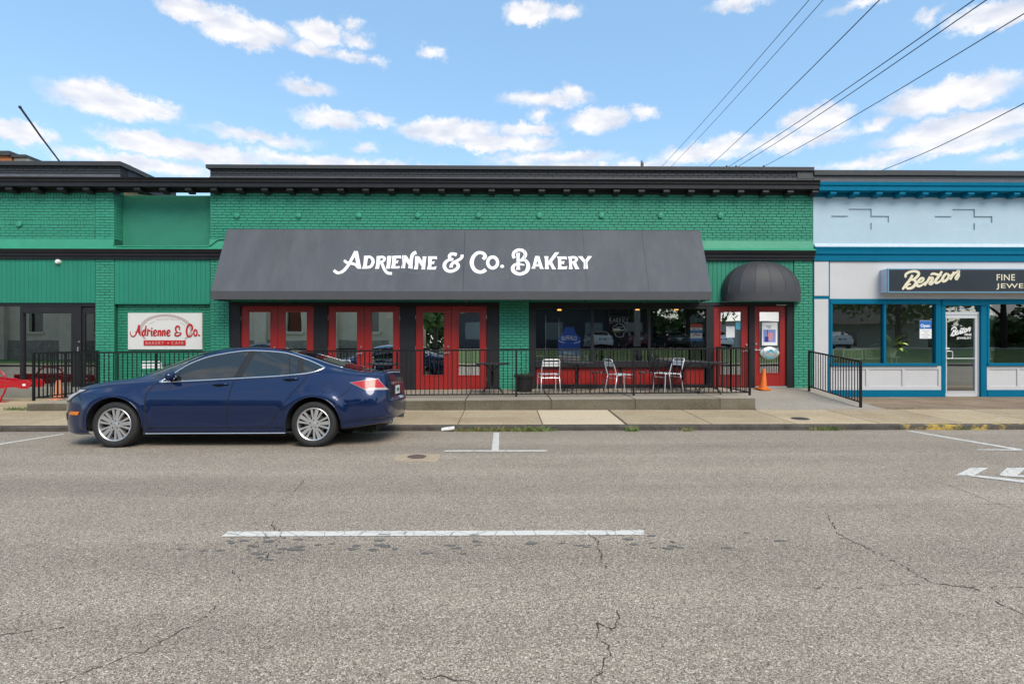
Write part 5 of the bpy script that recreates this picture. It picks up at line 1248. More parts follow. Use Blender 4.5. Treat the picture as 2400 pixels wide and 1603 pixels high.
# ================================================================= RAILINGS
M_IRON = mat('black_railing_paint', (0.006, 0.006, 0.007), 0.45, spec=.35, var=.2, vscale=20)
YR = 12.30
def railing(name, label, p0, p1, zfun, posts, top=1.055, bot=.045, sp=.1016, foot_posts=None, group='railings of the bakery terrace'):
    """p0->p1 in plan; posts: list of fractions with a post"""
    p0 = Vector((p0[0], p0[1], 0)); p1 = Vector((p1[0], p1[1], 0)); L_ = (p1 - p0).length; d = (p1 - p0) / L_
    t = thing(name, label, 'railing', (p0.x, p0.y, zfun(p0)), group=group)
    a = math.atan2(d.y, d.x)
    def seg(z_off, h, w, nm):
        b = MB(); n = Vector((-d.y, d.x, 0)) * w / 2
        q = [p0 - d * .012, p1 + d * .012]; vs = []
        for p in q:
            z = zfun(p) + z_off
            for s_, zz in ((-1, z), (1, z), (1, z + h), (-1, z + h)): vs.append((p.x + n.x*s_, p.y + n.y*s_, zz))
        b.add(vs, [(0, 3, 2, 1), (4, 5, 6, 7)] + [(i, (i+1) % 4, 4+(i+1) % 4, 4+i) for i in range(4)]); b.build(nm, M_IRON, t)
    seg(top - .035, .035, .045, 'top_rail'); seg(bot, .025, .03, 'bottom_rail')
    pm = MB().box(-.021, .021, -.021, .021, 0, top - .03).mesh('post', M_IRON)
    for f in posts:
        p = p0 + d * L_ * f; inst('post', pm, (p.x, p.y, zfun(p) - .01), t, (0, 0, a))
    km = MB().box(-.0075, .0075, -.0075, .0075, 0, top - .035 - bot - .02).mesh('picket', M_IRON)
    n = int(round(L_ / sp))
    for i in range(1, n):
        f = i / n
        if any(abs(f - q) * L_ < .03 for q in posts): continue
        p = p0 + d * L_ * f; inst('picket', km, (p.x, p.y, zfun(p) + bot + .015), t, (0, 0, a))
    return t
xr0, xr1 = PX(79, YR), PX(1757, YR)
zpl = lambda p: plat_z(p.x)
railing('railing', 'long black front railing along the edge of the raised terrace', (xr0, YR), (xr1, YR), zpl, [(PX(p, YR) - xr0) / (xr1 - xr0) for p in (79, 366, 648, 931, 1210, 1485, 1757)])
railing('railing', 'short black railing beside the door with the white paper notice', (xr1, YR + .045), (xr1, YF - .02), zpl, [.52, .99])
railing('railing', 'short black railing between the terrace and the dark storefront window', (xr0, YR + .045), (xr0, YF - .02), zpl, [.45, .99])
XQ = PX(2017, 11.75)
railing('railing', 'sloping black ramp railing in front of the white pilaster', (XQ, 11.75), (XQ, 13.75), lambda p: ramp_z(p.y), [0, 1], top=1.0, bot=.10)

# ================================================================= TERRACE FURNITURE
M_CHR = mat('chair_aluminium', (.80, .81, .82), .3, .55)
M_CHW = mat('chair_slat_aluminium', (.76, .77, .78), .4, .1)
def make_chair():
    t = thing('aluminium_chair', 'x', 'chair', (0, 0, 0), group='silver chairs on the terrace')
    w, d, sh, bh, r = .21, .20, .45, .80, .0125
    for s in (-1, 1):       # local +x is the way the sitter faces
        MB().tube(smooth_path([(-d - .10, s*(w - .012), bh - .03), (-d - .045, s*w, .62), (-d + .0, s*w, sh + .02), (-d + .03, s*w, sh - .01), (0, s*w, sh), (d, s*w, sh), (d + .03, s*w, sh - .02), (d + .045, s*(w + .01), .25), (d + .07, s*(w + .015), 0)], 4), r, 8).build('side_frame', M_CHR, t, smooth=True, local=True)
        MB().tube([(-d + .02, s*w, sh - .005), (-d - .02, s*(w + .01), .25), (-d - .06, s*(w + .02), 0)], r, 8).build('rear_leg', M_CHR, t, smooth=True, local=True)
    MB().tube(smooth_path([(-d - .10, -(w - .012), bh - .031), (-d - .112, -(w - .03), bh - .003), (-d - .115, -(w - .07), bh), (-d - .115, w - .07, bh), (-d - .112, w - .03, bh - .003), (-d - .10, w - .012, bh - .031)], 4), r, 8).build('top_rail', M_CHR, t, smooth=True, local=True)
    for z, x in ((.665, -d - .065), (.725, -d - .082)):
        MB().bbox(x - .006, x + .006, -w + .004, w - .004, z - .025, z + .025, .003).build('back_slat', M_CHW, t, local=True)
    for i in range(7):
        x = -d + .045 + i*.058; MB().bbox(x - .024, x + .024, -w, w, sh - .003, sh + .009, .003).build('seat_slat', M_CHW, t, local=True)
    MB().tube([(d + .035, -w - .003, .37), (d + .035, w + .003, .37)], .009, 6).build('stretcher', M_CHR, t, local=True)
    MB().tube([(-d, -w - .003, .37), (-d, w + .003, .37)], .009, 6).build('stretcher', M_CHR, t, local=True)
    return t
chair = make_chair()
def put(t, x, y, z, rz, label): t.location = (x, y, z); t.rotation_euler = (0, 0, rz); t['label'] = label; return t
def on_plat(px, Y): return PX(px, Y), Y, plat_z(PX(px, Y)) + .001
chairs = [(1286, 13.05, R(97), 'silver metal chair seen from behind beside the black planter'), (1452, 12.72, R(18), 'silver metal chair turned sideways near the middle railing post'),
          (1566, 13.0, R(200), 'silver metal chair with back against the red panel near the round table'), (362, 13.5, R(110), 'silver metal chair below the white board sign behind the car bonnet'), (823, 13.5, R(70), 'silver metal chair in front of the second red door pair')]
for i, (px, Y, rz, lb_) in enumerate(chairs):
    x, y, z = on_plat(px, Y); put(chair if i == 0 else copy_tree(chair), x, y, z, rz, lb_)

M_WI = mat('black_wrought_iron', (.016, .016, .018), .45, .4)
M_TT = mat('dark_mesh_top', (.045, .047, .052), .5, .4)
def make_table(r=.41):
    t = thing('round_table', 'x', 'table', (0, 0, 0), group='black iron tables on the terrace')
    MB().lathe([(0, .72), (r - .012, .72), (r, .713), (r, .692), (r - .012, .688), (r - .02, .705), (0, .705)], (0, 0, 0), 36).build('table_top', M_TT, t, smooth=35, local=True)
    MB().lathe([(.018, .18), (.018, .70)], (0, 0, 0), 10).build('stem', M_WI, t, local=True)
    MB().lathe([(.06, .68), (.03, .66), (.022, .62)], (0, 0, 0), 12).build('collar', M_WI, t, local=True)
    for k in range(4):
        a = k*math.pi/2 + .5; c, s = math.cos(a), math.sin(a)
        MB().tube([(c*q, s*q, z) for q, z in [tuple(p) for p in smooth_path([(.02, .50), (.05, .38), (.03, .24), (.10, .15), (.22, .12), (.31, .06), (.33, .012)], 4)]], .011, 6).build('leg', M_WI, t, smooth=True, local=True)
        MB().tube([(c*q, s*q, z) for q, z in [tuple(p) for p in smooth_path([(.03, .44), (.06, .56), (.16, .63), (.27, .69)], 4)]], .009, 6).build('brace', M_WI, t, smooth=True, local=True)
        MB().lathe([(0, .0), (.024, .0), (.024, .012), (.012, .018)], (c*.33, s*.33, 0), 10).build('foot', M_WI, t, local=True)
    return t
table = make_table()
tabs = [(1661, 12.78, 'round black iron table at the railing corner by the white notice door'), (1154, 13.1, 'round black iron table before the black post left of the planter'),
        (1352, 13.35, 'round black iron table under the blue jersey window'), (1600, 13.72, 'round black iron table against the red panel next to the notice door'),
        (900, 13.3, 'round black iron table before the second pair of red doors'), (425, 13.7, 'round black iron table under the white board sign')]
for i, (px, Y, lb_) in enumerate(tabs):
    x, y, z = on_plat(px, Y); put(table if i == 0 else copy_tree(table), x, y, z, .3 * i, lb_)
def make_wire_chair():
    t = thing('iron_chair', 'x', 'chair', (0, 0, 0), group='black iron chairs on the terrace')
    MB().lathe([(0, .455), (.19, .455), (.205, .448), (.205, .435), (.19, .44), (0, .44)], (0, 0, 0), 24).build('seat', M_TT, t, smooth=35, local=True)
    for k in range(4):
        a = k*math.pi/2 + .78; c, s = math.cos(a), math.sin(a)
        MB().tube([(c*q, s*q, z) for q, z in [tuple(p) for p in smooth_path([(.19, .44), (.15, .30), (.18, .14), (.23, .012)], 4)]], .010, 6).build('leg', M_WI, t, smooth=True, local=True)
    arch = [(-.16, -.17, .44), (-.22, -.19, .62), (-.25, -.15, .80), (-.27, 0, .87), (-.25, .15, .80), (-.22, .19, .62), (-.16, .17, .44)]
    MB().tube(smooth_path(arch, 4), .010, 6).build('back_hoop', M_WI, t, smooth=True, local=True)
    for yy in (-.11, -.055, 0, .055, .11):
        MB().tube([(-.18, yy*.9, .45), (-.24, yy*1.3, .66), (-.262, yy, .85 - abs(yy)*.35)], .006, 5).build('back_rod', M_WI, t, local=True)
    return t
wc = make_wire_chair()
wcs = [(1515, 13.55, R(185), 'black iron chair between two silver chairs under the bakery window'), (1548, 13.62, R(5), 'black iron chair tucked behind the silver chair near the round table'), (1405, 13.75, R(150), 'black iron chair beyond the table under the blue jersey')]
for i, (px, Y, rz, lb_) in enumerate(wcs):
    x, y, z = on_plat(px, Y); put(wc if i == 0 else copy_tree(wc), x, y, z, rz, lb_)

# planter tub
x, y, z = on_plat(1229, 13.55)
pl = thing('planter_tub', 'round black planter tub with soil against the green brick pier', 'planter', (x, y, z))
M_TUB = mat('black_plastic', (.016, .015, .015), .5, var=.2, vscale=10)
MB().lathe([(0, 0), (.185, 0), (.215, .34), (.245, .345), (.255, .41), (.235, .415), (.225, .36), (0, .36)], (x, y, z), 32).build('tub', M_TUB, pl, smooth=35)
MB().lathe([(0, .385), (.12, .38), (.226, .37)], (x, y, z), 24).build('soil', mat('potting_soil', (.05, .035, .025), .95, var=.4, vscale=30, bump=1, bscale=60), pl)
rg = random.Random(8); b = MB()
for i in range(26):
    a = rg.uniform(0, 6.28); r0 = rg.uniform(0, .17); h_ = rg.uniform(.03, .08); p = Vector((x + r0*math.cos(a), y + r0*math.sin(a), z + .38)); dv = Vector((rg.gauss(0, .03), rg.gauss(0, .03), h_))
    s_ = Vector((rg.gauss(0, 1), rg.gauss(0, 1), 0)).normalized()*.008
    b.add([p - s_, p + s_, p + dv + s_*.6, p + dv*1.2, p + dv - s_*.6], [(0, 1, 2, 3, 4)])
b.build('seedlings', mat('leaf_green', (.05, .12, .03), .6), pl, kind='stuff')

# traffic cones
M_CONE = mat('cone_orange', (.72, .16, .015), .5, var=.08, vscale=6)
M_CONE2 = mat('faded_cone_orange', (.70, .27, .14), .6, var=.08, vscale=6)
def make_cone(m, h=.52, r=.098):
    t = thing('traffic_cone', 'x', 'cone', (0, 0, 0), group='orange traffic cones')
    MB().lathe([(r, .03), (r*.92, .06), (r*.36, h - .02), (r*.30, h), (r*.2, h + .004), (r*.16, h - .02)], (0, 0, 0), 28).build('cone', m, t, smooth=35, local=True)
    b = MB(); s = .155
    vs = [(x_, y_, .0) for x_, y_ in ((-s, -s*.7), (-s*.7, -s), (s*.7, -s), (s, -s*.7), (s, s*.7), (s*.7, s), (-s*.7, s), (-s, s*.7))]
    n = 8; b.add(vs + [(p[0], p[1], .03) for p in vs], [tuple(reversed(range(n))), tuple(range(n, 2*n))] + [(i, (i+1) % n, n+(i+1) % n, n+i) for i in range(n)]); b.build('base', m, t, local=True)
    return t
cz = ramp_z(13.9)
c1 = make_cone(M_CONE); put(c1, PX(1788, 13.95), 13.95, ramp_z(13.95) + .003, .3, 'bright orange traffic cone standing in front of the red door')
c1.rotation_euler.x = R(4.6)
c2 = make_cone(M_CONE2, .5, .13); put(c2, PX(137, 13.55), 13.55, .04, .1, 'faded orange traffic cone outside the dark storefront window')
c2.location.z = walk_z(14) + .002

# red cut-metal bench at the left edge
x0 = PX(72, 13.3); M_RB = mat('glossy_red_metal', (.42, .006, .012), .3, coat=.3)
zgl = walk_z(13.3)
bn = thing('red_bench', 'red cut steel bench with a rounded paddle end beside the left shop', 'bench', (PX(20, 13.3), 13.3, zgl))
out = [tuple(at(px, py, 13.25)[i] for i in (0, 2)) for px, py in ((72,900),(70,906),(62,911),(50,911),(36,908),(18,908),(0,911),(-30,912),(-120,912),(-120,888),(-30,886),(0,889),(18,893),(36,893),(50,890),(60,890),(68,894))]
MB().prism(list(reversed(out)), 13.25, 13.29).build('side_panel', M_RB, bn)
MB().prism(list(reversed(out)), 13.62, 13.66).build('side_panel', M_RB, bn)
MB().box(at(-110, 0, 13.25).x, at(8, 0, 13.25).x, 13.291, 13.619, PZ(0, 894, 13.25) - .02, PZ(0, 894, 13.25) + .005).build('seat', M_RB, bn)
for yy in (13.265, 13.64):
    for dx_ in (0, -1.15):
        MB().tube(smooth_path([at(14, 910, yy) + Vector((dx_, 0, .02)), at(9, 922, yy) + Vector((dx_, 0, 0)), at(4, 930, yy) + Vector((dx_, 0, 0)), Vector((at(0, 0, yy).x + dx_, yy, zgl + .01))], 4), .022, 8).build('leg', M_RB, bn, smooth=True)
        MB().bbox(at(-6, 0, yy).x + dx_, at(16, 0, yy).x + dx_, yy - .06, yy + .06, zgl, zgl + .012, .003).build('foot_plate', M_RB, bn)
MB().tube(smooth_path([at(13, 890, 13.45), at(10, 880, 13.45), at(4, 873, 13.45), at(-6, 870, 13.45), at(-40, 869, 13.45), at(-60, 888, 13.45)], 5), .022, 8).build('back_hoop', M_RB, bn, smooth=True)
q = at(56, 902, 13.246); MB().box(q.x - .035, q.x + .035, 13.246, 13.2499, q.z - .025, q.z + .025).build('white_label', M_PAPER, bn)

# popcorn-box shaped display pieces behind the dark storefront glass
M_DW = mat('display_white', (.6, .6, .58), .5)
for i, (px, wh_) in enumerate(((23, 'nearest the red bench'), (52, 'partly behind the thin window post'), (86, 'behind the railing corner post'))):
    c = at(px, 886, YS + .30); t = thing('display_cup', 'white cupped display piece with red base ' + wh_, 'display', c, group='display pieces in the left window')
    pr = [(px - 12, 886), (px - 14, 861), (px, 853), (px + 14, 861), (px + 11, 878), (px + 10, 886)]
    MB().prism([(at(a, b_, c.y).x, at(a, b_, c.y).z) for a, b_ in reversed([(px - 11, 877), (px - 14, 861), (px, 853), (px + 14, 861), (px + 11, 877)])], c.y, c.y + .22).build('cup', M_DW, t)
    MB().prism([(at(a, b_, c.y).x, at(a, b_, c.y).z) for a, b_ in reversed([(px - 9, 887), (px - 11, 877.2), (px + 11, 877.2), (px + 9, 887)])], c.y + .01, c.y + .21).build('base', M_RB, t)
zsh = PZ(50, 887, YS + .30); xs0, xs1 = XLL + .3, PX(168, YS + .3)
sh = thing('window_shelf', 'low white display shelf behind the dark storefront glass', 'shelf', ((xs0 + xs1)/2, YS + .4, .1))
MB().bbox(xs0, xs1, YS + .25, YS + .62, zsh - .04, zsh - .002, .004).build('shelf_board', M_DW, sh)
for xx in (xs0 + .1, (xs0 + xs1) / 2, xs1 - .1): MB().box(xx - .02, xx + .02, YS + .30, YS + .56, .095, zsh - .04).build('leg', M_BK, sh)

# plant, stand and cases in the jewellery window
YPp = YJ + .30
x, zpt = PX(2088, YPp), PZ(2088, 836, YPp)
st_ = thing('plant_stand', 'small dark metal plant stand in the jewellery window', 'stand', (x, YPp, .04))
MB().lathe([(0, 0), (.20, 0), (.20, -.015), (0, -.015)], (x, YPp, zpt - .001), 24).build('stand_top', M_GALV, st_)
for k in range(3):
    a = k*2.094; MB().tube([(x + .15*math.cos(a), YPp + .15*math.sin(a), zpt - .015), (x + .18*math.cos(a), YPp + .18*math.sin(a), .04)], .010, 6).build('leg', M_GALV, st_)
pp = thing('potted_plant', 'broad leaved houseplant in a white pot behind the shop glass', 'plant', (x, YPp, zpt))
MB().lathe([(0, 0), (.09, 0), (.135, .155), (.145, .16), (.145, .185), (.125, .185), (.12, .15), (0, .15)], (x, YPp, zpt), 28).build('pot', mat('pot_white', (.8, .8, .74), .4), pp, smooth=35)
M_LEAF = mat('variegated_leaf', (.40, .55, .10), .45, var=.4, vscale=9, rand=.25)
rg = random.Random(4)
for i in range(36):
    a = rg.uniform(0, 6.28); el_ = rg.uniform(.45, 1.5); ln = rg.uniform(.40, .60) * (1.0 if el_ > .8 else .85); wd = rg.uniform(.13, .19)
    dr = Vector((math.cos(a), math.sin(a), 0)); b = MB(); prev = None; n = 6; base = Vector((x, YPp, zpt + .15)); P0 = base.copy(); e = el_
    sd = Vector((-math.sin(a), math.cos(a), 0)); rows = []
    for k in range(n + 1):
        f = k / n; w_ = wd * math.sin(math.pi * min(1, max(0.03, (f - .25) / .78))) if f > .25 else .006
        rows.append((P0 - sd*w_/2 + Vector((0, 0, w_*.18)), P0.copy(), P0 + sd*w_/2 + Vector((0, 0, w_*.18))))
        P0 = P0 + (dr*math.cos(e) + Vector((0, 0, math.sin(e))))*ln/n; e -= .24*(1.6 - el_*.7)
    vs = [q_ for r_ in rows for q_ in r_]
    b.add(vs, [(k*3+j, k*3+j+1, (k+1)*3+j+1, (k+1)*3+j) for k in range(n) for j in range(2)]); b.build('leaf', M_LEAF, pp, smooth=True)
def case(px0, px1, py0, py1, Y, label, back=None):
    x0, x1, z0, z1 = PX(px0, Y), PX(px1, Y), PZ(px0, py1, Y), PZ(px0, py0, Y)
    t = thing('display_case', label, 'display case', ((x0 + x1)/2, Y, .04)); f = MB(); w = .022
    M_ = mat('case_white', (.8, .82, .76), .4)
    for yy in (Y, Y + .45):
        f.box(x0, x1, yy, yy + w, z1 - w, z1); f.box(x0, x1, yy, yy + w, z0, z0 + w); f.box(x0, x0 + w, yy, yy + w, z0 + w, z1 - w); f.box(x1 - w, x1, yy, yy + w, z0 + w, z1 - w)
    f.build('frame', M_, t)
    MB().box(x0 + w, x1 - w, Y + .005, Y + .012, z0 + w, z1 - w).build('front_glass', M_WGLASS, t)
    MB().box(x0 + .01, x1 - .01, Y + .02, Y + .44, .04, z0 - .001).build('cabinet', mat('case_dark', (.06, .06, .055), .6), t)
    if back: MB().box(x0 + w, x1 - w, Y + .35, Y + .36, z0 + w, z1 - w).build('back_panel', back, t)
case(1976, 2022, 818, 842, YJ + .30, 'white framed glass display case behind the ramp railing')
case(2028, 2066, 817, 842, YJ + .55, 'glass display case with green and yellow goods left of the houseplant', mat('case_goods', (.20, .26, .05), .6, var=.6, vscale=14))
case(2320, 2480, 820, 842, YJ + .4, 'long glass display case right of the shop door', mat('case_goods2', (.12, .12, .08), .6, var=.5, vscale=14))

# crumpled white cup in the gutter
c = road_pt(1050, 1011, .0)
cp = thing('paper_cup', 'crushed white paper cup lying in the gutter', 'cup', c)
b = MB(); rg = random.Random(2); rows = []
for k in range(7):
    f = k / 6; r_ = .034 + .018*f
    rows.append([(c.x - .11 + .22*f, c.y + r_*math.cos(2*math.pi*j/12)*1.0 + rg.gauss(0, .003), c.z + .036 + .03*f*.6 + r_*math.sin(2*math.pi*j/12)*.75 + rg.gauss(0, .003)) for j in range(12)])
b.add([p for r_ in rows for p in r_], [(k*12+j, k*12+(j+1) % 12, (k+1)*12+(j+1) % 12, (k+1)*12+j) for k in range(6) for j in range(12)] + [tuple(range(12))])
b.build('cup', mat('cup_white', (.78, .78, .77), .6), cp, smooth=50)
MB().tube([(c.x + .01, c.y - .047, c.z + .075), (c.x + .06, c.y - .05, c.z + .082)], .003, 5).build('red_mark', M_PRED, cp)

# weeds along the kerb
M_GRASS = mat('weed_green', (.085, .16, .03), .7, rand=.3, var=.5, vscale=12); M_GRASSD = mat('dry_weed', (.26, .22, .08), .8, var=.3, vscale=12)
def weed(px, py, w, n, fn, label, dry=.4, h=.07, seed=1):
    rg = random.Random(seed); c = fn(px, py, 0.0); t = thing('weed_tuft', label, 'weeds', c, group='weeds in the pavement joints')
    for m_, cnt, nm in ((M_GRASS, int(n*(1 - dry)), 'green_blades'), (M_GRASSD, int(n*dry), 'dry_blades')):
        if not cnt: continue
        b = MB()
        for i in range(cnt):
            p = c + Vector((rg.gauss(0, w/2.2), rg.gauss(0, .022), -.003)); hh = h*rg.uniform(.35, 1.2); dv = Vector((rg.gauss(0, hh*.7), rg.gauss(0, hh*.5) - .01, hh)); s_ = Vector((1, rg.gauss(0, .5), 0)).normalized()*rg.uniform(.004, .009)
            b.add([p - s_, p + s_, p + dv*.55 + s_*.7, p + dv*.55 - s_*.7], [(0, 1, 2, 3)]); b.add([p + dv*.55 - s_*.7, p + dv*.55 + s_*.7, p + dv + Vector((dv.x*.3, dv.y*.3, -hh*.1))], [(0, 1, 2)])
        b.build(nm, m_, t, kind='stuff')
for i, (px, py, w, n, dry, lb_) in enumerate(((862, 1009.5, .2, 60, .4, 'weeds in the gutter behind the rear wheel of the car'), (1105, 1008.5, .35, 70, .6, 'thin dry weeds in the gutter right of the paper cup'), (1165, 1008.5, .3, 60, .6, 'short dry weeds in the gutter above the parking mark'),
        (1240, 1008.5, .38, 150, .35, 'dense green weeds in the gutter below the pale slab'), (1482, 1008, .12, 50, .2, 'small green weed at the kerb joint right of the pale slab'), (1935, 1006, .3, 60, .4, 'weeds in the gutter left of the yellow kerb'), (1608, 1008, .15, 20, .6, 'few thin weeds in the gutter before the terrace end'), (2250, 1005, .2, 25, .7, 'few dry weeds at the yellow kerb'))):
    weed(px, py + 2.6, w, int(n*1.8), road_pt, lb_, dry, .10, i)
weed(48, 961, .40, 150, walk_pt, 'green weeds at the left corner of the terrace', .1, .09, 21)
weed(1752, 957.5, .18, 40, walk_pt, 'green weeds under the right corner of the terrace', .2, .07, 22)
weed(2110, 958, .5, 50, walk_pt, 'low weeds in the joint before the blue plinth', .3, .03, 23)

# ================================================================= ROOF AND SKYLINE
# leaning rod and pipes above the parapets
YQ = YF + 3.0
rod = thing('guy_rod', 'thin dark rod leaning above the left parapet', 'rod', at(146, 385, YQ))
MB().tube([at(148, 390, YQ), at(95, 320, YQ - .3), at(47, 252, YQ - .6)], [.022, .026, .030], 8).build('rod', M_BK, rod)
MB().tube([at(48, 254, YQ - .6), at(46, 250, YQ - .6)], .04, 8).build('rod_end', M_BK, rod)
MB().box(at(140, 0, YQ).x, at(152, 0, YQ).x, YQ - .1, YQ + .1, 4.7, at(148, 388, YQ).z).build('base_bracket', M_BK, rod)
pv = at(1505, 392, YF + 6)
pi_ = thing('vent_pipe', 'thin galvanised vent pipe above the bakery parapet', 'pipe', (pv.x, pv.y, 5.0))
MB().tube([(pv.x, pv.y, 5.0), (pv.x, pv.y, at(1505, 382, YF + 6).z)], .055, 10).build('pipe', mat('weathered_zinc', (.12, .115, .10), .6, .4), pi_)
MB().tube(smooth_path([(pv.x, pv.y, at(1505, 384, YF + 6).z), at(1505, 380, YF + 6), at(1504, 378, YF + 6), at(1502, 380, YF + 6)], 4), .022, 6).build('hook', mat('weathered_zinc', (0, 0, 0)), pi_)
# upper parts of a taller building behind on the left
M_OB = mat('orange_brick', (.42, .15, .06), .85, var=.2, vscale=8, bump=.5, bscale=30)
YBK = YF + 14.5
tb_ = thing('rear_building', 'taller orange brick building with dark coping behind the left shop', 'building', (at(0, 0, YBK).x, YBK, -.1))
zr0 = at(0, 366, YBK).z
MB().box(-40, at(26, 0, YBK).x, YBK, YBK + 12, -.1, zr0).build('wall', M_OB, tb_)
MB().box(-40.1, at(28, 0, YBK).x, YBK - .15, YBK + 12.1, zr0, zr0 + .22).build('coping', M_COP, tb_)
MB().box(at(28, 0, YBK).x + .01, at(60, 0, YBK).x, YBK + .1, YBK + 8, 6, at(40, 369, YBK).z).build('stair_tower', mat('pale_render', (.5, .47, .40), .8), tb_)
MB().box(at(20, 0, YBK).x, at(62, 0, YBK).x, YBK - .05, YBK + 8.1, at(40, 369, YBK).z + .001, at(40, 363, YBK).z).build('coping', M_COP, tb_)
MB().box(at(-100, 0, YBK).x, at(-70, 0, YBK).x, YBK - .01, YBK - .001, 3, 4.6).build('window', M_DGLASS, tb_)

# overhead cables from the pole behind the bakery to a pole across the street
M_CAB = mat('black_cable', (.018, .018, .02), .6)
CABL = ['thin cable crossing its neighbour, starting left of it at the parapet', 'thin cable crossing its neighbour, starting right of it at the parapet', 'single cable rising right of the crossing pair', 'upper cable of the close parallel pair', 'lower cable of the close parallel pair', 'cable rising from the right end of the wooden crossarm', 'short steep cable above the blue shop parapet']
cabs = [((1550,392),(1711,238),(1897,0),40,17), ((1572,392),(1711,240),(1930,0),40,18), ((1656,396),(1850,205),(2062,0),34,13), ((1703,394),(1980,210),(2284,0),31,12.5), ((1725,394),(2005,210),(2313,0),31,12.5), ((1790,391),(2090,215),(2400,33),31,13), ((2069,399),(2235,322),(2400,243),24,15)]
XPOLE2, YPOLE2 = 22.0, -9.0
ends = []
for i, (a, m_, b_, ya, yb) in enumerate(cabs):
    A = at(*a, ya); B = at(*b_, yb)
    # carries on past the frame, over the street, to the far pole
    D = (B - A); E = Vector((XPOLE2 + (i - 3)*.22, YPOLE2, 8.6 + .35*(i % 3)))
    pts = [A + (A - B)*.03]
    for k in range(17): 
        f = k / 16; pts.append(A.lerp(B, f) - Vector((0, 0, .10*math.sin(math.pi*f))))
    C = B + D.normalized()*2.5
    pts += [B.lerp(C, .5) - Vector((0, 0, .0)), C]
    n = 10; T0 = D.normalized()*6
    for k in range(1, n + 1):
        f = k / n; h00 = 2*f**3 - 3*f*f + 1; h10 = f**3 - 2*f*f + f; h01 = -2*f**3 + 3*f*f
        pts.append(C*h00 + T0*h10 + E*h01 + Vector((0, 0, 1.5))*(f**3 - f*f))
    t = thing('overhead_cable', CABL[i], 'cable', A, group='overhead cables over the street')
    MB().tube(pts, .012 if i in (0, 1) else .014, 5).build('cable', M_CAB, t, smooth=True)
up = at(1760, 394, 31.2)
po = thing('utility_pole', 'wooden utility pole whose crossarm tops the bakery parapet', 'pole', (up.x, 31.2, -.3))
M_WOOD = mat('weathered_wood', (.16, .13, .10), .9, var=.2, vscale=8)
MB().tube([(up.x - .6, 31.2, -.3), (up.x - .6, 31.2, up.z + .02)], [.17, .12], 10).build('pole', M_WOOD, po)
MB().bbox(at(1700, 0, 31.05).x, at(1795, 0, 31.05).x, 31.0, 31.12, at(1760, 396, 31).z, at(1760, 392.5, 31).z, .01).build('crossarm', M_WOOD, po)
for px in (1703, 1725, 1790):
    q = at(px, 393, 31.06); MB().lathe([(.05, 0), (.06, .06), (.03, .12), (0, .13)], q, 10).build('insulator', mat('insulator_glaze', (.03, .025, .025), .3), po, smooth=True)
# ================================================================= CAR (local: x to the rear, y to the kerb side, z up, origin on the road between the wheels)
def pchip(xs, ys):
    xs = np.array(xs, float); ys = np.array(ys, float); h = np.diff(xs); d = np.diff(ys)/h; m = np.zeros(len(xs))
    m[0], m[-1] = d[0], d[-1]
    for i in range(1, len(xs)-1):
        m[i] = 0 if d[i-1]*d[i] <= 0 else 3*(h[i-1]+h[i])/((2*h[i]+h[i-1])/d[i-1]+(h[i]+2*h[i-1])/d[i])
    def f(x):
        x = min(max(x, xs[0]), xs[-1]); i = min(int(np.searchsorted(xs, x, side='right')-1), len(xs)-2); i = max(i, 0)
        t = (x-xs[i])/h[i]
        return float((2*t**3-3*t*t+1)*ys[i]+(t**3-2*t*t+t)*h[i]*m[i]+(-2*t**3+3*t*t)*ys[i+1]+(t**3-t*t)*h[i]*m[i+1])
    return f
ZT = pchip([-2.40,-2.37,-2.31,-2.09,-1.75,-1.37,-1.26,-1.0,-.66,-.33,0,.46,.86,1.19,1.53,1.86,1.98,2.29,2.34,2.365,2.385,2.42,2.46,2.48],
           [.50,.66,.765,.855,.925,.965,1.02,1.15,1.295,1.39,1.43,1.42,1.365,1.28,1.18,1.09,1.065,1.06,1.035,.92,.69,.655,.62,.50])
ZB = pchip([-2.40,-2.2,-1.9,-1.385,-.81,.29,1.26,1.6,2.0,2.3,2.48], [.48,.71,.815,.885,.90,.955,1.03,1.025,.995,.955,.60])
ZR = pchip([-2.40,-2.2,-1.9,-1.4,-.95,-.81,-.47,-.11,.38,.80,1.22,1.50,1.8,1.98,2.3,2.48], [.49,.76,.85,.925,.955,.97,1.195,1.325,1.388,1.362,1.245,1.15,1.075,1.045,1.035,.6])
WR = pchip([-2.4,-1.9,-1.4,-.95,-.81,-.47,0,.8,1.22,1.5,1.98,2.3,2.48], [.66,.68,.70,.725,.735,.655,.60,.585,.61,.65,.69,.68,.66])
WB = pchip([-2.4,-1.9,-1.385,-.8,.3,1.26,1.6,2.0,2.48], [.79,.80,.81,.805,.805,.80,.795,.78,.76])
WM = pchip([-2.4,-1.9,-1.385,-.9,.2,1.0,1.385,1.8,2.48], [.895,.91,.93,.905,.90,.91,.93,.92,.895])
WS = pchip([-2.4,-1.9,-.9,1.0,1.9,2.48], [.83,.87,.875,.88,.87,.80])
SB = pchip([-2.40,-2.3,-2.0,-1.8,-1,1,1.7,2.1,2.4,2.48], [.30,.20,.165,.175,.185,.19,.235,.285,.345,.40])
def PF(x):
    if x < -1.6: u = min(1.0, (-1.6-x)/.80); return max(0.0, 1-u**2.6)**.38
    if x > 1.95: u = min(1.0, (x-1.95)/.51); return max(0.0, 1-u**3.2)**.30
    return 1.0
_sec = {}
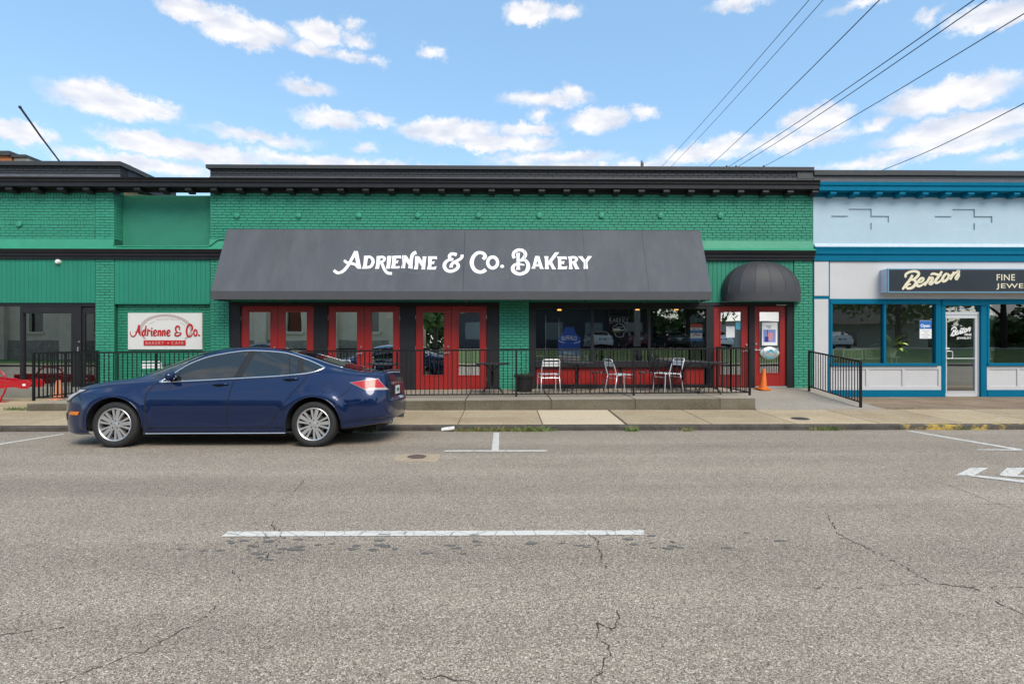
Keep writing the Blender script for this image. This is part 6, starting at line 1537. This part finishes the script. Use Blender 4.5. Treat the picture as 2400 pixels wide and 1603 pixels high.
def section(x, n=56):
    k = round(x, 5)
    if k in _sec: return _sec[k]
    zt, zb_, zr_, wr, wb, wm, ws, sb = ZT(x), ZB(x), ZR(x), WR(x), WB(x), WM(x), WS(x), SB(x)
    P = [(ws-.07, sb), (ws-.012, sb+.025), (ws, sb+.07), (wm-.012, .42), (wm, .60), (wm-.022, .74), (wb+.024, zb_-.035), (wb, zb_), (wb*.5+wr*.5+.012, zb_*.5+zr_*.5), (wr+.006, zr_-.012), (wr-.035, zr_+.018), (wr*.72, zr_+.60*(zt-zr_)+.008), (wr*.38, zr_+.90*(zt-zr_)+.002), (0, zt)]
    m = len(P); lo = sb
    zz = [p[1] for p in P]
    for i in range(m-2, -1, -1): zz[i] = min(zz[i], zz[i+1]-(.0035 if i > 1 else .0015))
    P = [(p[0]*PF(x), z) for p, z in zip(P, zz)]
    S = smooth_path(P, 6); S = [(max(0, float(a[0])), float(a[1])) for a in S]
    fl = lambda z: sum(.026*math.exp(-((math.hypot(x-ax, z-.318)-.43)/.065)**2) for ax in (-1.385, 1.385)) if .26 < z < .86 else 0
    S = [(y + fl(z)*PF(x) if i < 48 else y, z) for i, (y, z) in enumerate(S)]
    _sec[k] = S; return S
NSEC = 13*6+1
def sideY(x, z):
    S = section(x)[:10*6]
    zs = [p[1] for p in S]; return float(np.interp(z, zs, [p[0] for p in S]))
def side_pt(x, z, off=0.0, s=-1):
    y = sideY(x, z); e = .01
    nx = -(sideY(x+e, z)-sideY(x-e, z))/(2*e); nz = -(sideY(x, z+e)-sideY(x, z-e))/(2*e)
    n = Vector((nx, 1, nz)).normalized()
    return Vector((x+n.x*off, s*(y+n.y*off), z+n.z*off))
def top_pt(x, j, off=0.0, s=1):
    S = section(x); j = min(max(j, 0), NSEC-1); i = min(int(j), NSEC-2); f = j-i
    return Vector((x, s*(S[i][0]*(1-f)+S[i+1][0]*f), S[i][1]*(1-f)+S[i+1][1]*f+off))
AXF, AXR, TR, AR = -1.385, 1.385, .320, .392
ZAX = .318

def car_paint(name, c, metal=.35):
    m = bpy.data.materials.new(name); m.use_nodes = True; N = m.node_tree.nodes; L = m.node_tree.links; b = N['Principled BSDF']
    b.inputs['Base Color'].default_value = (*c, 1); b.inputs['Metallic'].default_value = metal; b.inputs['Roughness'].default_value = .28
    b.inputs['Specular IOR Level'].default_value = .15; b.inputs['Coat Weight'].default_value = 1.0; b.inputs['Coat Roughness'].default_value = .025; b.inputs['Coat IOR'].default_value = 1.52
    return m
M_PNT = car_paint('dark_blue_car_paint', (.003, .015, .066))
M_CG = mat('tinted_car_glass', (.012, .016, .017), .03, spec=.8, coat=.4)
M_RUB = mat('tyre_rubber', (.018, .018, .019), .75, var=.2, vscale=20)
M_ALLOY = mat('silver_alloy', (.60, .60, .60), .32, .75)
M_CHROME = mat('chrome_trim', (.90, .91, .93), .22, 1.0)
M_PLB = mat('satin_black_plastic', (.012, .012, .013), .4)
M_GAP = mat('panel_gap', (.003, .003, .004), .8)
M_LR = mat('tail_lamp_red', (.42, .014, .018), .15, coat=.15)
M_LC = mat('lamp_clear', (.42, .40, .40), .25, .1, coat=.2)
M_LO = mat('marker_amber', (.80, .20, .01), .2, coat=.5)
M_UND = mat('underbody_black', (.006, .006, .006), .9)

def build_car(label, group, paint):
    t = thing('parked_car', label, 'car', (0, 0, 0), group=group)
    B = lambda mb, name, m, par=None, sm=False: mb.build(name, m, par or t, smooth=sm, local=True)
    # ---- body shell
    xs = sorted(set([round(v, 4) for v in list(np.linspace(-2.3999, -2.2, 14)) + list(np.linspace(-2.2, 2.25, 150)) + list(np.linspace(2.25, 2.4599, 26))]))
    b = MB(); rows = []
    for x in xs:
        S = section(x); rows.append([(x, p[0], p[1]) for p in S])
    def inarch(x, z):
        for ax in (AXF, AXR):
            if math.hypot(x-ax, z-ZAX) < AR and z < .80: return ax
        return None
    for s in (1, -1):
        idx = {}
        for i in range(len(xs)-1):
            for j in range(NSEC-1):
                q = [rows[i][j], rows[i+1][j], rows[i+1][j+1], rows[i][j+1]]
                if j < 44:
                    cx = sum(p[0] for p in q)/4; cz = sum(p[2] for p in q)/4
                    if inarch(cx, cz) is not None: continue
                ids = []
                for (ii, jj) in ((i, j), (i+1, j), (i+1, j+1), (i, j+1)):
                    if (ii, jj) not in idx:
                        x, y, z = rows[ii][jj]
                        if jj < 44:
                            for ax in (AXF, AXR):       # pull the ragged edge of the opening onto the wheel-arch circle
                                r_ = math.hypot(x-ax, z-ZAX)
                                if AR-.032 < r_ < AR+.0 and z < .8:
                                    x2 = ax+(x-ax)*AR/r_; z2 = ZAX+(z-ZAX)*AR/r_; x, z = x2, z2
                        idx[(ii, jj)] = len(b.v); b.v.append((x, s*y, z))
                    ids.append(idx[(ii, jj)])
                b.f.append(tuple(ids) if s == 1 else tuple(reversed(ids))); b.m.append(0)
    for i in (0, len(xs)-1):         # close the two ends of the shell
        ring = [(p[0], p[1], p[2]) for p in rows[i]] + [(p[0], -p[1], p[2]) for p in reversed(rows[i][:-1])]
        b.add(ring, [tuple(range(len(ring)))])
    body = B(b, 'body', paint, sm=42)
    # dark floor and wheel housings
    u = MB(); u.box(-2.05, 2.2, -.60, .60, .20, .52); u.box(-.95, .95, -.86, .86, .20, .26); B(u, 'underbody', M_UND)
    for ax in (AXF, AXR):
        for s in (-1, 1):
            w = MB(); n = 18
            for k in range(n):
                a0, a1 = math.pi*1.12*k/n-.19, math.pi*1.12*(k+1)/n-.19
                p = lambda a, y: (ax+(AR-.004)*math.cos(a), y, ZAX+(AR-.004)*math.sin(a))
                ym = lambda a: s*(sideY(ax+AR*math.cos(a), max(.2, ZAX+AR*math.sin(a)))-.006)
                w.quad(p(a0, ym(a0)), p(a1, ym(a1)), p(a1, s*.58), p(a0, s*.58))
            B(w, 'wheel_housing', M_UND)
            # rolled lip of the arch
            lp = MB()
            pts = []
            for k in range(37):
                a = -.12+(math.pi+.24)*k/36; x_, z_ = ax+AR*math.cos(a), ZAX+AR*math.sin(a)
                if z_ < SB(x_)+.01: continue
                pts.append(side_pt(x_, z_, .001, s))
            lp.tube(pts, .011, 8); B(lp, 'arch_lip', paint, sm=True)
    # ---- wheels
    def wheel(ax, s):
        w = MB(); prof = [(.225, .095), (.245, .108), (.285, .112), (.308, .098), (.3185, .075), (TR, .0), (.3185, -.075), (.308, -.098), (.26, -.11), (.225, -.09)]
        yw = s*.795
        o = bpy.data.objects.new('wheel', None); o.parent = t; o.location = (ax, yw, ZAX); col.objects.link(o)
        ty = MB().lathe([(r_, s*h) for r_, h in prof], (0, 0, 0), 48, axis='y'); ty.build('tyre', M_RUB, o, smooth=40, local=True)
        rm = MB().lathe([(.232, s*.100), (.226, s*.104), (.214, s*.096), (.208, s*.06), (.20, s*-.02), (.21, s*-.09)], (0, 0, 0), 48, axis='y')
        rm.build('rim', M_ALLOY, o, smooth=40, local=True)
        sp = MB()
        for k in range(15):
            a = 2*math.pi*k/15+(.10 if s < 0 else 0); wide = k % 3 == 0
            w0, w1 = (.034, .056) if wide else (.022, .031)
            if not wide: a += .055*(1 if k % 3 == 1 else -1)*-1
            ca, sa = math.cos(a), math.sin(a); yo, yi = s*.092, s*.055
            def pt(r_, q, y): return (r_*ca-q*sa, y, r_*sa+q*ca)
            r0, r1 = .055, .214
            vs = [pt(r0, -w0/2, s*.085), pt(r0, w0/2, s*.085), pt(r1, w1/2, yo), pt(r1, -w1/2, yo), pt(r0, -w0/2, yi-.02*s), pt(r0, w0/2, yi-.02*s), pt(r1, w1/2, yi), pt(r1, -w1/2, yi)]
            sp.add(vs, [(0, 1, 2, 3), (0, 4, 5, 1), (1, 5, 6, 2), (2, 6, 7, 3), (3, 7, 4, 0)])
        sp.build('spokes', M_ALLOY, o, local=True)
        MB().lathe([(0, s*.098), (.028, s*.097), (.033, s*.09), (.07, s*.086), (.075, s*.04)], (0, 0, 0), 30, axis='y').build('hub', M_ALLOY, o, smooth=35, local=True)
        for k in range(5):
            a = 2*math.pi*k/5+.3; MB().lathe([(0, s*.094), (.008, s*.093), (.0105, s*.084)], (.054*math.cos(a), 0, .054*math.sin(a)), 8, axis='y').build('lug_nut', M_PLB, o, local=True)
        MB().lathe([(0, s*.03), (.15, s*.03), (.15, s*.01), (0, s*.01)], (0, 0, 0), 30, axis='y').build('brake_disc', mat('brake_iron', (.10, .09, .08), .5, .6), o, local=True)
        MB().lathe([(0, s*-.02), (.206, s*-.02)], (0, 0, 0), 24, axis='y').build('wheel_back', M_UND, o, local=True)
    for ax in (AXF, AXR):
        for s in (-1, 1): wheel(ax, s)
    # ---- glass
    dtop = pchip([-.80,-.70,-.47,-.11,.38,.80,1.22,1.46], [.92,1.00,1.163,1.29,1.352,1.328,1.21,1.112])
    dbot = pchip([-.80,.29,1.26,1.38,1.46], [.912,.966,1.036,1.065,1.108])
    def pane(name, xl0, xl1, xr0, xr1, m, off=.0035, ins=.0, par=None):
        for s in (-1, 1):
            g = MB(); nx, nz = 26, 10; G = []
            for j in range(nz+1):
                v = j/nz; row = []
                for i in range(nx+1):
                    x = (xl0*(1-v)+xl1*v)*(1-i/nx)+(xr0*(1-v)+xr1*v)*(i/nx)
                    z = dbot(x)+ins+(max(dtop(x)-dbot(x)-2*ins, .002))*v; row.append(side_pt(x, z, off, s))
                G.append(row)
            for j in range(nz):
                for i in range(nx): g.quad(G[j][i], G[j][i+1], G[j+1][i+1], G[j+1][i])
            B(g, name, m, sm=True)
    pane('pillar_cover', -.80, -.80, 1.46, 1.46, M_PLB, .002)
    pane('side_window', -.60, -.565, .215, .35, M_CG, .005, .008)
    pane('side_window', .335, .45, 1.0, .93, M_CG, .005, .008)
    pane('side_window', 1.02, .95, 1.115, 1.06, M_CG, .005, .010)
    pane('quarter_window', 1.20, 1.155, 1.43, 1.43, M_CG, .005, .008)
    pane('quarter_window', -.77, -.77, -.615, -.585, M_CG, .005, .008)
    def strip(name, path, w, m, off=.006, sub=6, sides=(-1, 1), lift=0.0):
        for s in sides:
            vs, fs = stroke_poly(path, w, sub); n = len(vs)//2
            g = MB(); g.add([side_pt(x, z, off, s) for x, z in vs], fs); B(g, name, m)
    top = [(x, dtop(x)+.006) for x in np.linspace(-.80, 1.43, 24)]
    for s in (-1, 1):
        g = MB(); loop = [side_pt(x, z, .004, s) for x, z in smooth_path(top+[(1.475, 1.108), (1.43, 1.083)]+[(x, dbot(x)-.006) for x in np.linspace(1.36, -.80, 20)]+[(-.83, .912)], 2, True)]
        g.tube(loop, .0115, 6, closed=True); B(g, 'window_trim', M_CHROME, sm=True)
    # windscreen and rear window, laid over the shell
    def top_glass(name, x0f, x1f, j0, m, off=.004):
        g = MB(); nj, ni = 16, 22; G = []
        for a in range(-nj, nj+1):
            s = 1 if a >= 0 else -1; j = (NSEC-1)-(NSEC-1-j0)*abs(a)/nj; f = abs(a)/nj; row = []
            for i in range(ni+1):
                x = x0f(f)+(x1f(f)-x0f(f))*i/ni; p = top_pt(x, j, 0, s); q = top_pt(x+.01, j, 0, s)-top_pt(x-.01, j, 0, s)
                n = Vector((-q.z, 0, q.x)).normalized(); row.append(p+Vector((n.x, s*f*.4, n.z)).normalized()*off)
            G.append(row)
        for a in range(2*nj):
            for i in range(ni): g.quad(G[a][i], G[a+1][i], G[a+1][i+1], G[a][i+1])
        B(g, name, m, sm=True)
    top_glass('windscreen', lambda f: -1.24+.36*f*f, lambda f: -.36+.02*f, 9.6*6, M_CG)
    top_glass('rear_window', lambda f: .80+.10*f*f, lambda f: 1.95-.28*f*f, 10.15*6, M_CG)
    for s in (-1, 1):
        g = MB(); g.tube([top_pt(x, 10.05*6, .003, s) for x in np.linspace(.95, 1.72, 16)], .005, 5); B(g, 'rear_window_trim', M_CHROME, sm=True)
    # ---- panel gaps, handles, flap
    GW = .012
    strip('door_gap', [(-.83,.90),(-.90,.86),(-.96,.74),(-.965,.60),(-.94,.40),(-.905,.275)], GW, M_GAP, .0015)
    strip('door_gap', [(.36,1.35),(.315,1.12),(.262,.966),(.225,.90),(.195,.75),(.175,.50),(.175,.285)], GW, M_GAP, .0015)
    strip('door_gap', [(1.19,1.215),(1.225,1.12),(1.255,1.03),(1.255,.985),(1.20,.90),(1.08,.76),(.93,.55),(.82,.38),(.745,.305),(.62,.278),(.2,.274),(-.4,.268),(-.905,.266)], GW, M_GAP, .0015)
    strip('fender_gap', [(-1.86,.66),(-1.92,.735),(-1.95,.80)], GW*.8, M_GAP, .0015)
    strip('bumper_gap', [(1.68,.66),(1.80,.74),(1.90,.835)], GW*.8, M_GAP, .0015)
    strip('sill_line', [(-.93,.262),(0,.268),(.9,.270)], .006, M_GAP, .0015)
    for s in (-1, 1): B(MB().tube([(x, s*(sideY(x, SB(x)+.02)-.005), SB(x)+.004) for x in np.linspace(-.98, .98, 20)], .008, 6), 'sill_tube', M_CHROME)  # thin chrome-coloured tube along the lower edge of the sill
    for s in (-1, 1):
        vs, fs = stroke_poly([(1.585+.088*math.cos(a), .835+.072*math.sin(a)) for a in np.linspace(0, 2*math.pi, 24, endpoint=False)], .006, 2, True)
        if s == -1: B(MB().add([side_pt(x, z, .0015, s) for x, z in vs], fs), 'fuel_flap_gap', M_GAP)
        for hx, hz in ((.03, .870), (1.02, .945)):
            cup = MB(); n = 20
            cup.add([side_pt(hx+.065*math.cos(a), hz+.022*math.sin(a)-.006, .0022, s) for a in np.linspace(0, 2*math.pi, n, endpoint=False)], [tuple(range(n))]); B(cup, 'handle_cup', M_GAP)
            h = MB(); h.tube([side_pt(hx+q, hz+.006+.02*(q > 0)*0+.012*q, o_, s) for q, o_ in ((-.095, .004), (-.08, .022), (0, .03), (.09, .026), (.115, .018), (.125, .004))], [.008, .012, .014, .013, .011, .007], 8)
            B(h, 'door_handle', paint, sm=True)
        # mirror
        mc = side_pt(-.64, .955, .10, s); m_ = MB(); m_.ball((mc.x, mc.y, mc.z), .062, .105, .068, 16, 10)
        m_.v = [(v[0]*1.0 + (.012 if v[0] > mc.x else -.01*(v[2]-mc.z)/.06), v[1], v[2]) for v in m_.v]
        B(m_, 'door_mirror', paint, sm=True)
        B(MB().tube([side_pt(-.655, .925, 0, s), (mc.x, mc.y, mc.z-.045)], .022, 8), 'mirror_stalk', M_PLB)
        # lamps
        def quadpatch(name, c4, m, off=.006, n=8):
            g = MB(); G = [[None]*(n+1) for _ in range(n+1)]
            for i in range(n+1):
                for j in range(n+1):
                    a, b_ = i/n, j/n
                    x = (c4[0][0]*(1-a)+c4[1][0]*a)*(1-b_)+(c4[3][0]*(1-a)+c4[2][0]*a)*b_; z = (c4[0][1]*(1-a)+c4[1][1]*a)*(1-b_)+(c4[3][1]*(1-a)+c4[2][1]*a)*b_
                    G[i][j] = side_pt(x, z, off, s)
            for i in range(n):
                for j in range(n): g.quad(G[i][j], G[i+1][j], G[i+1][j+1], G[i][j+1])
            return B(g, name, m, sm=True)
        quadpatch('tail_lamp_bezel', [(1.868,.902),(2.10,.797),(2.382,.787),(2.25,.958)], mat('lamp_bezel_grey', (.30, .29, .30), .25, .5), .004)
        quadpatch('tail_lamp', [(1.89,.900),(2.09,.808),(2.36,.808),(2.243,.949)], M_LR, .008)
        quadpatch('reversing_lamp', [(2.12,.822),(2.17,.801),(2.372,.793),(2.352,.826)], M_LC, .008)
        quadpatch('marker_lamp', [(-2.10,.452),(-1.91,.452),(-1.875,.502),(-2.06,.500)], M_LO, .007)
        quadpatch('head_lamp', [(-2.20,.645),(-2.10,.655),(-1.86,.80),(-1.98,.80)], M_LC, .007)
        quadpatch('head_lamp_bezel', [(-2.225,.63),(-2.08,.635),(-1.82,.81),(-2.0,.815)], M_PLB, .004)
        quadpatch('fog_grille', [(-2.27,.36),(-2.19,.37),(-2.17,.47),(-2.25,.47)], M_GAP, .004)
    # spoiler lip, plate, rear garnish, front grille
    B(MB().tube([top_pt(2.30, j, .008, s_) for s_, j in [(-1, q) for q in np.linspace(9.8*6, 78, 8)]+[(1, q) for q in np.linspace(78, 9.8*6, 8)[1:]]], .018, 8), 'boot_spoiler', paint, sm=True)
    B(MB().bbox(2.372, 2.39, -.26, .26, .70, .84, .004), 'plate_recess', M_PLB)
    pl_ = B(MB().bbox(2.389, 2.396, -.155, .155, .705, .835, .003), 'number_plate', mat('plate_white', (.62, .66, .66), .4))
    B(MB().box(2.3965, 2.3975, -.10, .10, .745, .795), 'plate_characters', mat('plate_green', (.05, .12, .10), .5), pl_)
    B(MB().bbox(2.368, 2.385, -.30, .30, .86, .89, .004), 'boot_garnish', M_CHROME)
    B(MB().bbox(-2.415, -2.385, -.33, .33, .44, .55, .01), 'grille', M_GAP)
    for yy in (-.50, .50): B(MB().tube([(2.15, yy, .32), (2.40, yy, .315)], .03, 12), 'exhaust_pipe', mat('exhaust_steel', (.2, .19, .18), .5, .6), sm=True)
    B(MB().tube([(.9, 0, 1.36), (.98, 0, 1.39)], .01, 6), 'aerial', M_PLB)
    return t
car = build_car('dark blue four door saloon parked at the kerb before the terrace', 'parked cars', M_PNT)
YCAR = 7.82+.9
xm = (PX(264, 7.80)+PX(732, 7.80))/2
z_n, z_f = road_z(7.9), road_z(9.5)
roll = math.atan2(z_f-z_n, 1.6)
car.location = (xm, YCAR, (z_n+z_f)/2+.001)
car.rotation_euler = (roll, 0, 0)
# ================================================================= ACROSS THE STREET (behind the camera, seen in the panes and the car paint)
yk2 = -6.5
b = MB(); b.box(-160, 160, yk2 - .15, yk2 - .001, -.3, .02); b.build('far_kerb', M_KERB, kind='structure')
b = MB(); b.box(-160, 160, yk2 - 1.9, yk2 - .152, -.3, .03); b.build('far_pavement', M_WALK, kind='structure')
M_LAWN = mat('lawn_grass', (.10, .17, .045), .9, var=.35, vscale=1.2, bump=.8, bscale=40)
b = MB(); b.box(-160, 160, -60, yk2 - 1.902, -.3, .02); b.build('lawn', M_LAWN, kind='structure')
M_LOT = mat('parking_asphalt', (.22, .21, .195), .9, var=.15, vscale=2)
b = MB(); b.box(-5, 60, -26, -13, -.2, .9); b.build('parking_lot', M_LOT, kind='structure')
b = MB(); b.extrude_x([(-9.5, .021), (-13, .9), (-13, .0), (-9.5, .0)], -5, 60); b.build('grass_bank', M_LAWN, kind='structure')
# limestone hall on the left
M_LIME = mat('tan_limestone', (.56, .48, .365), .85, var=.12, vscale=1.5, bump=.4, bscale=14)
M_RUBL = mat('rough_stone_base', (.24, .21, .17), .9, var=.4, vscale=4, bump=1, bscale=8)
hx0, hx1, hy = -46, -8.5, -17.5
hall = thing('stone_hall', 'tan limestone hall with tall dark windows across the street', 'building', ((hx0 + hx1)/2, hy, 0))
wins = [(-43.8, 1.2), (-38.5, 1.2), (-33.2, 1.2), (-27.9, 1.2), (-22.6, 1.2), (-17.4, 1.2), (-11.0, 1.2)]
prev = hx0; w = MB()
for cx_, ww in wins:
    w.box(prev, cx_ - ww/2, hy - .5, hy, 1.6, 7.4); w.box(cx_ - ww/2, cx_ + ww/2, hy - .5, hy, 1.6, 2.3); w.box(cx_ - ww/2, cx_ + ww/2, hy - .5, hy, 5.9, 7.4); prev = cx_ + ww/2
w.box(prev, hx1, hy - .5, hy, 1.6, 7.4); w.box(hx0, hx1, hy - 14, hy - .51, .0, 7.4); w.build('wall', M_LIME, hall)
MB().box(hx0 - .1, hx1 + .1, hy - .6, hy + .12, 0, 1.6).build('plinth', M_RUBL, hall)
MB().box(hx0 - .3, hx1 + .3, hy - 14.3, hy + .3, 7.4, 7.9).build('cornice', M_LIME, hall)
for cx_, ww in wins:
    MB().box(cx_ - ww/2, cx_ + ww/2, hy - .35, hy - .3, 2.3, 5.9).build('window', mat('far_dark_glass', (.01, .012, .015), .05, spec=.8), hall)
    MB().box(cx_ - ww/2 - .15, cx_ + ww/2 + .15, hy - .02, hy + .14, 2.1, 2.3).build('window_sill', M_LIME, hall)
for cx_ in (-41.2, -35.8, -30.5, -25.2, -20, -14.2, -9.0):
    MB().box(cx_ - .5, cx_ + .5, hy - .0, hy + .45, 0, 6.6).build('buttress', M_LIME, hall)
# dark low building and grey shed
db = thing('dark_low_building', 'long dark flat roofed building across the parking lot', 'building', (4, -27, 0))
MB().box(-6, 15, -36, -27, 0, 5.0).build('wall', mat('dark_cladding', (.07, .07, .075), .7, var=.2), db)
MB().box(-6.4, 15.4, -36.4, -26.2, 5.0, 5.4).build('roof_edge', mat('roof_edge_grey', (.09, .09, .095), .6), db)
for x_ in (-3, 1, 5, 9, 13): MB().box(x_ - .9, x_ + .9, -27.02, -26.98, 1.7, 3.4).build('window', mat('far_pale_glass', (.25, .28, .28), .1, spec=.8), db)
gs = thing('grey_shed', 'pale grey metal shed with low pitched roof across the lot', 'building', (22, -30, 0))
MB().box(21.5, 31, -37, -29, 0, 3.6).build('wall', mat('grey_metal_cladding', (.36, .36, .35), .6), gs)
MB().extrude_x([(-37.3, 3.6), (-33, 5.0), (-28.7, 3.6)], 21.2, 31.3).build('roof', mat('grey_metal_roof', (.48, .48, .46), .5), gs)
MB().box(24.5, 27.5, -29.02, -28.98, 0, 2.8).build('door', mat('shed_door', (.27, .27, .27), .6), gs)
wh = thing('pale_house', 'pale house with a dark pitched roof across the street', 'building', (40, -32, 0))
MB().box(35, 46, -40, -31, 0, 3.4).build('wall', mat('pale_siding', (.34, .33, .30), .8), wh)
MB().extrude_x([(-40.6, 3.4), (-35.5, 6.2), (-30.4, 3.4)], 34.6, 46.4).build('roof', mat('dark_shingle', (.07, .065, .06), .9), wh)
for x_ in (37.5, 43): MB().box(x_ - .7, x_ + .7, -31.02, -30.98, 1, 2.5).build('window', mat('far_dark_glass', (0, 0, 0)), wh)
# trees
M_BARK = mat('bark', (.07, .055, .04), .95, var=.3, vscale=6, bump=.8, bscale=12)
M_FOL = mat('tree_foliage', (.085, .15, .04), .7, var=.5, vscale=.8, rand=.2)
def tree(x, y, h, r, label, seed, n=5200):
    rg = random.Random(seed); t = thing('street_tree', label, 'tree', (x, y, 0), group='trees across the street')
    tk = MB(); tk.tube([(x, y, -.1), (x + .05, y, h*.25), (x - .1, y + .1, h*.5), (x, y, h*.8)], [h*.028, h*.022, h*.015, h*.004], 8)
    cl = []
    for i in range(9):
        a = rg.uniform(0, 6.28); e = rg.uniform(.2, 1.1); L_ = r*rg.uniform(.55, .95); s0 = Vector((x, y, h*rg.uniform(.3, .6))); p = s0 + Vector((math.cos(a)*math.cos(e), math.sin(a)*math.cos(e), math.sin(e)))*L_
        tk.tube([s0, s0.lerp(p, .5) + Vector((0, 0, .1)), p], [h*.010, h*.006, .01], 6); cl.append((p, r*rg.uniform(.35, .6)))
    cl.append((Vector((x, y, h*.8)), r*.6)); tk.build('trunk', M_BARK, t, smooth=True)
    b = MB()
    for i in range(n):
        c, rr = rg.choice(cl); d = Vector((rg.gauss(0, 1), rg.gauss(0, 1), rg.gauss(0, .8))).normalized()*rr*rg.uniform(.35, 1)
        p = c + d; u = Vector((rg.gauss(0, 1), rg.gauss(0, 1), rg.gauss(0, 1))).normalized(); v_ = u.cross(Vector((rg.gauss(0, 1), rg.gauss(0, 1), rg.gauss(0, 1)))).normalized(); s_ = rg.uniform(.16, .36)
        b.quad(p - u*s_, p + v_*s_*.6, p + u*s_, p - v_*s_*.6)
    b.build('crown', M_FOL, t, kind='stuff')
for i, (x, y, h, r, lb_) in enumerate(((-5.2, -13, 8, 1.9, 'narrow tree beside the limestone hall'), (10.5, -26, 12, 5, 'broad tree behind the dark low building'), (3, -38, 14, 6, 'tall tree far behind the dark low building'), (17, -40, 13, 6.5, 'broad tree between dark building and grey shed'), (26, -42, 12, 6, 'broad tree behind the grey shed'),
        (17.5, -24, 10, 4.6, 'small round tree at the edge of the parking lot'), (35.5, -21, 11, 5.2, 'round lawn tree left of the pale house'), (46, -22, 12, 6.0, 'large tree right of the pale house'), (38, -44, 13, 6, 'large tree behind the pale house'))):
    tree(x, y, h, r, lb_, 30 + i)
rg = random.Random(77); fw = MB()  # unseen tree line, added to block the pale horizon in the pane reflections
for i in range(11000):
    x = rg.uniform(-90, 100); hh = 6.5 + 2.2*math.sin(x*.21) + 1.6*math.sin(x*.53 + 1); p = Vector((x, rg.uniform(-72, -64), rg.uniform(0, 1)**.7 * hh)); u = Vector((rg.gauss(0, 1), rg.gauss(0, 1), rg.gauss(0, 1))).normalized(); v_ = u.cross(Vector((rg.gauss(0, 1), rg.gauss(0, 1), rg.gauss(0, 1)))).normalized(); s_ = rg.uniform(.45, .95)
    fw.quad(p - u*s_, p + v_*s_*.7, p + u*s_, p - v_*s_*.7)
tag(fw.build('added_tree_line', M_FOL, kind='stuff'), 'added far line of trees hiding the pale horizon from the panes', 'wood')
po2 = thing('street_pole', 'tall wooden pole at the kerb across the street carrying the cables', 'pole', (XPOLE2, YPOLE2, 0))
MB().tube([(XPOLE2, YPOLE2, -.1), (XPOLE2, YPOLE2, 10.2)], [.19, .14], 12).build('pole', M_WOOD, po2)
MB().bbox(XPOLE2 - 1.2, XPOLE2 + 1.2, YPOLE2 - .06, YPOLE2 + .06, 9.2, 9.34, .01).build('crossarm', M_WOOD, po2)
p3 = thing('lamp_pole', 'grey concrete pole on the lawn opposite the bakery windows', 'pole', (9.0, -8.8, 0))
MB().tube([(9.0, -8.8, -.1), (9.0, -8.8, 9)], [.24, .16], 12).build('pole', mat('grey_concrete', (.25, .24, .22), .9), p3)
# parked cars of the same kind in other colours
def recolour(t, m):
    for ch in t.children:
        for s in ch.material_slots:
            if s.material == M_PNT: s.link = 'OBJECT'; s.material = m
P_W, P_S, P_B, P_M = car_paint('white_car_paint', (.62, .62, .62), 0), car_paint('silver_car_paint', (.40, .42, .44), .6), car_paint('black_car_paint', (.012, .012, .014)), car_paint('maroon_car_paint', (.09, .01, .015))
for x, y, rz, m_, lb_ in ((7.6, -16.5, R(90), P_W, 'white saloon in the parking lot across the street'), (13.6, -16.5, R(90), P_B, 'black saloon in the parking lot across the street'), (17, -16.5, R(90), P_S, 'silver saloon in the parking lot across the street'), (27, -17, R(100), P_W, 'white saloon parked near the grey shed'), (-14, -5.2, R(180), P_B, 'black saloon parked along the far kerb'), (10.5, -16.3, R(90), P_M, 'maroon saloon between white and black cars in the lot')):
    c_ = copy_tree(car); c_.location = (x, y, .903 if y < -8 else road_z(-5.2)); c_.rotation_euler = (0, 0, rz); c_['label'] = lb_; recolour(c_, m_)
